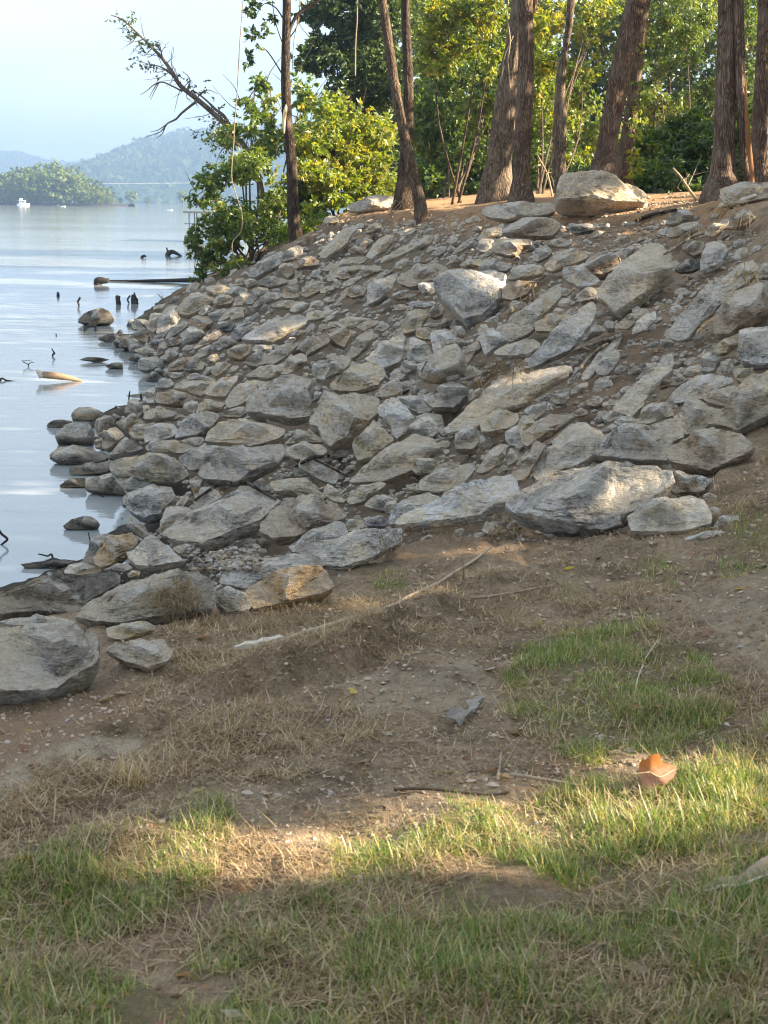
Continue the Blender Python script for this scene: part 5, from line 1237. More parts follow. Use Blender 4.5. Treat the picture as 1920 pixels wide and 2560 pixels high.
def trunk_tree(name, label, pts, Y, bark, limbs=(), blobs=(), mat=None, seed=0, leaf=.14, up=5.0, group='tall trees along the bank top', extra=None):
    """pts run from the foot upwards as (u, v, width px); the stem goes on above the frame by 'up' metres"""
    P, R = px_path(pts, Y)
    foot = P[0].copy(); g = terrain(foot[0], foot[1])[0]
    R = R * .86
    P = np.vstack([[foot[0] + .02, foot[1], min(g, foot[2]) - .22], P]); R = np.r_[R[0] * 1.9, R]
    R[1] *= 1.3
    d = (P[-1] - P[-2]); d /= np.linalg.norm(d)
    P = np.vstack([P, P[-1] + d * up * .5, P[-1] + d * up + np.array([.15, .1, 0])]); R = np.r_[R, R[-1] * .75, R[-1] * .3]
    t = empty(name, (foot[0], foot[1], g), label, 'tree', group); org = np.array(t.location)
    b = MB(); b.add(*tube(P, R, 28, .13, seed, nsub=14, fq=11))
    new_obj('trunk', b.mesh('trunk', bark, True, origin=org), t)
    for q, (lp, ly) in enumerate(limbs):
        LP, LR = px_path(lp, Y + ly); lb = MB(); lb.add(*tube(LP, LR, 8, .12, seed + q, nsub=5))
        new_obj('limb', lb.mesh('limb', bark, True, origin=org), t)
    top = P[-2]
    cb = list(blobs)
    if mat is not None:
        rg = np.random.default_rng(seed + 50); V = []; lb = MB()
        for q in range(6):
            a = q * 1.05 + rg.uniform(0, .5); e = top + np.array([math.cos(a) * 2.0, math.sin(a) * 2.0, rg.uniform(.5, 2.2)])
            s = P[-3] + (P[-1] - P[-3]) * rg.uniform(.2, .8); lb.add(*tube([s, (s + e) / 2 + [0, 0, .3], e], [.06, .04, .012], 6, nsub=3))
            uv = proj(e[None])[0]; cb.append((uv[0], uv[1], 1.5 / pxm(e[1]), 1.1 / pxm(e[1]), e[1], 1.5, 26))
        new_obj('limb', lb.mesh('limb', bark, True, origin=org), t)
    if cb: crown(t, cb, mat or M['leaf_green'], seed + 7, leaf, 12)
    return t
t1 = trunk_tree('thin_dark_tree', 'thin dark-barked tree at the lake end of the bank with a torn pale strip', [(743, 612, 36), (733, 520, 33), (729, 405, 29), (717, 289, 27), (714, 174, 25), (716, 60, 23), (717, -10, 22)], 30, M['bark_dark'],
    [([(722, 80, 9), (735, 50, 9), (748, 33, 9), (775, 14, 8), (800, 0, 7), (840, -30, 5)], 0), ([(715, 60, 4), (690, 20, 3), (660, 10, 2), (640, 40, 1.5)], 0), ([(714, 200, 4), (690, 160, 3), (665, 125, 2.5), (640, 112, 2)], 0),
     ([(720, 100, 3), (745, 60, 3), (750, 0, 2)], .2), ([(714, 130, 3), (690, 60, 2), (680, 0, 2)], .1)],
    [(632, 10, 26, 22, 30, .3, 5, .4), (650, 55, 40, 22, 30, .4, 7, .4), (640, 100, 30, 20, 30, .3, 5, .35), (660, 95, 30, 25, 30, .4, 5, .4), (625, 135, 22, 18, 30, .3, 4, .3), (690, 30, 24, 24, 30, .4, 3, .4)], M['leaf_dark'], 1, .13)
b = MB(); P, R = px_path([(711, 335, 5), (711, 305, 8), (714, 280, 9), (716, 262, 3)], 30); P[:, 1] -= .09; b.add(*tube(P, R, 8, .3, 3, nsub=3))
new_obj('torn_wood', b.mesh('torn_wood', M['woodcore'], True, origin=np.array(t1.location)), t1)
t2 = trunk_tree('leaning_tree', 'slim brown tree leaning left over the crest, one side sunlit', [(1054, 540, 33), (1045, 480, 30), (1027, 412, 28), (1009, 331, 27), (990, 235, 27), (972, 110, 26), (955, 0, 25), (950, -30, 24)], 25, M['bark'],
    [([(985, 215, 4), (1000, 250, 3), (1012, 320, 3), (1020, 380, 2), (1015, 440, 2)], -.25)], (), M['leaf_green'], 11)
trunk_tree('dark_tree', 'dark straight tree standing behind the leaning one', [(1012, 500, 48), (1014, 440, 42), (1016, 368, 32), (1021, 243, 28), (1017, 110, 26), (1014, 40, 24), (1014, -30, 24)], 32, M['bark_dark'], (), (), M['leaf_dark'], 21)
trunk_tree('grey_tree', 'broad grey-brown tree directly behind the straight brown trunk', [(1240, 492, 82), (1248, 400, 70), (1258, 330, 66), (1272, 220, 60), (1288, 110, 54), (1298, 40, 50), (1304, -20, 48)], 28, M['bark_grey'], (), (), M['leaf_green'], 31)
trunk_tree('brown_tree', 'straight reddish-brown tree in front of the broad grey trunk', [(1304, 496, 56), (1303, 440, 48), (1306, 350, 45), (1310, 280, 45), (1315, 160, 42), (1314, 60, 40), (1313, -20, 42)], 22, M['bark_red'],
    [([(1320, 50, 12), (1335, 20, 11), (1345, -20, 10)], 0)], (), M['leaf_yellow'], 41)
trunk_tree('wavy_tree', 'thin wavy pale-barked tree left of the huge crest boulder', [(1402, 445, 22), (1407, 350, 19), (1408, 290, 18), (1404, 230, 19), (1408, 170, 18), (1416, 110, 18), (1424, 50, 20), (1429, -20, 20)], 25, M['bark_grey'],
    [([(1388, 440, 18), (1391, 360, 17), (1392, 280, 15), (1396, 200, 12), (1400, 150, 8)], 1.2)], (), M['leaf_yellow'], 51)
trunk_tree('slanting_tree', 'stout brown tree slanting right behind the huge crest boulder', [(1507, 440, 62), (1515, 380, 56), (1523, 331, 54), (1537, 260, 54), (1550, 190, 56), (1567, 110, 55), (1588, 20, 56), (1600, -30, 58)], 22.5, M['bark_red'], (), (), M['leaf_green'], 61)
t8 = trunk_tree('ivy_tree', 'ivy-clad tree behind the stout slanting trunk', [(1557, 450, 44), (1562, 390, 40), (1572, 331, 36), (1584, 240, 32), (1594, 150, 30), (1606, 60, 26), (1618, -20, 24)], 26, M['bark'], (), (), M['leaf_yellow'], 71)
o = crown(t8, [(1595, 330, 16, 60, 25.7, .2, 26, .6), (1588, 410, 16, 40, 25.7, .2, 16, .6), (1600, 230, 14, 50, 25.7, .2, 12, .5), (1608, 120, 14, 60, 25.7, .2, 12, .5)], M['leaf_yellow'], 77, .09, 8, name='ivy')
t9 = trunk_tree('red_barked_tree', 'thick red-brown tree with a peeling second stem, on the crest', [(1806, 482, 86), (1808, 430, 72), (1810, 350, 60), (1813, 250, 56), (1817, 140, 50), (1818, 40, 46), (1817, -30, 46)], 18.5, M['bark_red'], (), (), M['leaf_green'], 81)
b = MB(); P, R = px_path([(1871, 478, 18), (1862, 400, 20), (1857, 320, 22), (1852, 220, 24), (1849, 120, 26), (1846, 20, 26), (1846, -30, 26)], 18.4); b.add(*tube(P, R, 12, .15, 5, nsub=5))
new_obj('second_stem', b.mesh('second_stem', M['bark_red'], True, origin=np.array(t9.location)), t9)
b = MB(); P, R = px_path([(1872, 470, 9), (1868, 420, 11), (1861, 350, 11), (1856, 270, 7), (1853, 200, 4)], 18.25); P[:, 0] += .05; b.add(*tube(P, R, 8, .4, 9, nsub=4))
new_obj('peeling_bark', b.mesh('peeling_bark', plain('orange_inner_bark', (.24, .115, .055), .9, .1, .4, 14, .5, .02, (1, 1, .1)), True, origin=np.array(t9.location)), t9)
trunk_tree('edge_tree', 'reddish tree cut by the picture edge beside the thick peeling one', [(1905, 470, 70), (1906, 380, 58), (1908, 250, 52), (1913, 120, 46), (1918, 0, 46), (1920, -30, 46)], 19.5, M['bark_red'], (), (), M['leaf_dark'], 91)

# the half-dead tree leaning out over the lake
tl = empty('leaning_lake_tree', tuple(at(655, 445, 46)[:2]) + (.6,), 'half-bare tree leaning far out over the lake from the bushes', 'tree'); org = np.array(tl.location)
def bark_tube(parent, nm, pts, Y, mat, seg=8, rough=.1, seed=0, nsub=4):
    P, R = px_path(pts, Y); bb = MB(); bb.add(*tube(P, R, seg, rough, seed, nsub=nsub)); return new_obj(nm, bb.mesh(nm, mat, True, origin=np.array(parent.location)), parent)
bark_tube(tl, 'trunk', [(660, 520, 17), (640, 420, 16), (602, 353, 14), (560, 308, 13), (521, 272, 13), (485, 242, 12), (451, 214, 11), (430, 180, 9), (405, 145, 8), (380, 118, 7), (359, 98, 5), (324, 64, 4), (300, 46, 3), (278, 38, 2)], 46, M['bark_grey'])
for q, lp in enumerate([[(489, 255, 7), (470, 270, 6), (452, 285, 5.5), (440, 298, 5), (420, 308, 4), (412, 318, 4), (400, 330, 2.5), (378, 338, 1.5), (362, 344, 1)], [(412, 320, 3), (405, 335, 2), (392, 345, 1.2)], [(415, 312, 3), (395, 325, 2), (375, 330, 1)],
        [(455, 228, 5), (430, 215, 4), (405, 205, 4), (385, 212, 3), (368, 226, 2), (350, 238, 1)], [(395, 206, 3), (383, 225, 2), (372, 245, 1)], [(398, 206, 2.5), (388, 225, 2), (376, 250, 1)], [(440, 196, 6), (415, 175, 5), (395, 165, 3), (370, 160, 2), (340, 150, 1.5)],
        [(580, 322, 9), (560, 290, 8), (540, 275, 7), (520, 255, 5), (500, 238, 4), (480, 225, 3)], [(500, 236, 4), (520, 225, 2), (545, 235, 1)], [(470, 225, 4), (475, 205, 3), (470, 190, 2), (455, 178, 1)], [(405, 140, 4), (400, 115, 2), (395, 100, 1), (415, 112, 1)], [(545, 290, 4), (550, 270, 2), (560, 262, 1)], [(600, 350, 5), (560, 370, 3), (545, 395, 1.5), (540, 410, 1)]]):
    bark_tube(tl, 'branch', lp, 46, M['bark_grey'], 6, .1, q)
rg = np.random.default_rng(401); b = MB()
ln = np.array([(602, 353), (521, 272), (451, 214), (405, 145), (359, 98), (324, 64)], float)
for q in range(46):
    k = rg.uniform(0, 4.99); i = int(k); p = ln[i] + (ln[i + 1] - ln[i]) * (k - i); s0 = at(p[0], p[1], 46); dd = np.array([rg.uniform(-1, .5), rg.uniform(-.4, .4), rg.uniform(-.8, 1)]); L_ = rg.uniform(.3, .9)
    m_ = s0 + dd * L_ * .5 + rg.normal(0, .06, 3); e_ = m_ + (dd + rg.normal(0, .5, 3)) * L_ * .5; b.add(*tube([s0, m_, e_], [.016, .010, .004], 5, .1, q, nsub=3)); b.add(*tube([m_, m_ + (e_ - m_) * .5 + rg.normal(0, .1, 3)], [.008, .003], 4))
new_obj('twigs', b.mesh('twigs', M['bark_grey'], True, origin=org), tl)['kind'] = 'stuff'
crown(tl, [(285, 42, 16, 8, 46, .4, 5, .2), (318, 52, 24, 10, 46, .4, 9, .2), (335, 45, 12, 10, 46, .3, 5, .2), (322, 72, 16, 8, 46, .4, 5, .2), (340, 95, 18, 12, 46, .4, 8, .2), (362, 108, 22, 10, 46, .4, 7, .2), (345, 150, 26, 16, 46, .5, 11, .2), (330, 172, 16, 14, 46, .4, 7, .2), (372, 122, 20, 14, 46, .4, 8, .2), (388, 110, 16, 12, 46, .3, 5, .2), (383, 162, 26, 10, 46, .4, 8, .2), (398, 188, 20, 8, 46, .4, 4, .2),
           (470, 210, 20, 18, 46, .4, 8, .3), (490, 232, 22, 16, 46, .4, 8, .3), (505, 216, 14, 16, 46, .4, 5, .3), (535, 265, 26, 12, 46, .4, 7, .3), (525, 300, 26, 10, 46, .4, 9, .4), (520, 335, 34, 12, 46, .5, 12, .4), (555, 320, 22, 16, 46, .5, 9, .4), (550, 365, 40, 20, 46, .6, 12, .5)], M['leaf_dark'], 400, .13, 4, spread=.26)

def shrub(name, label, foot, blobs, mat, seed, leaf=.13, per=13, group='trees and shrubs behind the bank', stems=7, bark=None, cat='shrub', wid=.5, droop=.35):
    fx = at(foot[0], foot[1], foot[2]); g = terrain(fx[0], fx[1])[0]
    t = empty(name, (fx[0], fx[1], g), label, cat, group); rg = np.random.default_rng(seed); b = MB()
    for q in range(stems):
        bl = blobs[int(rg.integers(len(blobs)))]; e = at(bl[0] + rg.uniform(-.5, .5) * bl[2], bl[1] - rg.uniform(0, .6) * bl[3], bl[4])
        s = np.array([fx[0] + rg.uniform(-.3, .3), fx[1] + rg.uniform(-.3, .3), g - .2]); m = s * .5 + e * .5 + rg.uniform(-.3, .3, 3)
        b.add(*tube([s, m, e], [.035, .022, .006], 6, .1, q, nsub=4))
    tb = MB()
    for q in range(26):
        bl = blobs[int(rg.integers(len(blobs)))]; c = at(bl[0] + rg.uniform(-1, 1) * bl[2], bl[1] + rg.uniform(-1, 1) * bl[3], bl[4] + rg.uniform(-1, 1) * bl[5] * .7)
        e = c + np.array([rg.uniform(-.7, .7), rg.uniform(-.4, .4), rg.uniform(.1, .8)]); tb.add(*tube([c, (c + e) / 2 + rg.normal(0, .08, 3), e], [.014, .010, .004], 5, .1, q, nsub=3))
    new_obj('twigs', tb.mesh('twigs', bark or M['bark'], True, origin=np.array(t.location)), t)['kind'] = 'stuff'
    new_obj('trunk' if cat == 'tree' else 'stems', b.mesh('stems', bark or M['bark'], True, origin=np.array(t.location)), t)
    crown(t, blobs, mat, seed, leaf, per, droop, wid, org=np.array(t.location)); return t
shrub('water_edge_shrub', 'leafy green shrub spilling over the waterline below the thin dark tree', (640, 650, 35),
    [(520, 470, 45, 45, 36.0, 1.0, 105, .4), (580, 420, 55, 50, 36.5, 1.2, 120, .5), (640, 430, 60, 60, 36.0, 1.2, 135, .5), (560, 540, 70, 50, 36.0, 1.2, 180, .4), (640, 560, 60, 60, 35.5, 1.2, 165, .45), (500, 580, 30, 40, 36.0, .7, 67, .35), (540, 630, 55, 40, 35.5, 1.0, 112, .35), (610, 650, 50, 35, 35.0, 1.0, 105, .45), (690, 520, 50, 70, 36.0, 1.2, 135, .5),
     (510, 655, 22, 30, 35.6, .5, 33, .3), (490, 500, 22, 20, 36.0, .5, 21, .4), (690, 600, 30, 30, 34.5, .8, 51, .3), (500, 690, 18, 15, 35.4, .4, 12, .3)], M['leaf_light'], 500, .10, 18, stems=12)
shrub('lakeside_sapling', 'loose-twigged sapling rising above the water-edge shrub', (640, 600, 39),
    [(650, 210, 32, 28, 39.0, .6, 35, .4), (620, 260, 26, 20, 39.0, .6, 22, .4), (660, 270, 36, 26, 39.0, .7, 41, .45), (680, 320, 40, 30, 39.0, .8, 57, .5), (620, 320, 30, 26, 39.0, .8, 41, .4), (640, 360, 50, 34, 39.0, .8, 80, .5), (560, 340, 40, 24, 39.0, .8, 41, .45), (750, 230, 30, 40, 40.0, .7, 41, .45), (770, 270, 30, 50, 40.0, .8, 54, .5), (740, 310, 40, 40, 40.0, .8, 64, .5)], M['leaf_light'], 510, .14, 12, cat='tree')
shrub('sunny_shrub', 'sunlit yellow-green shrub mass behind the thin dark tree', (850, 520, 38),
    [(780, 360, 55, 60, 38.0, 1.3, 221, .5), (850, 330, 60, 60, 38.5, 1.3, 238, .6), (920, 330, 55, 60, 39.0, 1.3, 204, .55), (800, 440, 65, 55, 37.5, 1.3, 255, .6), (880, 420, 65, 60, 38.0, 1.4, 272, .7), (950, 420, 55, 60, 38.5, 1.3, 204, .6), (780, 500, 60, 50, 37.0, 1.2, 204, .4), (860, 490, 60, 40, 37.5, 1.2, 187, .5), (770, 560, 40, 30, 33.0, 1.0, 85, .35), (930, 490, 50, 30, 38.0, 1.2, 119, .5), (830, 270, 50, 30, 38.5, 1.2, 102, .5)], M['leaf_yellow'], 520, .135)
shrub('dark_leafy_tree', 'tall dark-leaved tree between the thin dark trunk and the leaning trunk', (900, 520, 46),
    [(820, 30, 60, 50, 45.0, 1.5, 176, .5), (900, 20, 70, 60, 45.0, 1.5, 208, .4), (820, 120, 65, 55, 45.0, 1.5, 192, .4), (900, 110, 70, 60, 45.5, 1.5, 224, .35), (800, 170, 45, 30, 45.0, 1.2, 96, .4), (880, 190, 70, 45, 45.0, 1.5, 192, .4), (960, 150, 60, 90, 46.0, 1.5, 240, .4), (850, 250, 50, 30, 45.5, 1.2, 96, .4), (930, 240, 60, 50, 46.0, 1.4, 160, .45), (970, 30, 60, 60, 46.0, 1.5, 160, .45), (830, -60, 90, 50, 45.0, 1.6, 176, .4), (950, -60, 90, 50, 45.0, 1.6, 176, .4)], M['leaf_dark'], 530, .17, 14, cat='tree', stems=12)
shrub('yellow_leaved_tree', 'yellow-leaved tree hanging its branches beside the straight brown trunk', (1130, 510, 36),
    [(1090, 40, 45, 45, 34.0, 1.0, 95, .6), (1150, 20, 50, 40, 34.0, 1.0, 104, .6), (1210, 40, 45, 50, 34.0, 1.0, 87, .65), (1100, 110, 40, 40, 34.0, .9, 76, .6), (1085, 160, 30, 25, 34.0, .8, 41, .6), (1160, 110, 45, 40, 34.5, 1.0, 64, .55), (1230, 130, 30, 50, 34.5, .8, 41, .6), (1060, -40, 60, 30, 34.0, 1, 57, .5), (1350, 60, 34, 60, 33.0, .9, 64, .65), (1360, 150, 30, 40, 33.0, .8, 41, .6)], M['leaf_yellow'], 540, .15, 12, cat='tree', droop=.7, wid=.42, stems=3)
shrub('mid_green_thicket', 'mid-green thicket between the leaning trunk and the broad grey trunk', (1130, 505, 40),
    [(1090, 260, 60, 60, 44.5, 1.3, 198, .4), (1160, 240, 60, 70, 45.0, 1.3, 198, .4), (1220, 220, 40, 90, 44.5, 1.1, 144, .45), (1070, 360, 55, 60, 44.0, 1.3, 216, .4), (1140, 380, 65, 70, 43.5, 1.3, 270, .35), (1200, 420, 50, 60, 43.5, 1.2, 162, .3), (1080, 450, 60, 45, 42.5, 1.2, 198, .3), (1160, 470, 60, 30, 42.5, 1.2, 144, .25), (1120, 170, 70, 40, 45.5, 1.3, 126, .5)], M['leaf_light'], 550, .15)
shrub('reddish_leaf_tree', 'thin-leaved tree with a few orange leaves between the brown and wavy trunks', (1360, 500, 38),
    [(1360, 180, 36, 60, 42.0, 1.0, 100, .6), (1370, 280, 34, 60, 42.0, 1.0, 120, .5), (1440, 200, 40, 60, 43.0, 1.0, 92, .6), (1460, 300, 40, 60, 42.5, 1.0, 132, .5), (1480, 90, 40, 60, 43.0, 1.0, 80, .6), (1500, 10, 40, 40, 43.0, 1.0, 68, .6), (1400, 40, 40, 50, 43.0, 1.0, 68, .65), (1360, 400, 34, 50, 42.0, 1.0, 132, .3), (1450, 400, 44, 50, 42.0, 1.0, 160, .3)], M['leaf_yellow'], 560, .14, 11, cat='tree')
shrub('dark_thicket', 'dark green undergrowth filling the gap behind the slanting and red trunks', (1680, 490, 34),
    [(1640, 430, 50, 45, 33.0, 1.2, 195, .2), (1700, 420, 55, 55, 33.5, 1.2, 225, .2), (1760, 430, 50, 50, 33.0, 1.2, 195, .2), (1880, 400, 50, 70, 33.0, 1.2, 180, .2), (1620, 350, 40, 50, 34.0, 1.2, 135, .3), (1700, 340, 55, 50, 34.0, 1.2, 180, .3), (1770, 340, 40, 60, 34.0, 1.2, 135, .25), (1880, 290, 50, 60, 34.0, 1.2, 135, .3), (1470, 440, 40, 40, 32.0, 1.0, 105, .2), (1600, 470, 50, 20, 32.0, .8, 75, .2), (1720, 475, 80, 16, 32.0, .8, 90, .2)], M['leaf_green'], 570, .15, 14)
shrub('airy_tree', 'airy tree with sky showing through, behind the slanting and red trunks', (1700, 490, 40),
    [(1660, 250, 45, 45, 43.0, 1.1, 189, .6), (1720, 240, 50, 50, 43.0, 1.1, 189, .5), (1660, 160, 45, 40, 43.0, 1.1, 113, .5), (1730, 150, 50, 40, 43.0, 1.1, 120, .45), (1690, 60, 50, 50, 43.0, 1.1, 127, .5), (1760, 60, 40, 50, 43.0, 1.1, 98, .5), (1640, 40, 40, 50, 43.0, 1.0, 113, .6), (1885, 60, 40, 60, 43.0, 1.0, 127, .4), (1885, 180, 40, 60, 43.0, 1.0, 151, .4), (1770, 220, 36, 60, 43.0, 1.0, 151, .35), (1720, -20, 90, 30, 43.0, 1.0, 151, .5)], M['leaf_green'], 580, .125, 11, cat='tree')
shrub('tall_green_tree', 'tall mid-green tree filling the background between the leaning and wavy trunks', (1180, 500, 50),
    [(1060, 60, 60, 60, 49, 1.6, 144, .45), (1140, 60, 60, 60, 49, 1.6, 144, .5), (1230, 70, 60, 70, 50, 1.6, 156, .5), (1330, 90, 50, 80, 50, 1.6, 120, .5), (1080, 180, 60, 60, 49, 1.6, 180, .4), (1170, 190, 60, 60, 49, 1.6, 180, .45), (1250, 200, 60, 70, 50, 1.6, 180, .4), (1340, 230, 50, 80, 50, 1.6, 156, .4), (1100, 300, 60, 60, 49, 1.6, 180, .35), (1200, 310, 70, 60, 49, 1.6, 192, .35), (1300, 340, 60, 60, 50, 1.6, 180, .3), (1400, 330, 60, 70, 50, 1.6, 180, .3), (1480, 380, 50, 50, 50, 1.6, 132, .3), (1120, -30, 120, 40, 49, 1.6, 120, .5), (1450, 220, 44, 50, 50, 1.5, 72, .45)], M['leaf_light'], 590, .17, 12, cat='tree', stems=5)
shrub('vine_hung_tree', 'leafy tree half covered in vines behind the thick red-brown tree', (1720, 490, 47),
    [(1640, 300, 50, 50, 46, 1.4, 299, .5), (1720, 290, 55, 50, 46, 1.4, 299, .4), (1780, 300, 45, 50, 46, 1.4, 244, .35), (1690, 200, 50, 50, 46, 1.4, 190, .45), (1760, 190, 45, 50, 46, 1.4, 163, .4), (1890, 260, 45, 70, 46, 1.4, 272, .35), (1880, 130, 45, 60, 46, 1.4, 190, .4), (1660, 100, 44, 50, 46, 1.4, 119, .5), (1740, 80, 50, 50, 46, 1.4, 119, .45), (1640, 380, 60, 50, 46, 1.4, 326, .3), (1760, 390, 70, 50, 46, 1.4, 353, .3)], M['leaf_dark'], 595, .16, 12, cat='tree', stems=5)
# the wood behind, one mass
def far_wood():
    rg = np.random.default_rng(600); bl = []
    for q in range(34):
        u = 900 + 1100 * q / 33 + rg.uniform(-20, 20); top = 330 if u < 1300 else 370
        for v in np.arange(top + rg.uniform(-50, 20), 540, 46): bl.append((u, v, 46, 36, 62 + rg.uniform(-3, 3), 2.0, 34, .35))
        for v in np.arange(-30, top, 52): bl.append((u, v + rg.uniform(-15, 15), 46, 40, 64 + rg.uniform(-3, 3), 2.0, 26 if u < 1620 else 18, .55))
    C, A, T = twig_cloud(bl, rg, 12, .3); V, F = leaf_geo(C, .24 * rg.uniform(.6, 1.3, len(C)), rg, .3, .6, A * .8)
    o = new_obj('distant_wood', build_mesh('distant_wood', V, F, M['leaf_green'], False, {'tint': ('FACE', T)})); o['kind'] = 'stuff'
far_wood()
# tall trees along the wood's edge towards the sun: they cast the shade that lies over the bank
def shade_trees():
    rg = np.random.default_rng(700)
    for q, (x, y) in enumerate([(12.2, -2.2), (13.0, .6), (11.2, 3.0), (13.6, 4.0), (13.0, 6.5), (11.4, 9.5), (13.4, 12.5), (11.6, 15.5), (13.5, 18.5), (12.0, 21.5), (13.8, 25), (12.2, 28.5), (12.4, 32)]):
        g = terrain(x, y)[0]; t = empty('wood_edge_tree', (x, y, g), 'leafy tree at the wood edge on the sunward side of the bank', 'tree', 'trees at the wood edge beyond the bank')
        org = np.array(t.location); b = MB(); b.add(*tube([(x, y, g - .3), (x + .1, y, g + 3), (x, y + .2, g + 7), (x + .2, y, g + 10)], [.24, .19, .13, .04], 12, .08, q, nsub=6))
        new_obj('trunk', b.mesh('trunk', M['bark'], True, origin=org), t)
        n = 4200 if y < 8 else 3000 if y < 20 else (2300 if y < 23 else 1500); C = rg.standard_normal((n, 3)); C /= np.linalg.norm(C, axis=1, keepdims=True)
        C *= (rg.random(n) ** .38)[:, None]; C = C * np.array([1.9, 2.4, 3.3]) + np.array([x, y, g + 4.0])
        C = C[C[:, 2] > terrain(C[:, 0], C[:, 1]) + .05]
        C = C[sun_keep(C, .19)]; n = len(C)
        V, F = leaf_geo(C, rg.uniform(.2, .42, n), rg, .3, .75)
        o = new_obj('crown', build_mesh('crown', V - org, F, M['leaf_green'], False, {'tint': ('FACE', np.clip(rg.normal(.45, .2, n), 0, 1))}), t); o['kind'] = 'stuff'
shade_trees()

# hanging vines
def vine(label, pts, Y, w=3.0, cat='vine'):
    P, R = px_path([(a, b_, w) for a, b_ in pts], Y); bb = MB(); bb.add(*tube(P, R, 6, .15, int(pts[0][0]), nsub=6))
    o = new_obj('hanging_vine', bb.mesh('hanging_vine', M['twig'], True, origin=P[0])); o.location = P[0]; return tag(o, label, cat, 'vines hanging from the trees')
vine('long pale vine hanging from above down to the stones by the shrub', [(612, -40), (608, 0), (599, 116), (593, 231), (587, 301), (584, 359), (579, 440), (590, 486), (605, 538), (602, 579), (581, 606), (585, 645), (603, 672), (607, 692), (603, 705), (584, 740), (572, 765), (561, 784), (540, 807)], 28, 2.4)
vine('short vine hanging beside the thin dark trunk', [(752, -20), (746, 46), (735, 104), (732, 174)], 30, 2.5)
vine('thin straight vine in front of the dark-leaved tree', [(893, -20), (893, 46), (889, 110), (888, 190)], 30, 3)
vine('pale vine dangling against the broad grey trunk', [(1272, -10), (1268, 40), (1275, 100), (1270, 150), (1273, 190), (1276, 232)], 26, 3)
vine('pale drooping twig above the brush by the grey trunk', [(1283, 90), (1262, 140), (1256, 180), (1250, 210)], 26, 2.5)

# ------------------------------------------------------------------ grass and straw on the dirt
def blades(name, P, az, L, W, lean, curl, tint, mat):
    n = len(P); d = np.stack([np.cos(az), np.sin(az), np.zeros(n)], -1); sd = np.stack([-np.sin(az), np.cos(az), np.zeros(n)], -1)
    S = [0, .36, .72, 1.0]; pts = [P]; ang = lean.copy(); cur = P.copy()
    for a, b in zip(S[:-1], S[1:]):
        st = (b - a) * L; cur = cur + (d * np.sin(ang)[:, None] + np.array([0, 0, 1.0]) * np.cos(ang)[:, None]) * st[:, None]; pts.append(cur); ang = ang + curl / 3
    w = W[:, None] * .5
    V = np.stack([pts[0] - sd * w, pts[0] + sd * w, pts[1] - sd * w * .95, pts[1] + sd * w * .95, pts[2] - sd * w * .6, pts[2] + sd * w * .6, pts[3]], 1).reshape(-1, 3)
    k = np.arange(n)[:, None] * 7
    Q = np.concatenate([k + np.array([0, 1, 3, 2]), k + np.array([2, 3, 5, 4])]); T = k + np.array([4, 5, 6])
    me = build_mesh(name, V, [Q, T], mat, False, {'tint': ('FACE', np.concatenate([tint, tint, tint]))})
    o = new_obj(name, me); o['kind'] = 'stuff'; return o
def sprinkle(n, rg, ylo=2.35, yhi=8.8):
    y = ylo + (yhi - ylo) * rg.random(n); x = (rg.random(n) * 2 - 1) * .285 * y
    return x, y
def lift(x, y): return ground_height(x, y)
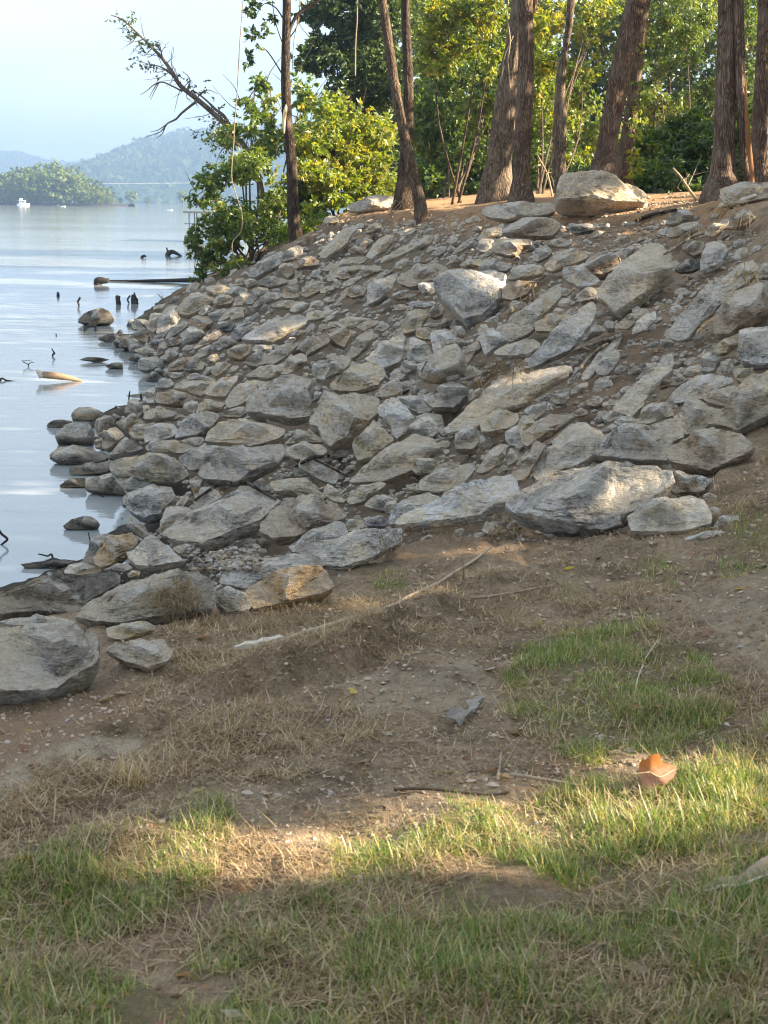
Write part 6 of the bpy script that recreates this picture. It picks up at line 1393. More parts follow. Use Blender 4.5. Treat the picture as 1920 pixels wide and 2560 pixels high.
def meadow():
    rg = np.random.default_rng(31); n = 760000; x, y = sprinkle(n, rg); Z = np.zeros(n)
    P = np.c_[x, y, terrain(x, y)]; m = pixel_mask(P, GREEN, 26, 1)
    cl = fbm(np.c_[x * 7, y * 7, Z], 3); cl2 = fbm(np.c_[x * 2.2, y * 2.2, Z + 4], 2)
    pr = m * np.clip(.52 + .75 * cl + .4 * cl2, .02, 1) * np.clip(1.25 - (y - 2.4) * .09, .45, 1) * .8
    k = rg.random(n) < pr; x, y = x[k], y[k]; cl = cl[k]; n = len(x); P = np.c_[x, y, lift(x, y) - .004]
    L = rg.gamma(5, .0076, n) * (.8 + .5 * np.clip(cl, 0, 1)); L = np.clip(L, .018, .13)
    dry = np.clip(rg.normal(.42, .22, n) - .25 * cl, 0, 1); dry[rg.random(n) < .22] = .97
    blades('green_grass', P, rg.uniform(0, 6.28, n), L, rg.uniform(.0012, .0028, n), rg.uniform(.05, 1.05, n), rg.uniform(.1, 1.5, n), dry, M['grass'])
    print('grass', n)
    # dry straw lies everywhere the digger scraped the sod away
    n = 360000; x, y = sprinkle(n, rg); P = np.c_[x, y, terrain(x, y)]; uv = proj(P)
    inside = inpoly(uv, [(-60, 1790), (200, 1700), (300, 1600), (480, 1540), (640, 1440), (830, 1470), (1100, 1385), (1400, 1350), (1760, 1260), (1990, 1080), (2000, 2600), (-60, 2600)])
    heavy = pixel_mask(P, [([(330, 1700), (700, 1480), (900, 1480), (1000, 1640), (980, 1800), (700, 1990), (330, 2040), (-60, 2100), (-60, 1960), (300, 1850)], .95), ([(-60, 2330), (500, 2420), (1000, 2300), (1960, 2150), (1960, 2640), (-60, 2640)], .6), ([(560, 2110), (1000, 2120), (1180, 2220), (1000, 2330), (560, 2460), (100, 2480), (200, 2340)], .9), ([(1000, 1460), (1500, 1420), (1700, 1480), (1500, 1560), (1000, 1640)], .55), ([(1700, 1750), (1960, 1700), (1960, 1900), (1700, 1900)], .6), ([(1780, 1000), (1960, 980), (1960, 1300), (1700, 1340)], .7),
                           ([(440, 1480), (640, 1470), (740, 1560), (560, 1680), (380, 1640)], 1.0), ([(1000, 1330), (1200, 1310), (1250, 1370), (1000, 1400)], .5)], 30, 8)
    bare = pixel_mask(P, [([(-60, 1990), (60, 1900), (180, 1850), (330, 1820), (420, 1830), (300, 1890), (150, 1950), (0, 2010)], 1.0), ([(-60, 1800), (330, 1700), (400, 1760), (100, 1880), (-60, 1930)], .7), ([(860, 1690), (1200, 1640), (1250, 1780), (900, 1810)], .75), ([(1680, 1470), (1990, 1390), (1990, 1740), (1760, 1660)], .7), ([(950, 1960), (1300, 1900), (1300, 2020), (950, 2060)], .6)], 20, 9)
    cl = fbm(np.c_[x * 6, y * 6, x * 0 + 2], 3)
    pr = inside * np.clip((.12 + heavy * .55 + .16 * np.clip(pixel_mask(P, GREEN, 26, 1), 0, 1)) * (1 - bare) * (.75 + 1.1 * cl), 0, 1) * np.clip(1.2 - (y - 2.4) * .07, .5, 1)
    k = rg.random(n) < pr; x, y = x[k], y[k]; n = len(x); P = np.c_[x, y, lift(x, y) + rg.uniform(0, .014, n)]
    lean = rg.uniform(.95, 1.62, n)
    blades('dry_straw', P, rg.uniform(0, 6.28, n), rg.gamma(4, .011, n), rg.uniform(.0014, .0032, n), lean, rg.normal(0, .9, n), np.clip(rg.normal(.45, .25, n), 0, 1), M['straw'])
    print('straw', n)
meadow()
def leaf_litter():
    rg = np.random.default_rng(77); n = 2600; x, y = sprinkle(n * 2, rg); P = np.c_[x, y, terrain(x, y)]
    k = inpoly(proj(P), DIRT + [(1000, 2150), (1960, 2560), (-40, 2560)]) | (rg.random(len(x)) < .3); x, y = x[k][:n], y[k][:n]; n = len(x)
    C = np.c_[x, y, ground_height(x, y) + .004]; ax = np.c_[rg.standard_normal((n, 2)), rg.normal(0, .18, n)]; ax /= np.linalg.norm(ax, axis=1, keepdims=True)
    sd = np.cross(ax, [0, 0, 1.0]) + rg.normal(0, .35, (n, 3)); L = rg.gamma(3, .0065, n)[:, None]
    V = np.stack([C, C + ax * L * .45 + sd * L * .26, C + ax * L, C + ax * L * .45 - sd * L * .26], 1).reshape(-1, 3)
    o = new_obj('leaf_litter', build_mesh('leaf_litter', V, np.arange(n)[:, None] * 4 + np.arange(4)[None], M['deadleaf'], False, {'tint': ('FACE', rg.choice([.05, .2, .3, .4, .55, .7], n) + rg.normal(0, .04, n))})); o['kind'] = 'stuff'
leaf_litter()
def tuft(name, label, centers, n, seed, L=(.04, .11), mat='straw', spreadpx=30, lean=(.1, 1.2), dz=0.0, tm=.55, cat='dry grass', W=(.0016, .0032)):
    rg = np.random.default_rng(seed); C = np.array(centers, float); i = rg.integers(len(C), size=n)
    uv = C[i, :2] + rg.standard_normal((n, 2)) * spreadpx * np.array([1, .55]); H = cast(uv); H[:, 2] -= .004
    o = blades(name, H, rg.uniform(0, 6.28, n), rg.uniform(*L, n), rg.uniform(*W, n), rg.uniform(*lean, n), rg.uniform(.2, 1.6, n), np.clip(rg.normal(tm, .2, n), 0, 1), M[mat])
    tag(o, label); return o
tuft('straw_clump', 'clump of pale dry grass matted over the flank of the broad grey-tan boulder', [(400, 1490), (440, 1510), (470, 1540), (500, 1560), (455, 1480), (540, 1570)], 1500, 41, (.04, .10), spreadpx=30, lean=(.5, 1.7))
tuft('straw_clump', 'dark tangled root and grass clod hanging at the pale slab by the dirt', [(1250, 1300), (1275, 1310), (1265, 1335), (1240, 1340), (1290, 1340)], 900, 42, (.06, .17), spreadpx=16, lean=(.8, 2.6), tm=.25)
tuft('straw_clump', 'dark matted sod with roots on the front of the blotched slab', [(1000, 1340), (1050, 1330), (1100, 1340), (960, 1370), (1140, 1345)], 1300, 43, (.03, .1), spreadpx=24, lean=(.6, 2.2), tm=.12)
tuft('straw_clump', 'bleached straw tussock standing up in the middle of the scraped ground', [(310, 1950), (335, 1960), (355, 1955)], 230, 44, (.04, .11), spreadpx=16, lean=(0, 1.2), tm=.7)
tuft('straw_clump', 'straw strewn on top of the squat pale boulder by the dirt', [(1630, 1275), (1660, 1265), (1690, 1262)], 260, 45, (.03, .09), spreadpx=16, lean=(1.1, 1.6), tm=.6)
tuft('straw_clump', 'dry grass hanging over the golden-lit end of the ridge stone', [(1850, 690), (1870, 685), (1880, 700)], 160, 46, (.06, .2), spreadpx=10, lean=(.8, 2.2), tm=.7, W=(.004, .008))
tuft('straw_clump', 'fringe of roots and grass below the long crest slab', [(1830, 510), (1850, 530), (1870, 520), (1720, 590), (1740, 580)], 300, 47, (.1, .35), spreadpx=12, lean=(1.2, 2.8), tm=.5, W=(.006, .012))
tuft('straw_clump', 'tangle of fine roots in the hollow under the ledge slab', [(1220, 930), (1250, 925), (1280, 930), (1200, 960)], 420, 48, (.1, .4), spreadpx=16, lean=(.7, 2.4), tm=.22, W=(.004, .008))
tuft('straw_clump', 'hanging root fringe in the dark hollow beside the oval stone', [(1330, 710), (1350, 720), (1310, 750), (1290, 770)], 220, 49, (.15, .5), spreadpx=12, lean=(1.4, 2.6), tm=.3, W=(.006, .012))
rubble('gravel_heap', 420, [[(465, 1425), (520, 1385), (560, 1365), (600, 1372), (650, 1380), (640, 1405), (560, 1425)]], 3, 9, 61, None)
def gravel_on_slab():
    rg = np.random.default_rng(62); uv = np.c_[rg.uniform(470, 650, 500), rg.uniform(1372, 1428, 500)]; H = cast(uv); v, f = ico(1); mb = MB(); t = []
    for p in H:
        r = rg.uniform(.006, .018); mb.add(p + v * (1 + .25 * rg.standard_normal((len(v), 1))) * r * np.array([1, 1, .7]) + np.array([0, 0, r * .3 + rg.uniform(0, .012)]), f); t.append(np.full(len(f), rg.random()))
    o = new_obj('loose_gravel', mb.mesh('loose_gravel', M['gravel'], False, {'tint': ('FACE', np.concatenate(t))})); o['kind'] = 'stuff'
gravel_on_slab()

# ------------------------------------------------------------------ sticks, leaves, scraps
def stick(name, label, pts, mat, cat='stick', seg=8, rough=.15, lift_=1.0, group=None, side=None, samples=3):
    tt = np.linspace(0, len(pts) - 1, (len(pts) - 1) * 3 + 1); pts = [tuple(np.interp(a, range(len(pts)), [p[c] for p in pts]) for c in range(3)) for a in tt]
    q = np.array([(p[0], p[1]) for p in pts], float)
    if lift_ > 1.5: H = cast(q)
    else: H = hit(q[:, 0], q[:, 1])[0]; H[:, 2] = ground_height(H[:, 0], H[:, 1]) + .014
    if lift_ <= 1.5 and len(H) > 6: k_ = np.linspace(0, 1, len(H)); g_ = H[:, 2]; H[:, 2] = np.polyval(np.polyfit(k_, g_, 3), k_); H[:, 2] += max(0, np.percentile(g_ - H[:, 2], 80) * .6)
    dist = H[:, 1]
    R = np.array([p[2] for p in pts]) * .5 * pxm(dist)
    H[:, 2] += R * lift_
    bb = MB(); bb.add(*tube(H, R, seg, rough, int(pts[0][0]), nsub=samples))
    o = new_obj(name, bb.mesh(name, M[mat], True, origin=H[0])); o.location = H[0]; tag(o, label, cat, group)
    if side:
        for sp in side:
            S = cast(np.array(sp)[:, :2]); S[:, 2] += R.mean(); S[0] = H[np.argmin(np.linalg.norm(H - S[0], axis=1))]
            sb = MB(); sb.add(*tube(S, np.linspace(R.mean() * .6, R.mean() * .2, len(S)), 6, .1, 3, nsub=3)); new_obj('side_twig', sb.mesh('side_twig', M[mat], True, origin=H[0]), o)
    return o
stick('long_stick', 'long pale stripped branch lying across the dirt', [(690, 1622, 13), (760, 1600, 12), (840, 1575, 12), (900, 1552, 11), (986, 1524, 10), (1023, 1503, 10), (1090, 1475, 9), (1140, 1448, 8), (1190, 1425, 7), (1226, 1411, 5)], 'stickwood', 'branch', 10)
stick('thin_stick', 'thin straight stick on the scraped dirt past the long branch', [(1177, 1512, 7), (1269, 1494, 7), (1330, 1484, 6), (1390, 1474, 4)], 'twig')
stick('dark_stick', 'dark straight stick in the shade next to the sunny grass', [(985, 1990, 9), (1100, 1988, 9), (1200, 1985, 8), (1275, 1982, 6)], 'twig_dark')
stick('mossy_stick', 'grey stick half under the grass near the orange leaf', [(1275, 1938, 9), (1350, 1948, 10), (1410, 1952, 9), (1460, 1955, 7)], 'twig')
stick('bent_stick', 'short bare twig standing crooked among the fallen leaves', [(1243, 1960, 8), (1250, 1920, 7), (1254, 1885, 6)], 'twig', lift_=3)
stick('grass_stem', 'tall pale seed stem rising from the green grass patch', [(1583, 1762, 4), (1595, 1700, 4), (1615, 1650, 3.5), (1647, 1601, 3)], 'palewood', 'stem', 5, lift_=4)
stick('grass_stem', 'pale crossed stems lying on the dark near grass', [(990, 2420, 5), (1040, 2390, 5), (1085, 2352, 3)], 'palewood', 'stem', 5, lift_=3)
stick('grey_twig', 'short grey twig on the near grass under the white-edged bark', [(1640, 2290, 7), (1690, 2312, 8), (1740, 2325, 5)], 'twig')
stick('root', 'black root arching over the blue slabs near the dark crevice', [(470, 1270, 6), (500, 1248, 7), (540, 1222, 8), (590, 1212, 9), (620, 1216, 9), (660, 1240, 8), (690, 1254, 5)], 'twig_dark', 'root', 8, lift_=2)
stick('root', 'crooked dark root caught between the round-faced boulder and the cracked slate', [(740, 1172, 7), (780, 1150, 8), (820, 1148, 9), (850, 1150, 9), (856, 1180, 7)], 'twig_dark', 'root', 8, lift_=2)
stick('root', 'thin dark root over the cracked slate to the buried dome', [(745, 1168, 5), (780, 1152, 6), (812, 1165, 5), (850, 1185, 4), (870, 1195, 3)], 'twig_dark', 'root', 6, lift_=2)
stick('brown_stick', 'thick brown stick lying downhill against the white-edged stone', [(1393, 905, 9), (1430, 888, 10), (1470, 872, 10), (1500, 862, 10), (1525, 858, 10), (1550, 846, 6)], 'twig', 'stick', 8, lift_=2, side=[[(1465, 874), (1480, 882)]])
stick('brown_stick', 'brown stick slanting up the dirt into the slate-grey stone', [(1445, 935, 8), (1470, 905, 8), (1500, 880, 9), (1520, 866, 7)], 'twig', lift_=2)
stick('brown_stick', 'long thin branch lying over the tall pale slab', [(1660, 645, 6), (1700, 620, 6), (1735, 600, 7), (1770, 592, 9), (1800, 585, 10), (1860, 588, 9), (1872, 588, 6)], 'twig', 'branch', 8, lift_=3)
stick('board', 'weathered grey board lying on the crest by the long low slab', [(1800, 530, 14), (1840, 518, 13), (1865, 508, 11), (1890, 496, 8)], 'palewood', 'board', 6, lift_=2)
stick('brown_stick', 'crooked stick bridging the soil above the rough tan slab', [(1590, 560, 8), (1620, 548, 9), (1650, 540, 9), (1690, 532, 7)], 'twig_dark', lift_=2)
stick('log_piece', 'short grey log stuck upright in the slope near the crest', [(905, 622, 18), (915, 600, 19), (925, 580, 19), (928, 568, 18)], 'twig', 'log', 10, lift_=1.2)
for k, (lab, pts) in enumerate([('bare brush twigs sprouting beside the huge crest boulder', [(1640, 470, 5), (1655, 445, 4), (1680, 430, 3), (1700, 420, 2)]), ('leaning bare sapling stem by the thick red-brown tree', [(1742, 500, 8), (1720, 470, 7), (1700, 440, 6), (1682, 420, 4)]),
        ('long pale stem leaning on the thick red-brown tree', [(1872, 470, 7), (1830, 420, 6), (1790, 360, 5), (1748, 290, 3)]), ('second pale stem leaning on the red-brown tree', [(1868, 470, 6), (1845, 420, 5), (1822, 360, 4)]), ('bare twig in front of the broad grey trunk', [(1280, 480, 4), (1292, 440, 4), (1285, 400, 3), (1283, 370, 2)]),
        ('dry weed stalks at the foot of the broad grey trunk', [(1248, 490, 4), (1244, 460, 3), (1236, 440, 2)]), ('thin sapling stem between the brown tree and the huge boulder', [(1380, 490, 5), (1370, 440, 4), (1350, 400, 3), (1343, 385, 2)]), ('bent dark twig at the foot of the leaning tree', [(985, 560, 4), (978, 540, 5), (980, 515, 5), (990, 500, 4)])]):
    q = np.array(pts); Yb = hit([q[0, 0]], [q[0, 1]])[0][0][1] - .15; P, R = px_path([tuple(r) for r in q], Yb); bb = MB(); bb.add(*tube(P, R, 6, .12, k, nsub=4))
    o = new_obj('bare_stem', bb.mesh('bare_stem', M['twig'], True, origin=P[0])); o.location = P[0]; tag(o, lab, 'twig')
    rg = np.random.default_rng(k + 5)
    for j in range(4):
        s = P[1] + (P[-1] - P[1]) * rg.uniform(0, .8); e = s + rg.normal(0, .16, 3) + np.array([0, 0, .12]); sb = MB(); sb.add(*tube([s, (s + e) / 2 + rg.normal(0, .03, 3), e], [R.mean() * .5, R.mean() * .35, R.mean() * .15], 5, nsub=2))
        new_obj('side_twig', sb.mesh('side_twig', M['twig'], True, origin=P[0]), o)
# flat board piece at the end of the long branch
def plank():
    q = np.array([(577, 1632), (690, 1607), (690, 1624), (640, 1640)]); H = cast(q); c = H.mean(0); a = H[1] - H[0]; Ln = np.linalg.norm(a); a /= Ln
    n = tnormal(c[0], c[1])[0]; b = np.cross(n, a); b /= np.linalg.norm(b); n = np.cross(a, b)
    xs = np.linspace(-.5, .5, 9); V = []; rg = np.random.default_rng(5)
    for x in xs:
        w = .021 * (1 - .35 * (x < -.35)) * (1 + .12 * rg.standard_normal())
        for sy, sz in ((-1, 0), (1, 0), (1, 1), (-1, 1)): V.append(c + a * x * Ln + b * sy * w + n * (sz * .014 + .020 + .006 * rg.random()))
    V = np.array(V); F = [[i * 4 + j, i * 4 + (j + 1) % 4, i * 4 + 4 + (j + 1) % 4, i * 4 + 4 + j] for i in range(8) for j in range(4)] + [[0, 3, 2, 1], [32, 33, 34, 35]]
    o = new_obj('plank', build_mesh('plank', V - c, np.array(F), plain('bleached_board', (.48, .43, .35), .8, .2, .2, 20, .4, .004))); o.location = c; tag(o, 'short bleached board at the near end of the long pale branch', 'board')
plank()
def bark_piece():
    P = cast(np.array([(1745, 2240), (1800, 2222), (1850, 2222), (1900, 2205), (1960, 2190)])); c = P[0].copy(); mb = MB(); V = []
    for i, p in enumerate(P):
        d = np.array([.1, 1, 0]); w = [.012, .028, .03, .045, .055][i]; h = [.006, .012, .014, .03, .045][i]
        for k in range(6):
            t = k / 5; V.append(p + d * (t - .15) * w * 1.6 + np.array([0, 0, .004 + h * math.sin(t * 2.4)]))
        for k in range(6):
            t = 1 - k / 5; V.append(p + d * (t - .15) * w * 1.6 + np.array([0, 0, -.006 + h * math.sin(t * 2.4)]))
    F = [[i * 12 + j, i * 12 + (j + 1) % 12, i * 12 + 12 + (j + 1) % 12, i * 12 + 12 + j] for i in range(4) for j in range(12)]
    o = new_obj('bark_slab', build_mesh('bark_slab', np.array(V) - c, np.array(F), M['twig'], True)); o.location = c; tag(o, 'curved slab of grey bark with a white edge on the near grass', 'bark')
    e = new_obj('white_edge', (lambda b: b.mesh('white_edge', M['palewood'], True, origin=c))(MB().add(*tube(np.array([p + np.array([0, -.004, .005 + .003 * i]) for i, p in enumerate(P)]), [.002, .004, .004, .003, .002], 8, .2, 1, nsub=4))), o)
bark_piece()
def scrap():
    P = cast(np.array([(1134, 1812), (1160, 1800), (1178, 1792), (1190, 1775), (1204, 1766)])); c = P[0].copy(); rg = np.random.default_rng(3); V = []
    for i, p in enumerate(P):
        for k in range(5): V.append(p + np.array([.012 * rg.standard_normal(), (k - 2) * .016, .012 + .016 * abs(math.sin(k * 1.9 + i)) + .006 * rg.standard_normal()]))
    F = [[i * 5 + j, i * 5 + j + 1, i * 5 + j + 6, i * 5 + j + 5] for i in range(4) for j in range(4)]
    me = build_mesh('plastic_scrap', np.array(V) - c, np.array(F), M['plastic'], False); o = new_obj('plastic_scrap', me); o.location = c
    m = o.modifiers.new('thickness', 'SOLIDIFY'); m.thickness = .002; tag(o, 'crumpled pale grey scrap of plastic on the dirt by the grass patch', 'plastic scrap')
scrap()
def leaf_obj(uv, Lpx, tint, label, seed, tilt=.3, group=None, up=.3):
    rg = np.random.default_rng(seed); H = cast([uv])[0]; L = Lpx * pxm(H[1]); n = 7; V = []; a = rg.uniform(-.6, .6) + (math.pi if rg.random() < .5 else 0)
    cu = rg.uniform(.6, 1.6); tw = rg.uniform(-.6, .6)
    for i in range(n):
        t = i / (n - 1); w = .30 * math.sin(math.pi * min(1, .04 + t * .96)) ** .8 * (1 - .25 * t)
        for k in (-1, -.5, 0, .5, 1):
            V.append((t - .5, k * w, .22 * cu * (k * k) * w * 2 + .25 * (t - .5) ** 2 * cu + tw * k * w * (t - .5)))
    V = np.array(V) * L; F = np.array([[i * 5 + j, i * 5 + j + 1, i * 5 + j + 6, i * 5 + j + 5] for i in range(n - 1) for j in range(4)])
    me = build_mesh('fallen_leaf', V, F, M['deadleaf'], True, {'tint': ('FACE', np.clip(tint + rg.normal(0, .03, len(F)), 0, 1))})
    o = new_obj('fallen_leaf', me); o.location = H + np.array([0, 0, L * .12]); o.rotation_euler = (rg.uniform(-.5, .5) + up, rg.uniform(-.3, .3), a)
    tag(o, label, 'leaf', group)
for k, (u, v, s, t, lab) in enumerate([(1450, 1687, 22, .3, 'small brown leaf near the top of the green grass patch'), (1592, 1772, 32, .35, 'curled orange-brown leaf at the foot of the pale seed stem'), (1638, 1772, 38, .5, 'tan papery leaf beside the curled orange-brown one'), (1177, 1956, 30, .75, 'pale leaf leftmost of the group on the dark soil'), (1234, 1968, 34, .8, 'white-grey curled leaf in the middle of the dark soil'), (1115, 1935, 36, .55, 'flat tan leaf lying on dark soil'),
        (1228, 1935, 44, .12, 'reddish-brown leaf by the bare crooked twig'), (1262, 1946, 34, .5, 'greyish folded leaf touching the crooked twig'), (1010, 1982, 38, .45, 'brown leaf at the end of the dark straight stick'), (1573, 1880, 26, .85, 'small white leaf left of the orange leaf'), (1572, 1902, 24, .7, 'grey leaf tucked under the grass below the small white leaf'), (1420, 1426, 30, .98, 'yellow leaf on the dirt bank below the sun-banded slab'), (1847, 1476, 26, .97, 'tiny yellow leaf on the tyre-marked dirt'),
        (1418, 1815, 28, .5, 'tan leaf in the lower edge of the green patch'), (1112, 2062, 40, .03, 'small dark red leaf at the edge of the sunny grass'), (1600, 2102, 44, .15, 'orange-brown leaf sunk in the sunny grass'), (1672, 2150, 42, .2, 'brown leaf below the sunny grass'), (1078, 2308, 36, .99, 'bright yellow leaf on the near grass'), (992, 2342, 44, .1, 'dark brown leaf at the left of the near grass'), (1395, 2490, 44, .3, 'blurred tan leaf in the nearest grass'),
        (393, 1912, 44, .08, 'dark red-brown leaf on straw beyond the bleached tussock'), (490, 1982, 30, .85, 'white leaf by the bleached tussock'), (619, 1988, 34, .85, 'white leaf on bare dirt right of the tussock'), (66, 2060, 26, .8, 'pale leaf at the far left of the straw'), (460, 2445, 52, .4, 'brown curled leaf on the near straw'), (60, 2158, 60, .1, 'long red-brown leaf above the left grass patch'), (20, 2148, 40, .6, 'pale leaf next to the long red-brown one'), (290, 2455, 50, .25, 'crumpled brown leaf on the near left straw'),
        (938, 2048, 44, .75, 'pale leaf beside the sunny strip of dirt'), (228, 2525, 44, .35, 'tan leaf in the bottom left straw'), (890, 1712, 30, .6, 'pale leaf fragment on the tyre-marked middle dirt'), (920, 1700, 26, .7, 'small pale leaf near the tyre-marked dirt'), (1050, 1545, 30, .45, 'tan leaf by the scarp under the long branch'), (880, 1732, 34, .97, 'yellowish leaf strip on the middle dirt'), (1870, 1915, 40, .1, 'brown leaf upright in the right-hand sunny grass'),
        (1290, 1838, 34, .12, 'rust-red leaf between dirt and the grass patch'), (265, 1755, 44, .5, 'tan leaf near the biggest foreground boulder'), (300, 1738, 36, .6, 'grey leaf lying on edge near the flat stone'), (508, 1600, 36, .25, 'brown leaf in front of the straw clump'), (60, 1880, 50, .12, 'dark curled leaf on the reddish soil below the boulder')]):
    leaf_obj((u, v), s, t, lab, 200 + k)
def orange_leaf():
    s = NT('orange_leaf_blade'); c = s.ramp(s.attr('tint'), [(0, (.47, .27, .20)), (.5, (.50, .29, .17)), (1, (.46, .19, .06))]); co = s.objco(); n = s.noise(co, 60, 4, .6)
    c = s.mix(.5, c, s.ramp(n, [(.3, .7), (.7, 1.25)]), 'MULTIPLY'); d = s.n('BsdfDiffuse'); t = s.n('BsdfTranslucent'); s.l(c, d.inputs[0]); s.l(c, t.inputs[0]); m = s.n('MixShader'); m.inputs[0].default_value = .5
    s.l(d.outputs[0], m.inputs[1]); s.l(t.outputs[0], m.inputs[2]); s.l(m.outputs[0], s.out.inputs['Surface'])
    k = 1.728; px = np.array([(1100, 225), (1104, 185), (1118, 165), (1128, 172), (1148, 152), (1172, 146), (1190, 146), (1196, 165), (1205, 185), (1222, 188), (1245, 192), (1266, 204), (1262, 228), (1250, 250), (1232, 262), (1222, 278), (1200, 276), (1178, 290), (1140, 300), (1118, 285), (1108, 255)], float) / k + np.array([960, 1800])
    g = cast([(1628, 1975)])[0]; Yc = g[1] - .01; c0 = (1150 / k + 960, 222 / k + 1800)
    rings = [1.0, .66, .33]; V = []; T = []
    for r in rings:
        for (u, v) in px:
            uu = c0[0] + (u - c0[0]) * r; vv = c0[1] + (v - c0[1]) * r; q = (uu - c0[0]) / 60; w = (vv - c0[1]) / 50
            V.append(at(uu, vv, Yc - .018 * (1 - r) + .028 * q * q - .030 * w - .012 * math.sin(3 * math.atan2(w, q)) * r))
    V.append(at(*c0, Yc - .02)); V = np.array(V); n = len(px); F = []; 
    for r in range(2):
        for i in range(n): F.append([r * n + i, r * n + (i + 1) % n, (r + 1) * n + (i + 1) % n, (r + 1) * n + i])
    F = np.array(F); Tr = np.array([[2 * n + i, 2 * n + (i + 1) % n, 3 * n] for i in range(n)])
    uv = proj(V); tint = sstep(-25, 12, (c0[1] - 6) - uv[:, 1] - .25 * (uv[:, 0] - c0[0]))
    me = build_mesh('orange_leaf', V - g, [F, Tr], s.m, True, {'tint': ('POINT', tint)}); o = new_obj('orange_leaf', me); o.location = g; tag(o, 'large orange fallen leaf standing on edge in the sunny grass', 'leaf')
    bb = MB(); bb.add(*tube([at(1150 / k + 960, 225 / k + 1800, Yc - .026), at(1195 / k + 960, 245 / k + 1800, Yc - .03), at(1258 / k + 960, 212 / k + 1800, Yc - .0)], [.0016, .0012, .0006], 5, nsub=3)); new_obj('midrib', bb.mesh('midrib', M['woodcore'], True, origin=g), o)
    bb = MB(); bb.add(*tube([at(1150 / k + 960, 225 / k + 1800, Yc - .024), at(1085 / k + 960, 232 / k + 1800, Yc - .02), at(1062 / k + 960, 228 / k + 1800, Yc + .01)], [.0016, .0014, .0012], 5, nsub=3)); new_obj('leaf_stalk', bb.mesh('leaf_stalk', M['woodcore'], True, origin=g), o)
orange_leaf()

# ------------------------------------------------------------------ things in and on the lake
def pw(u, v):
    d = ray(u, v); return CAM + d * (-CAMH / d[2])
def water_log():
    a, b, c = pw(268, 703), pw(400, 706), pw(552, 711); k = pxm(a[1])
    bb = MB(); bb.add(*tube([a + [0, 0, .02], (a + b) / 2 + [0, 0, .03], b + [0, 0, .05], (b + c) / 2 + [0, 0, .09], c + [0, 0, .12]], np.array([3, 5, 8, 12, 15]) * .5 * k, 12, .12, 4, nsub=6))
    o = new_obj('sunken_log', bb.mesh('sunken_log', M['wetwood'], True, origin=a)); o.location = a; tag(o, 'long dark log lying in the water out from the stones', 'log')
    bb = MB(); r0_ = pw(254, 712); bb.add(*tube([r0_ + [-9 * k, 0, -.1], r0_ + [-8 * k, 0, 9 * k], r0_ + [0, 0, 11 * k], r0_ + [12 * k, 0, 10 * k], r0_ + [17 * k, 0, 15 * k]], np.array([13, 14, 12, 9, 3]) * .62 * k, 10, .35, 8, nsub=5)); new_obj('root_end', bb.mesh('root_end', M['wetwood'], True, origin=a), o)
water_log()
def stump(label, base, pts, w, name='old_stump', cat='stump', mat='wetwood', extra=()):
    B = pw(*base); k = pxm(B[1]); P = [B + np.array([(u - base[0]) * k, 0, (base[1] - v) * k]) for u, v in pts]; P = [P[0] - [0, 0, .3]] + P
    R = np.array([w[0]] + list(w)) * .5 * k; bb = MB(); bb.add(*tube(P, R, 10, .28, int(base[0]), nsub=5)); o = new_obj(name, bb.mesh(name, M[mat], True, origin=B)); o.location = B; tag(o, label, cat)
    for e in extra:
        Q = [B + np.array([(u - base[0]) * k, .02, (base[1] - v) * k]) for u, v in e[0]]; eb = MB(); eb.add(*tube(Q, np.array(e[1]) * .5 * k, 8, .3, 3, nsub=4)); new_obj('prong', eb.mesh('prong', M[mat], True, origin=B), o)
    return o
Zt = lambda x, y: (x / 2.37, 680 + y / 2.37)
stump('jagged dark stump alone in the lake, left of the wider broken one', Zt(700, 192), [Zt(702, 192), Zt(699, 165), Zt(693, 140)], [12, 11, 6], extra=[([Zt(700, 165), Zt(708, 150), Zt(710, 143)], [6, 5, 2])])
stump('wide broken stump with a prong beside it in the lake', Zt(797, 188), [Zt(797, 188), Zt(793, 160), Zt(790, 135)], [18, 16, 9], extra=[([Zt(795, 150), Zt(797, 132), Zt(798, 124)], [6, 5, 2]), ([Zt(806, 172), Zt(812, 165), Zt(813, 158)], [8, 7, 3]), ([Zt(766, 186), Zt(757, 165), Zt(772, 142)], [4, 4, 4])])
stump('thin dark stick leaning out of the lake left of the stumps', Zt(468, 200), [Zt(468, 195), Zt(463, 178), Zt(477, 152)], [5, 5, 5], 'lake_stick', 'stick')
stump('small dark stub poking out of the lake farthest from the bank', Zt(343, 145), [Zt(343, 145), Zt(344, 132), Zt(341, 119)], [8, 7, 4])
stump('forked bare twig standing in the lake near the topmost boulder', Zt(950, 168), [Zt(962, 168), Zt(952, 150), Zt(936, 130)], [3, 2.5, 1.5], 'lake_twig', 'twig', 'twig', [([Zt(960, 165), Zt(962, 150), Zt(957, 126)], [2.5, 2, 1])])
stump('tangle of dark drift twigs by the shore stones', Zt(1052, 180), [Zt(1030, 172), Zt(1050, 168), Zt(1075, 172)], [7, 7, 4], 'drift_twigs', 'twig', extra=[([Zt(1040, 180), Zt(1055, 160), Zt(1070, 158)], [4, 3, 2])])
stump('dark rotten roots at the foot of the lone lake boulder', Zt(533, 352), [Zt(505, 350), Zt(520, 325), Zt(540, 318), Zt(560, 318), Zt(570, 306)], [9, 8, 9, 8, 3], 'rotten_roots', 'root', extra=[([Zt(500, 350), Zt(503, 330), Zt(497, 312)], [6, 5, 3]), ([Zt(565, 352), Zt(566, 330), Zt(560, 322)], [7, 6, 5])])
stump('thin crooked twig in the lake above the driftwood', Zt(318, 500), [Zt(312, 498), Zt(324, 485), Zt(316, 470), Zt(308, 452)], [4, 4, 3, 2], 'lake_twig', 'twig')
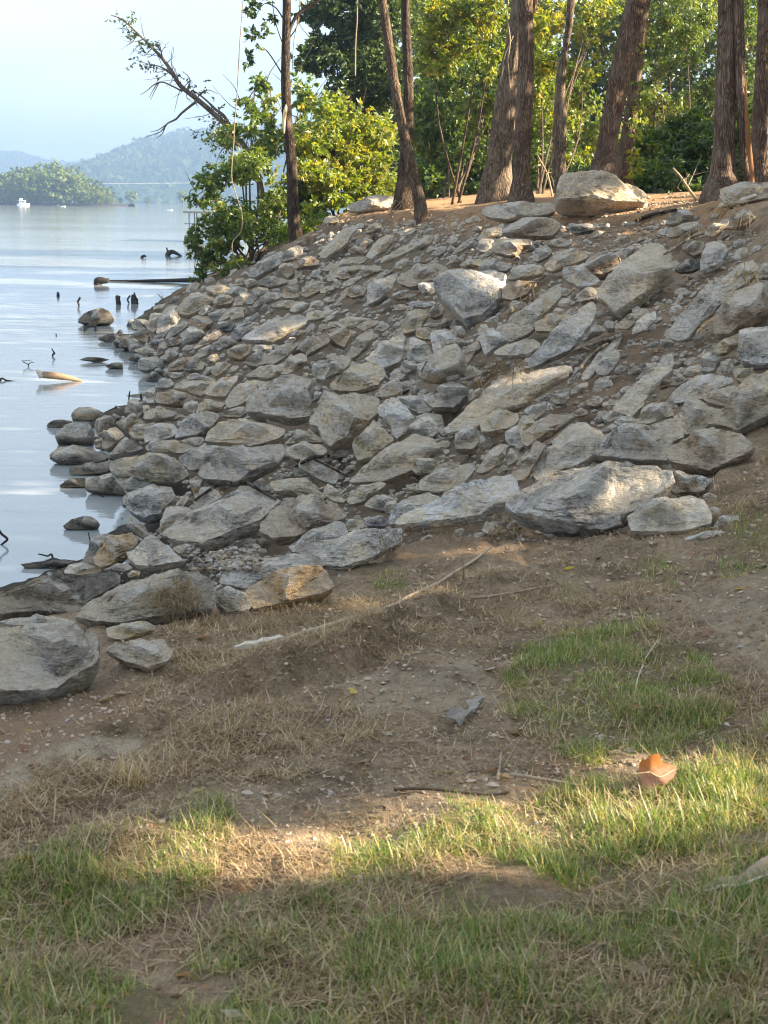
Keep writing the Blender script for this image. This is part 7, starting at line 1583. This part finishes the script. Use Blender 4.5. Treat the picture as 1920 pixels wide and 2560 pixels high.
stump('looped thin twigs in the lake beside the crooked twig', Zt(165, 560), [Zt(168, 562), Zt(162, 545), Zt(140, 535), Zt(135, 522)], [2.5, 2.5, 2, 2], 'lake_twig', 'twig', extra=[([Zt(165, 552), Zt(178, 540), Zt(200, 538)], [2.5, 2, 1.5]), ([Zt(140, 530), Zt(165, 524), Zt(190, 532)], [2, 1.5, 1])])
stump('tiny bare twig tip in the open lake', Zt(333, 378), [Zt(333, 378), Zt(330, 368)], [3, 2], 'lake_twig', 'twig')
stump('small dark root stump near the water-edge shrub', Zt(1018, -95), [(418, 645), (422, 634), (432, 630), (445, 636), (454, 641)], [10, 11, 9, 6, 3], extra=[([(420, 632), (418, 624), (417, 620)], [4, 4, 3])])
stump('low dark snag breaking the lake surface', (360, 645), [(355, 645), (360, 640), (365, 642)], [7, 7, 4])
stump('bent dark branch reaching out of the lake at the picture edge', (2, 1362), [(-12, 1320), (6, 1335), (19, 1347), (8, 1358), (-2, 1366)], [6, 6, 6, 5, 4], 'lake_branch', 'branch')
stump('pale broken stick wedged upright at the water below the rusty-flanked boulder', (335, 1322), [(345, 1322), (333, 1305), (325, 1290)], [8, 8, 4], 'broken_stick', 'stick', 'woodcore')
stump('thin stake standing behind the tombstone-like stone', (322, 1005), [(322, 1005), (323, 990), (325, 978)], [4, 4, 3], 'stake', 'stick')
stump('mossy stake beside the tombstone-like stone', (356, 1010), [(358, 1010), (354, 997), (352, 985)], [6, 6, 4], 'stake', 'stick')
stump('black twig poking over the half-sunk slab', (125, 1395), [(132, 1395), (118, 1390), (96, 1385)], [5, 4, 3], 'lake_branch', 'branch')
stump('upright twig beside the layered orange rock', (224, 1360), [(226, 1360), (224, 1345), (222, 1330)], [4, 3, 3], 'stake', 'stick')
stump('thin dark twigs floating at the picture edge level with the driftwood', Zt(80, 646), [Zt(5, 640), Zt(40, 643), Zt(90, 647), Zt(170, 652)], [5, 4, 2, 2], 'floating_twig', 'twig')
def driftwood():
    a = pw(*Zt(252, 650)); b = pw(*Zt(493, 648)); k = pxm(a[1]); P = [a + [0, 0, .09], a * .75 + b * .25 + [0, 0, .08], (a + b) / 2 + [0, 0, .06], a * .25 + b * .75 + [0, 0, .035], b]
    bb = MB(); bb.add(*tube(P, np.array([15, 17, 16, 12, 3]) * .5 * k, 12, .22, 6, nsub=6)); o = new_obj('driftwood', bb.mesh('driftwood', M['driftwood'], True, origin=a)); o.location = a; tag(o, 'orange-brown driftwood log floating in the sun', 'driftwood')
    eb = MB(); eb.add(*tube([a + [0, 0, .06], a + [-.05, 0, .13], a + [-.085, 0, .15]], [.04, .03, .01], 8, .3, 2, nsub=3)); new_obj('broken_end', eb.mesh('broken_end', M['palewood'], True, origin=a), o)
driftwood()
def boat(label, u, v, Lpx, cabin):
    B = pw(u, v); k = pxm(B[1]); L = Lpx * k; o = empty('motor_boat', tuple(B), label, 'boat', 'boats far out on the lake'); h = L * .16; b = MB(); V = []
    for x, w, z in ((-.5, .15, 1.0), (-.1, .17, 1.0), (.25, .15, 1.1), (.5, .01, 1.35)):
        for sy in (-1, 1): V += [(x * L, sy * w * L * .6, -h * .3), (x * L, sy * w * L, h * z)]
    F = []
    for i in range(3):
        j = i * 4; F += [[j, j + 4, j + 5, j + 1], [j + 2, j + 3, j + 7, j + 6], [j + 1, j + 5, j + 7, j + 3], [j, j + 2, j + 6, j + 4]]
    F += [[0, 1, 3, 2]]; b.add(np.array(V), np.array(F)); new_obj('hull', b.mesh('hull', M['white']), o)
    if cabin:
        b = MB(); b.box((-.08 * L, 0, h * 1.75), (L * .24, L * .12, h * .75)); b.box((-.1 * L, 0, h * 2.65), (L * .27, L * .13, h * .1)); b.box((-.2 * L, 0, h * 3.2), (L * .10, L * .09, h * .5)); new_obj('cabin', b.mesh('cabin', M['white']), o)
        for x in (-.22, -.06, .08):
            b = MB(); b.box((x * L, -L * .1205, h * 1.9), (L * .055, L * .003, h * .33)); new_obj('window', b.mesh('window', M['window']), o)
    else:
        b = MB(); b.box((-.12 * L, 0, h * 1.4), (L * .05, L * .1, h * .5)); new_obj('seat', b.mesh('seat', M['window']), o)
boat('white cabin boat moored below the wooded island', 59, 514.5, 30, True)
boat('small white boat beside the island point', 158, 517, 12, False)
boat('tiny open boat on the lake below the big hill', 425, 526, 13, False)
def dock():
    Yd = 88; c = at(530, 588, Yd); k = pxm(Yd); o = empty('boat_dock', (c[0], Yd, 0), 'covered boat dock seen behind the water-edge shrub', 'dock'); X = lambda u: (u - 530) * k
    z = lambda u, v: at(u, v, Yd)[2]; b = MB(); b.box((X(535), 1.5, z(530, 592)), (X(600) * .98, 2.0, .09)); new_obj('deck', b.mesh('deck', M['steel']), o)
    b = MB(); b.box((X(535), 1.5, z(530, 531)), (X(600), 2.2, .05)); new_obj('roof', b.mesh('roof', M['steel']), o)
    for u in (477, 490, 508, 528, 552, 576, 598):
        for dy in (-.3, 3.2):
            b = MB(); b.box((X(u), dy, (z(u, 531) - .6) / 2), (.025, .025, (z(u, 531) + .6) / 2)); new_obj('post', b.mesh('post', M['steel']), o)
    b = MB(); b.box((X(535), -.3, z(530, 560)), (X(600), .02, .02)); new_obj('rail', b.mesh('rail', M['steel']), o)
    b = MB(); b.box((X(480), -.2, .12), (.35, .3, .16)); new_obj('float', b.mesh('float', M['wetwood']), o)
dock()
P = np.array([at(u, 455 - 4 * ((u - 470) / 300) + (1 - ((u - 470) / 300) ** 2) * 2.5, 800) for u in (180, 250, 330, 420, 520, 640, 760)]); bb = MB(); bb.add(*tube(P, np.full(7, .07), 5, nsub=3))
o = new_obj('power_line', bb.mesh('power_line', M['white'], True, origin=P[0])); o.location = P[0]; tag(o, 'thin power line strung across in front of the big hill', 'power line')
haze()
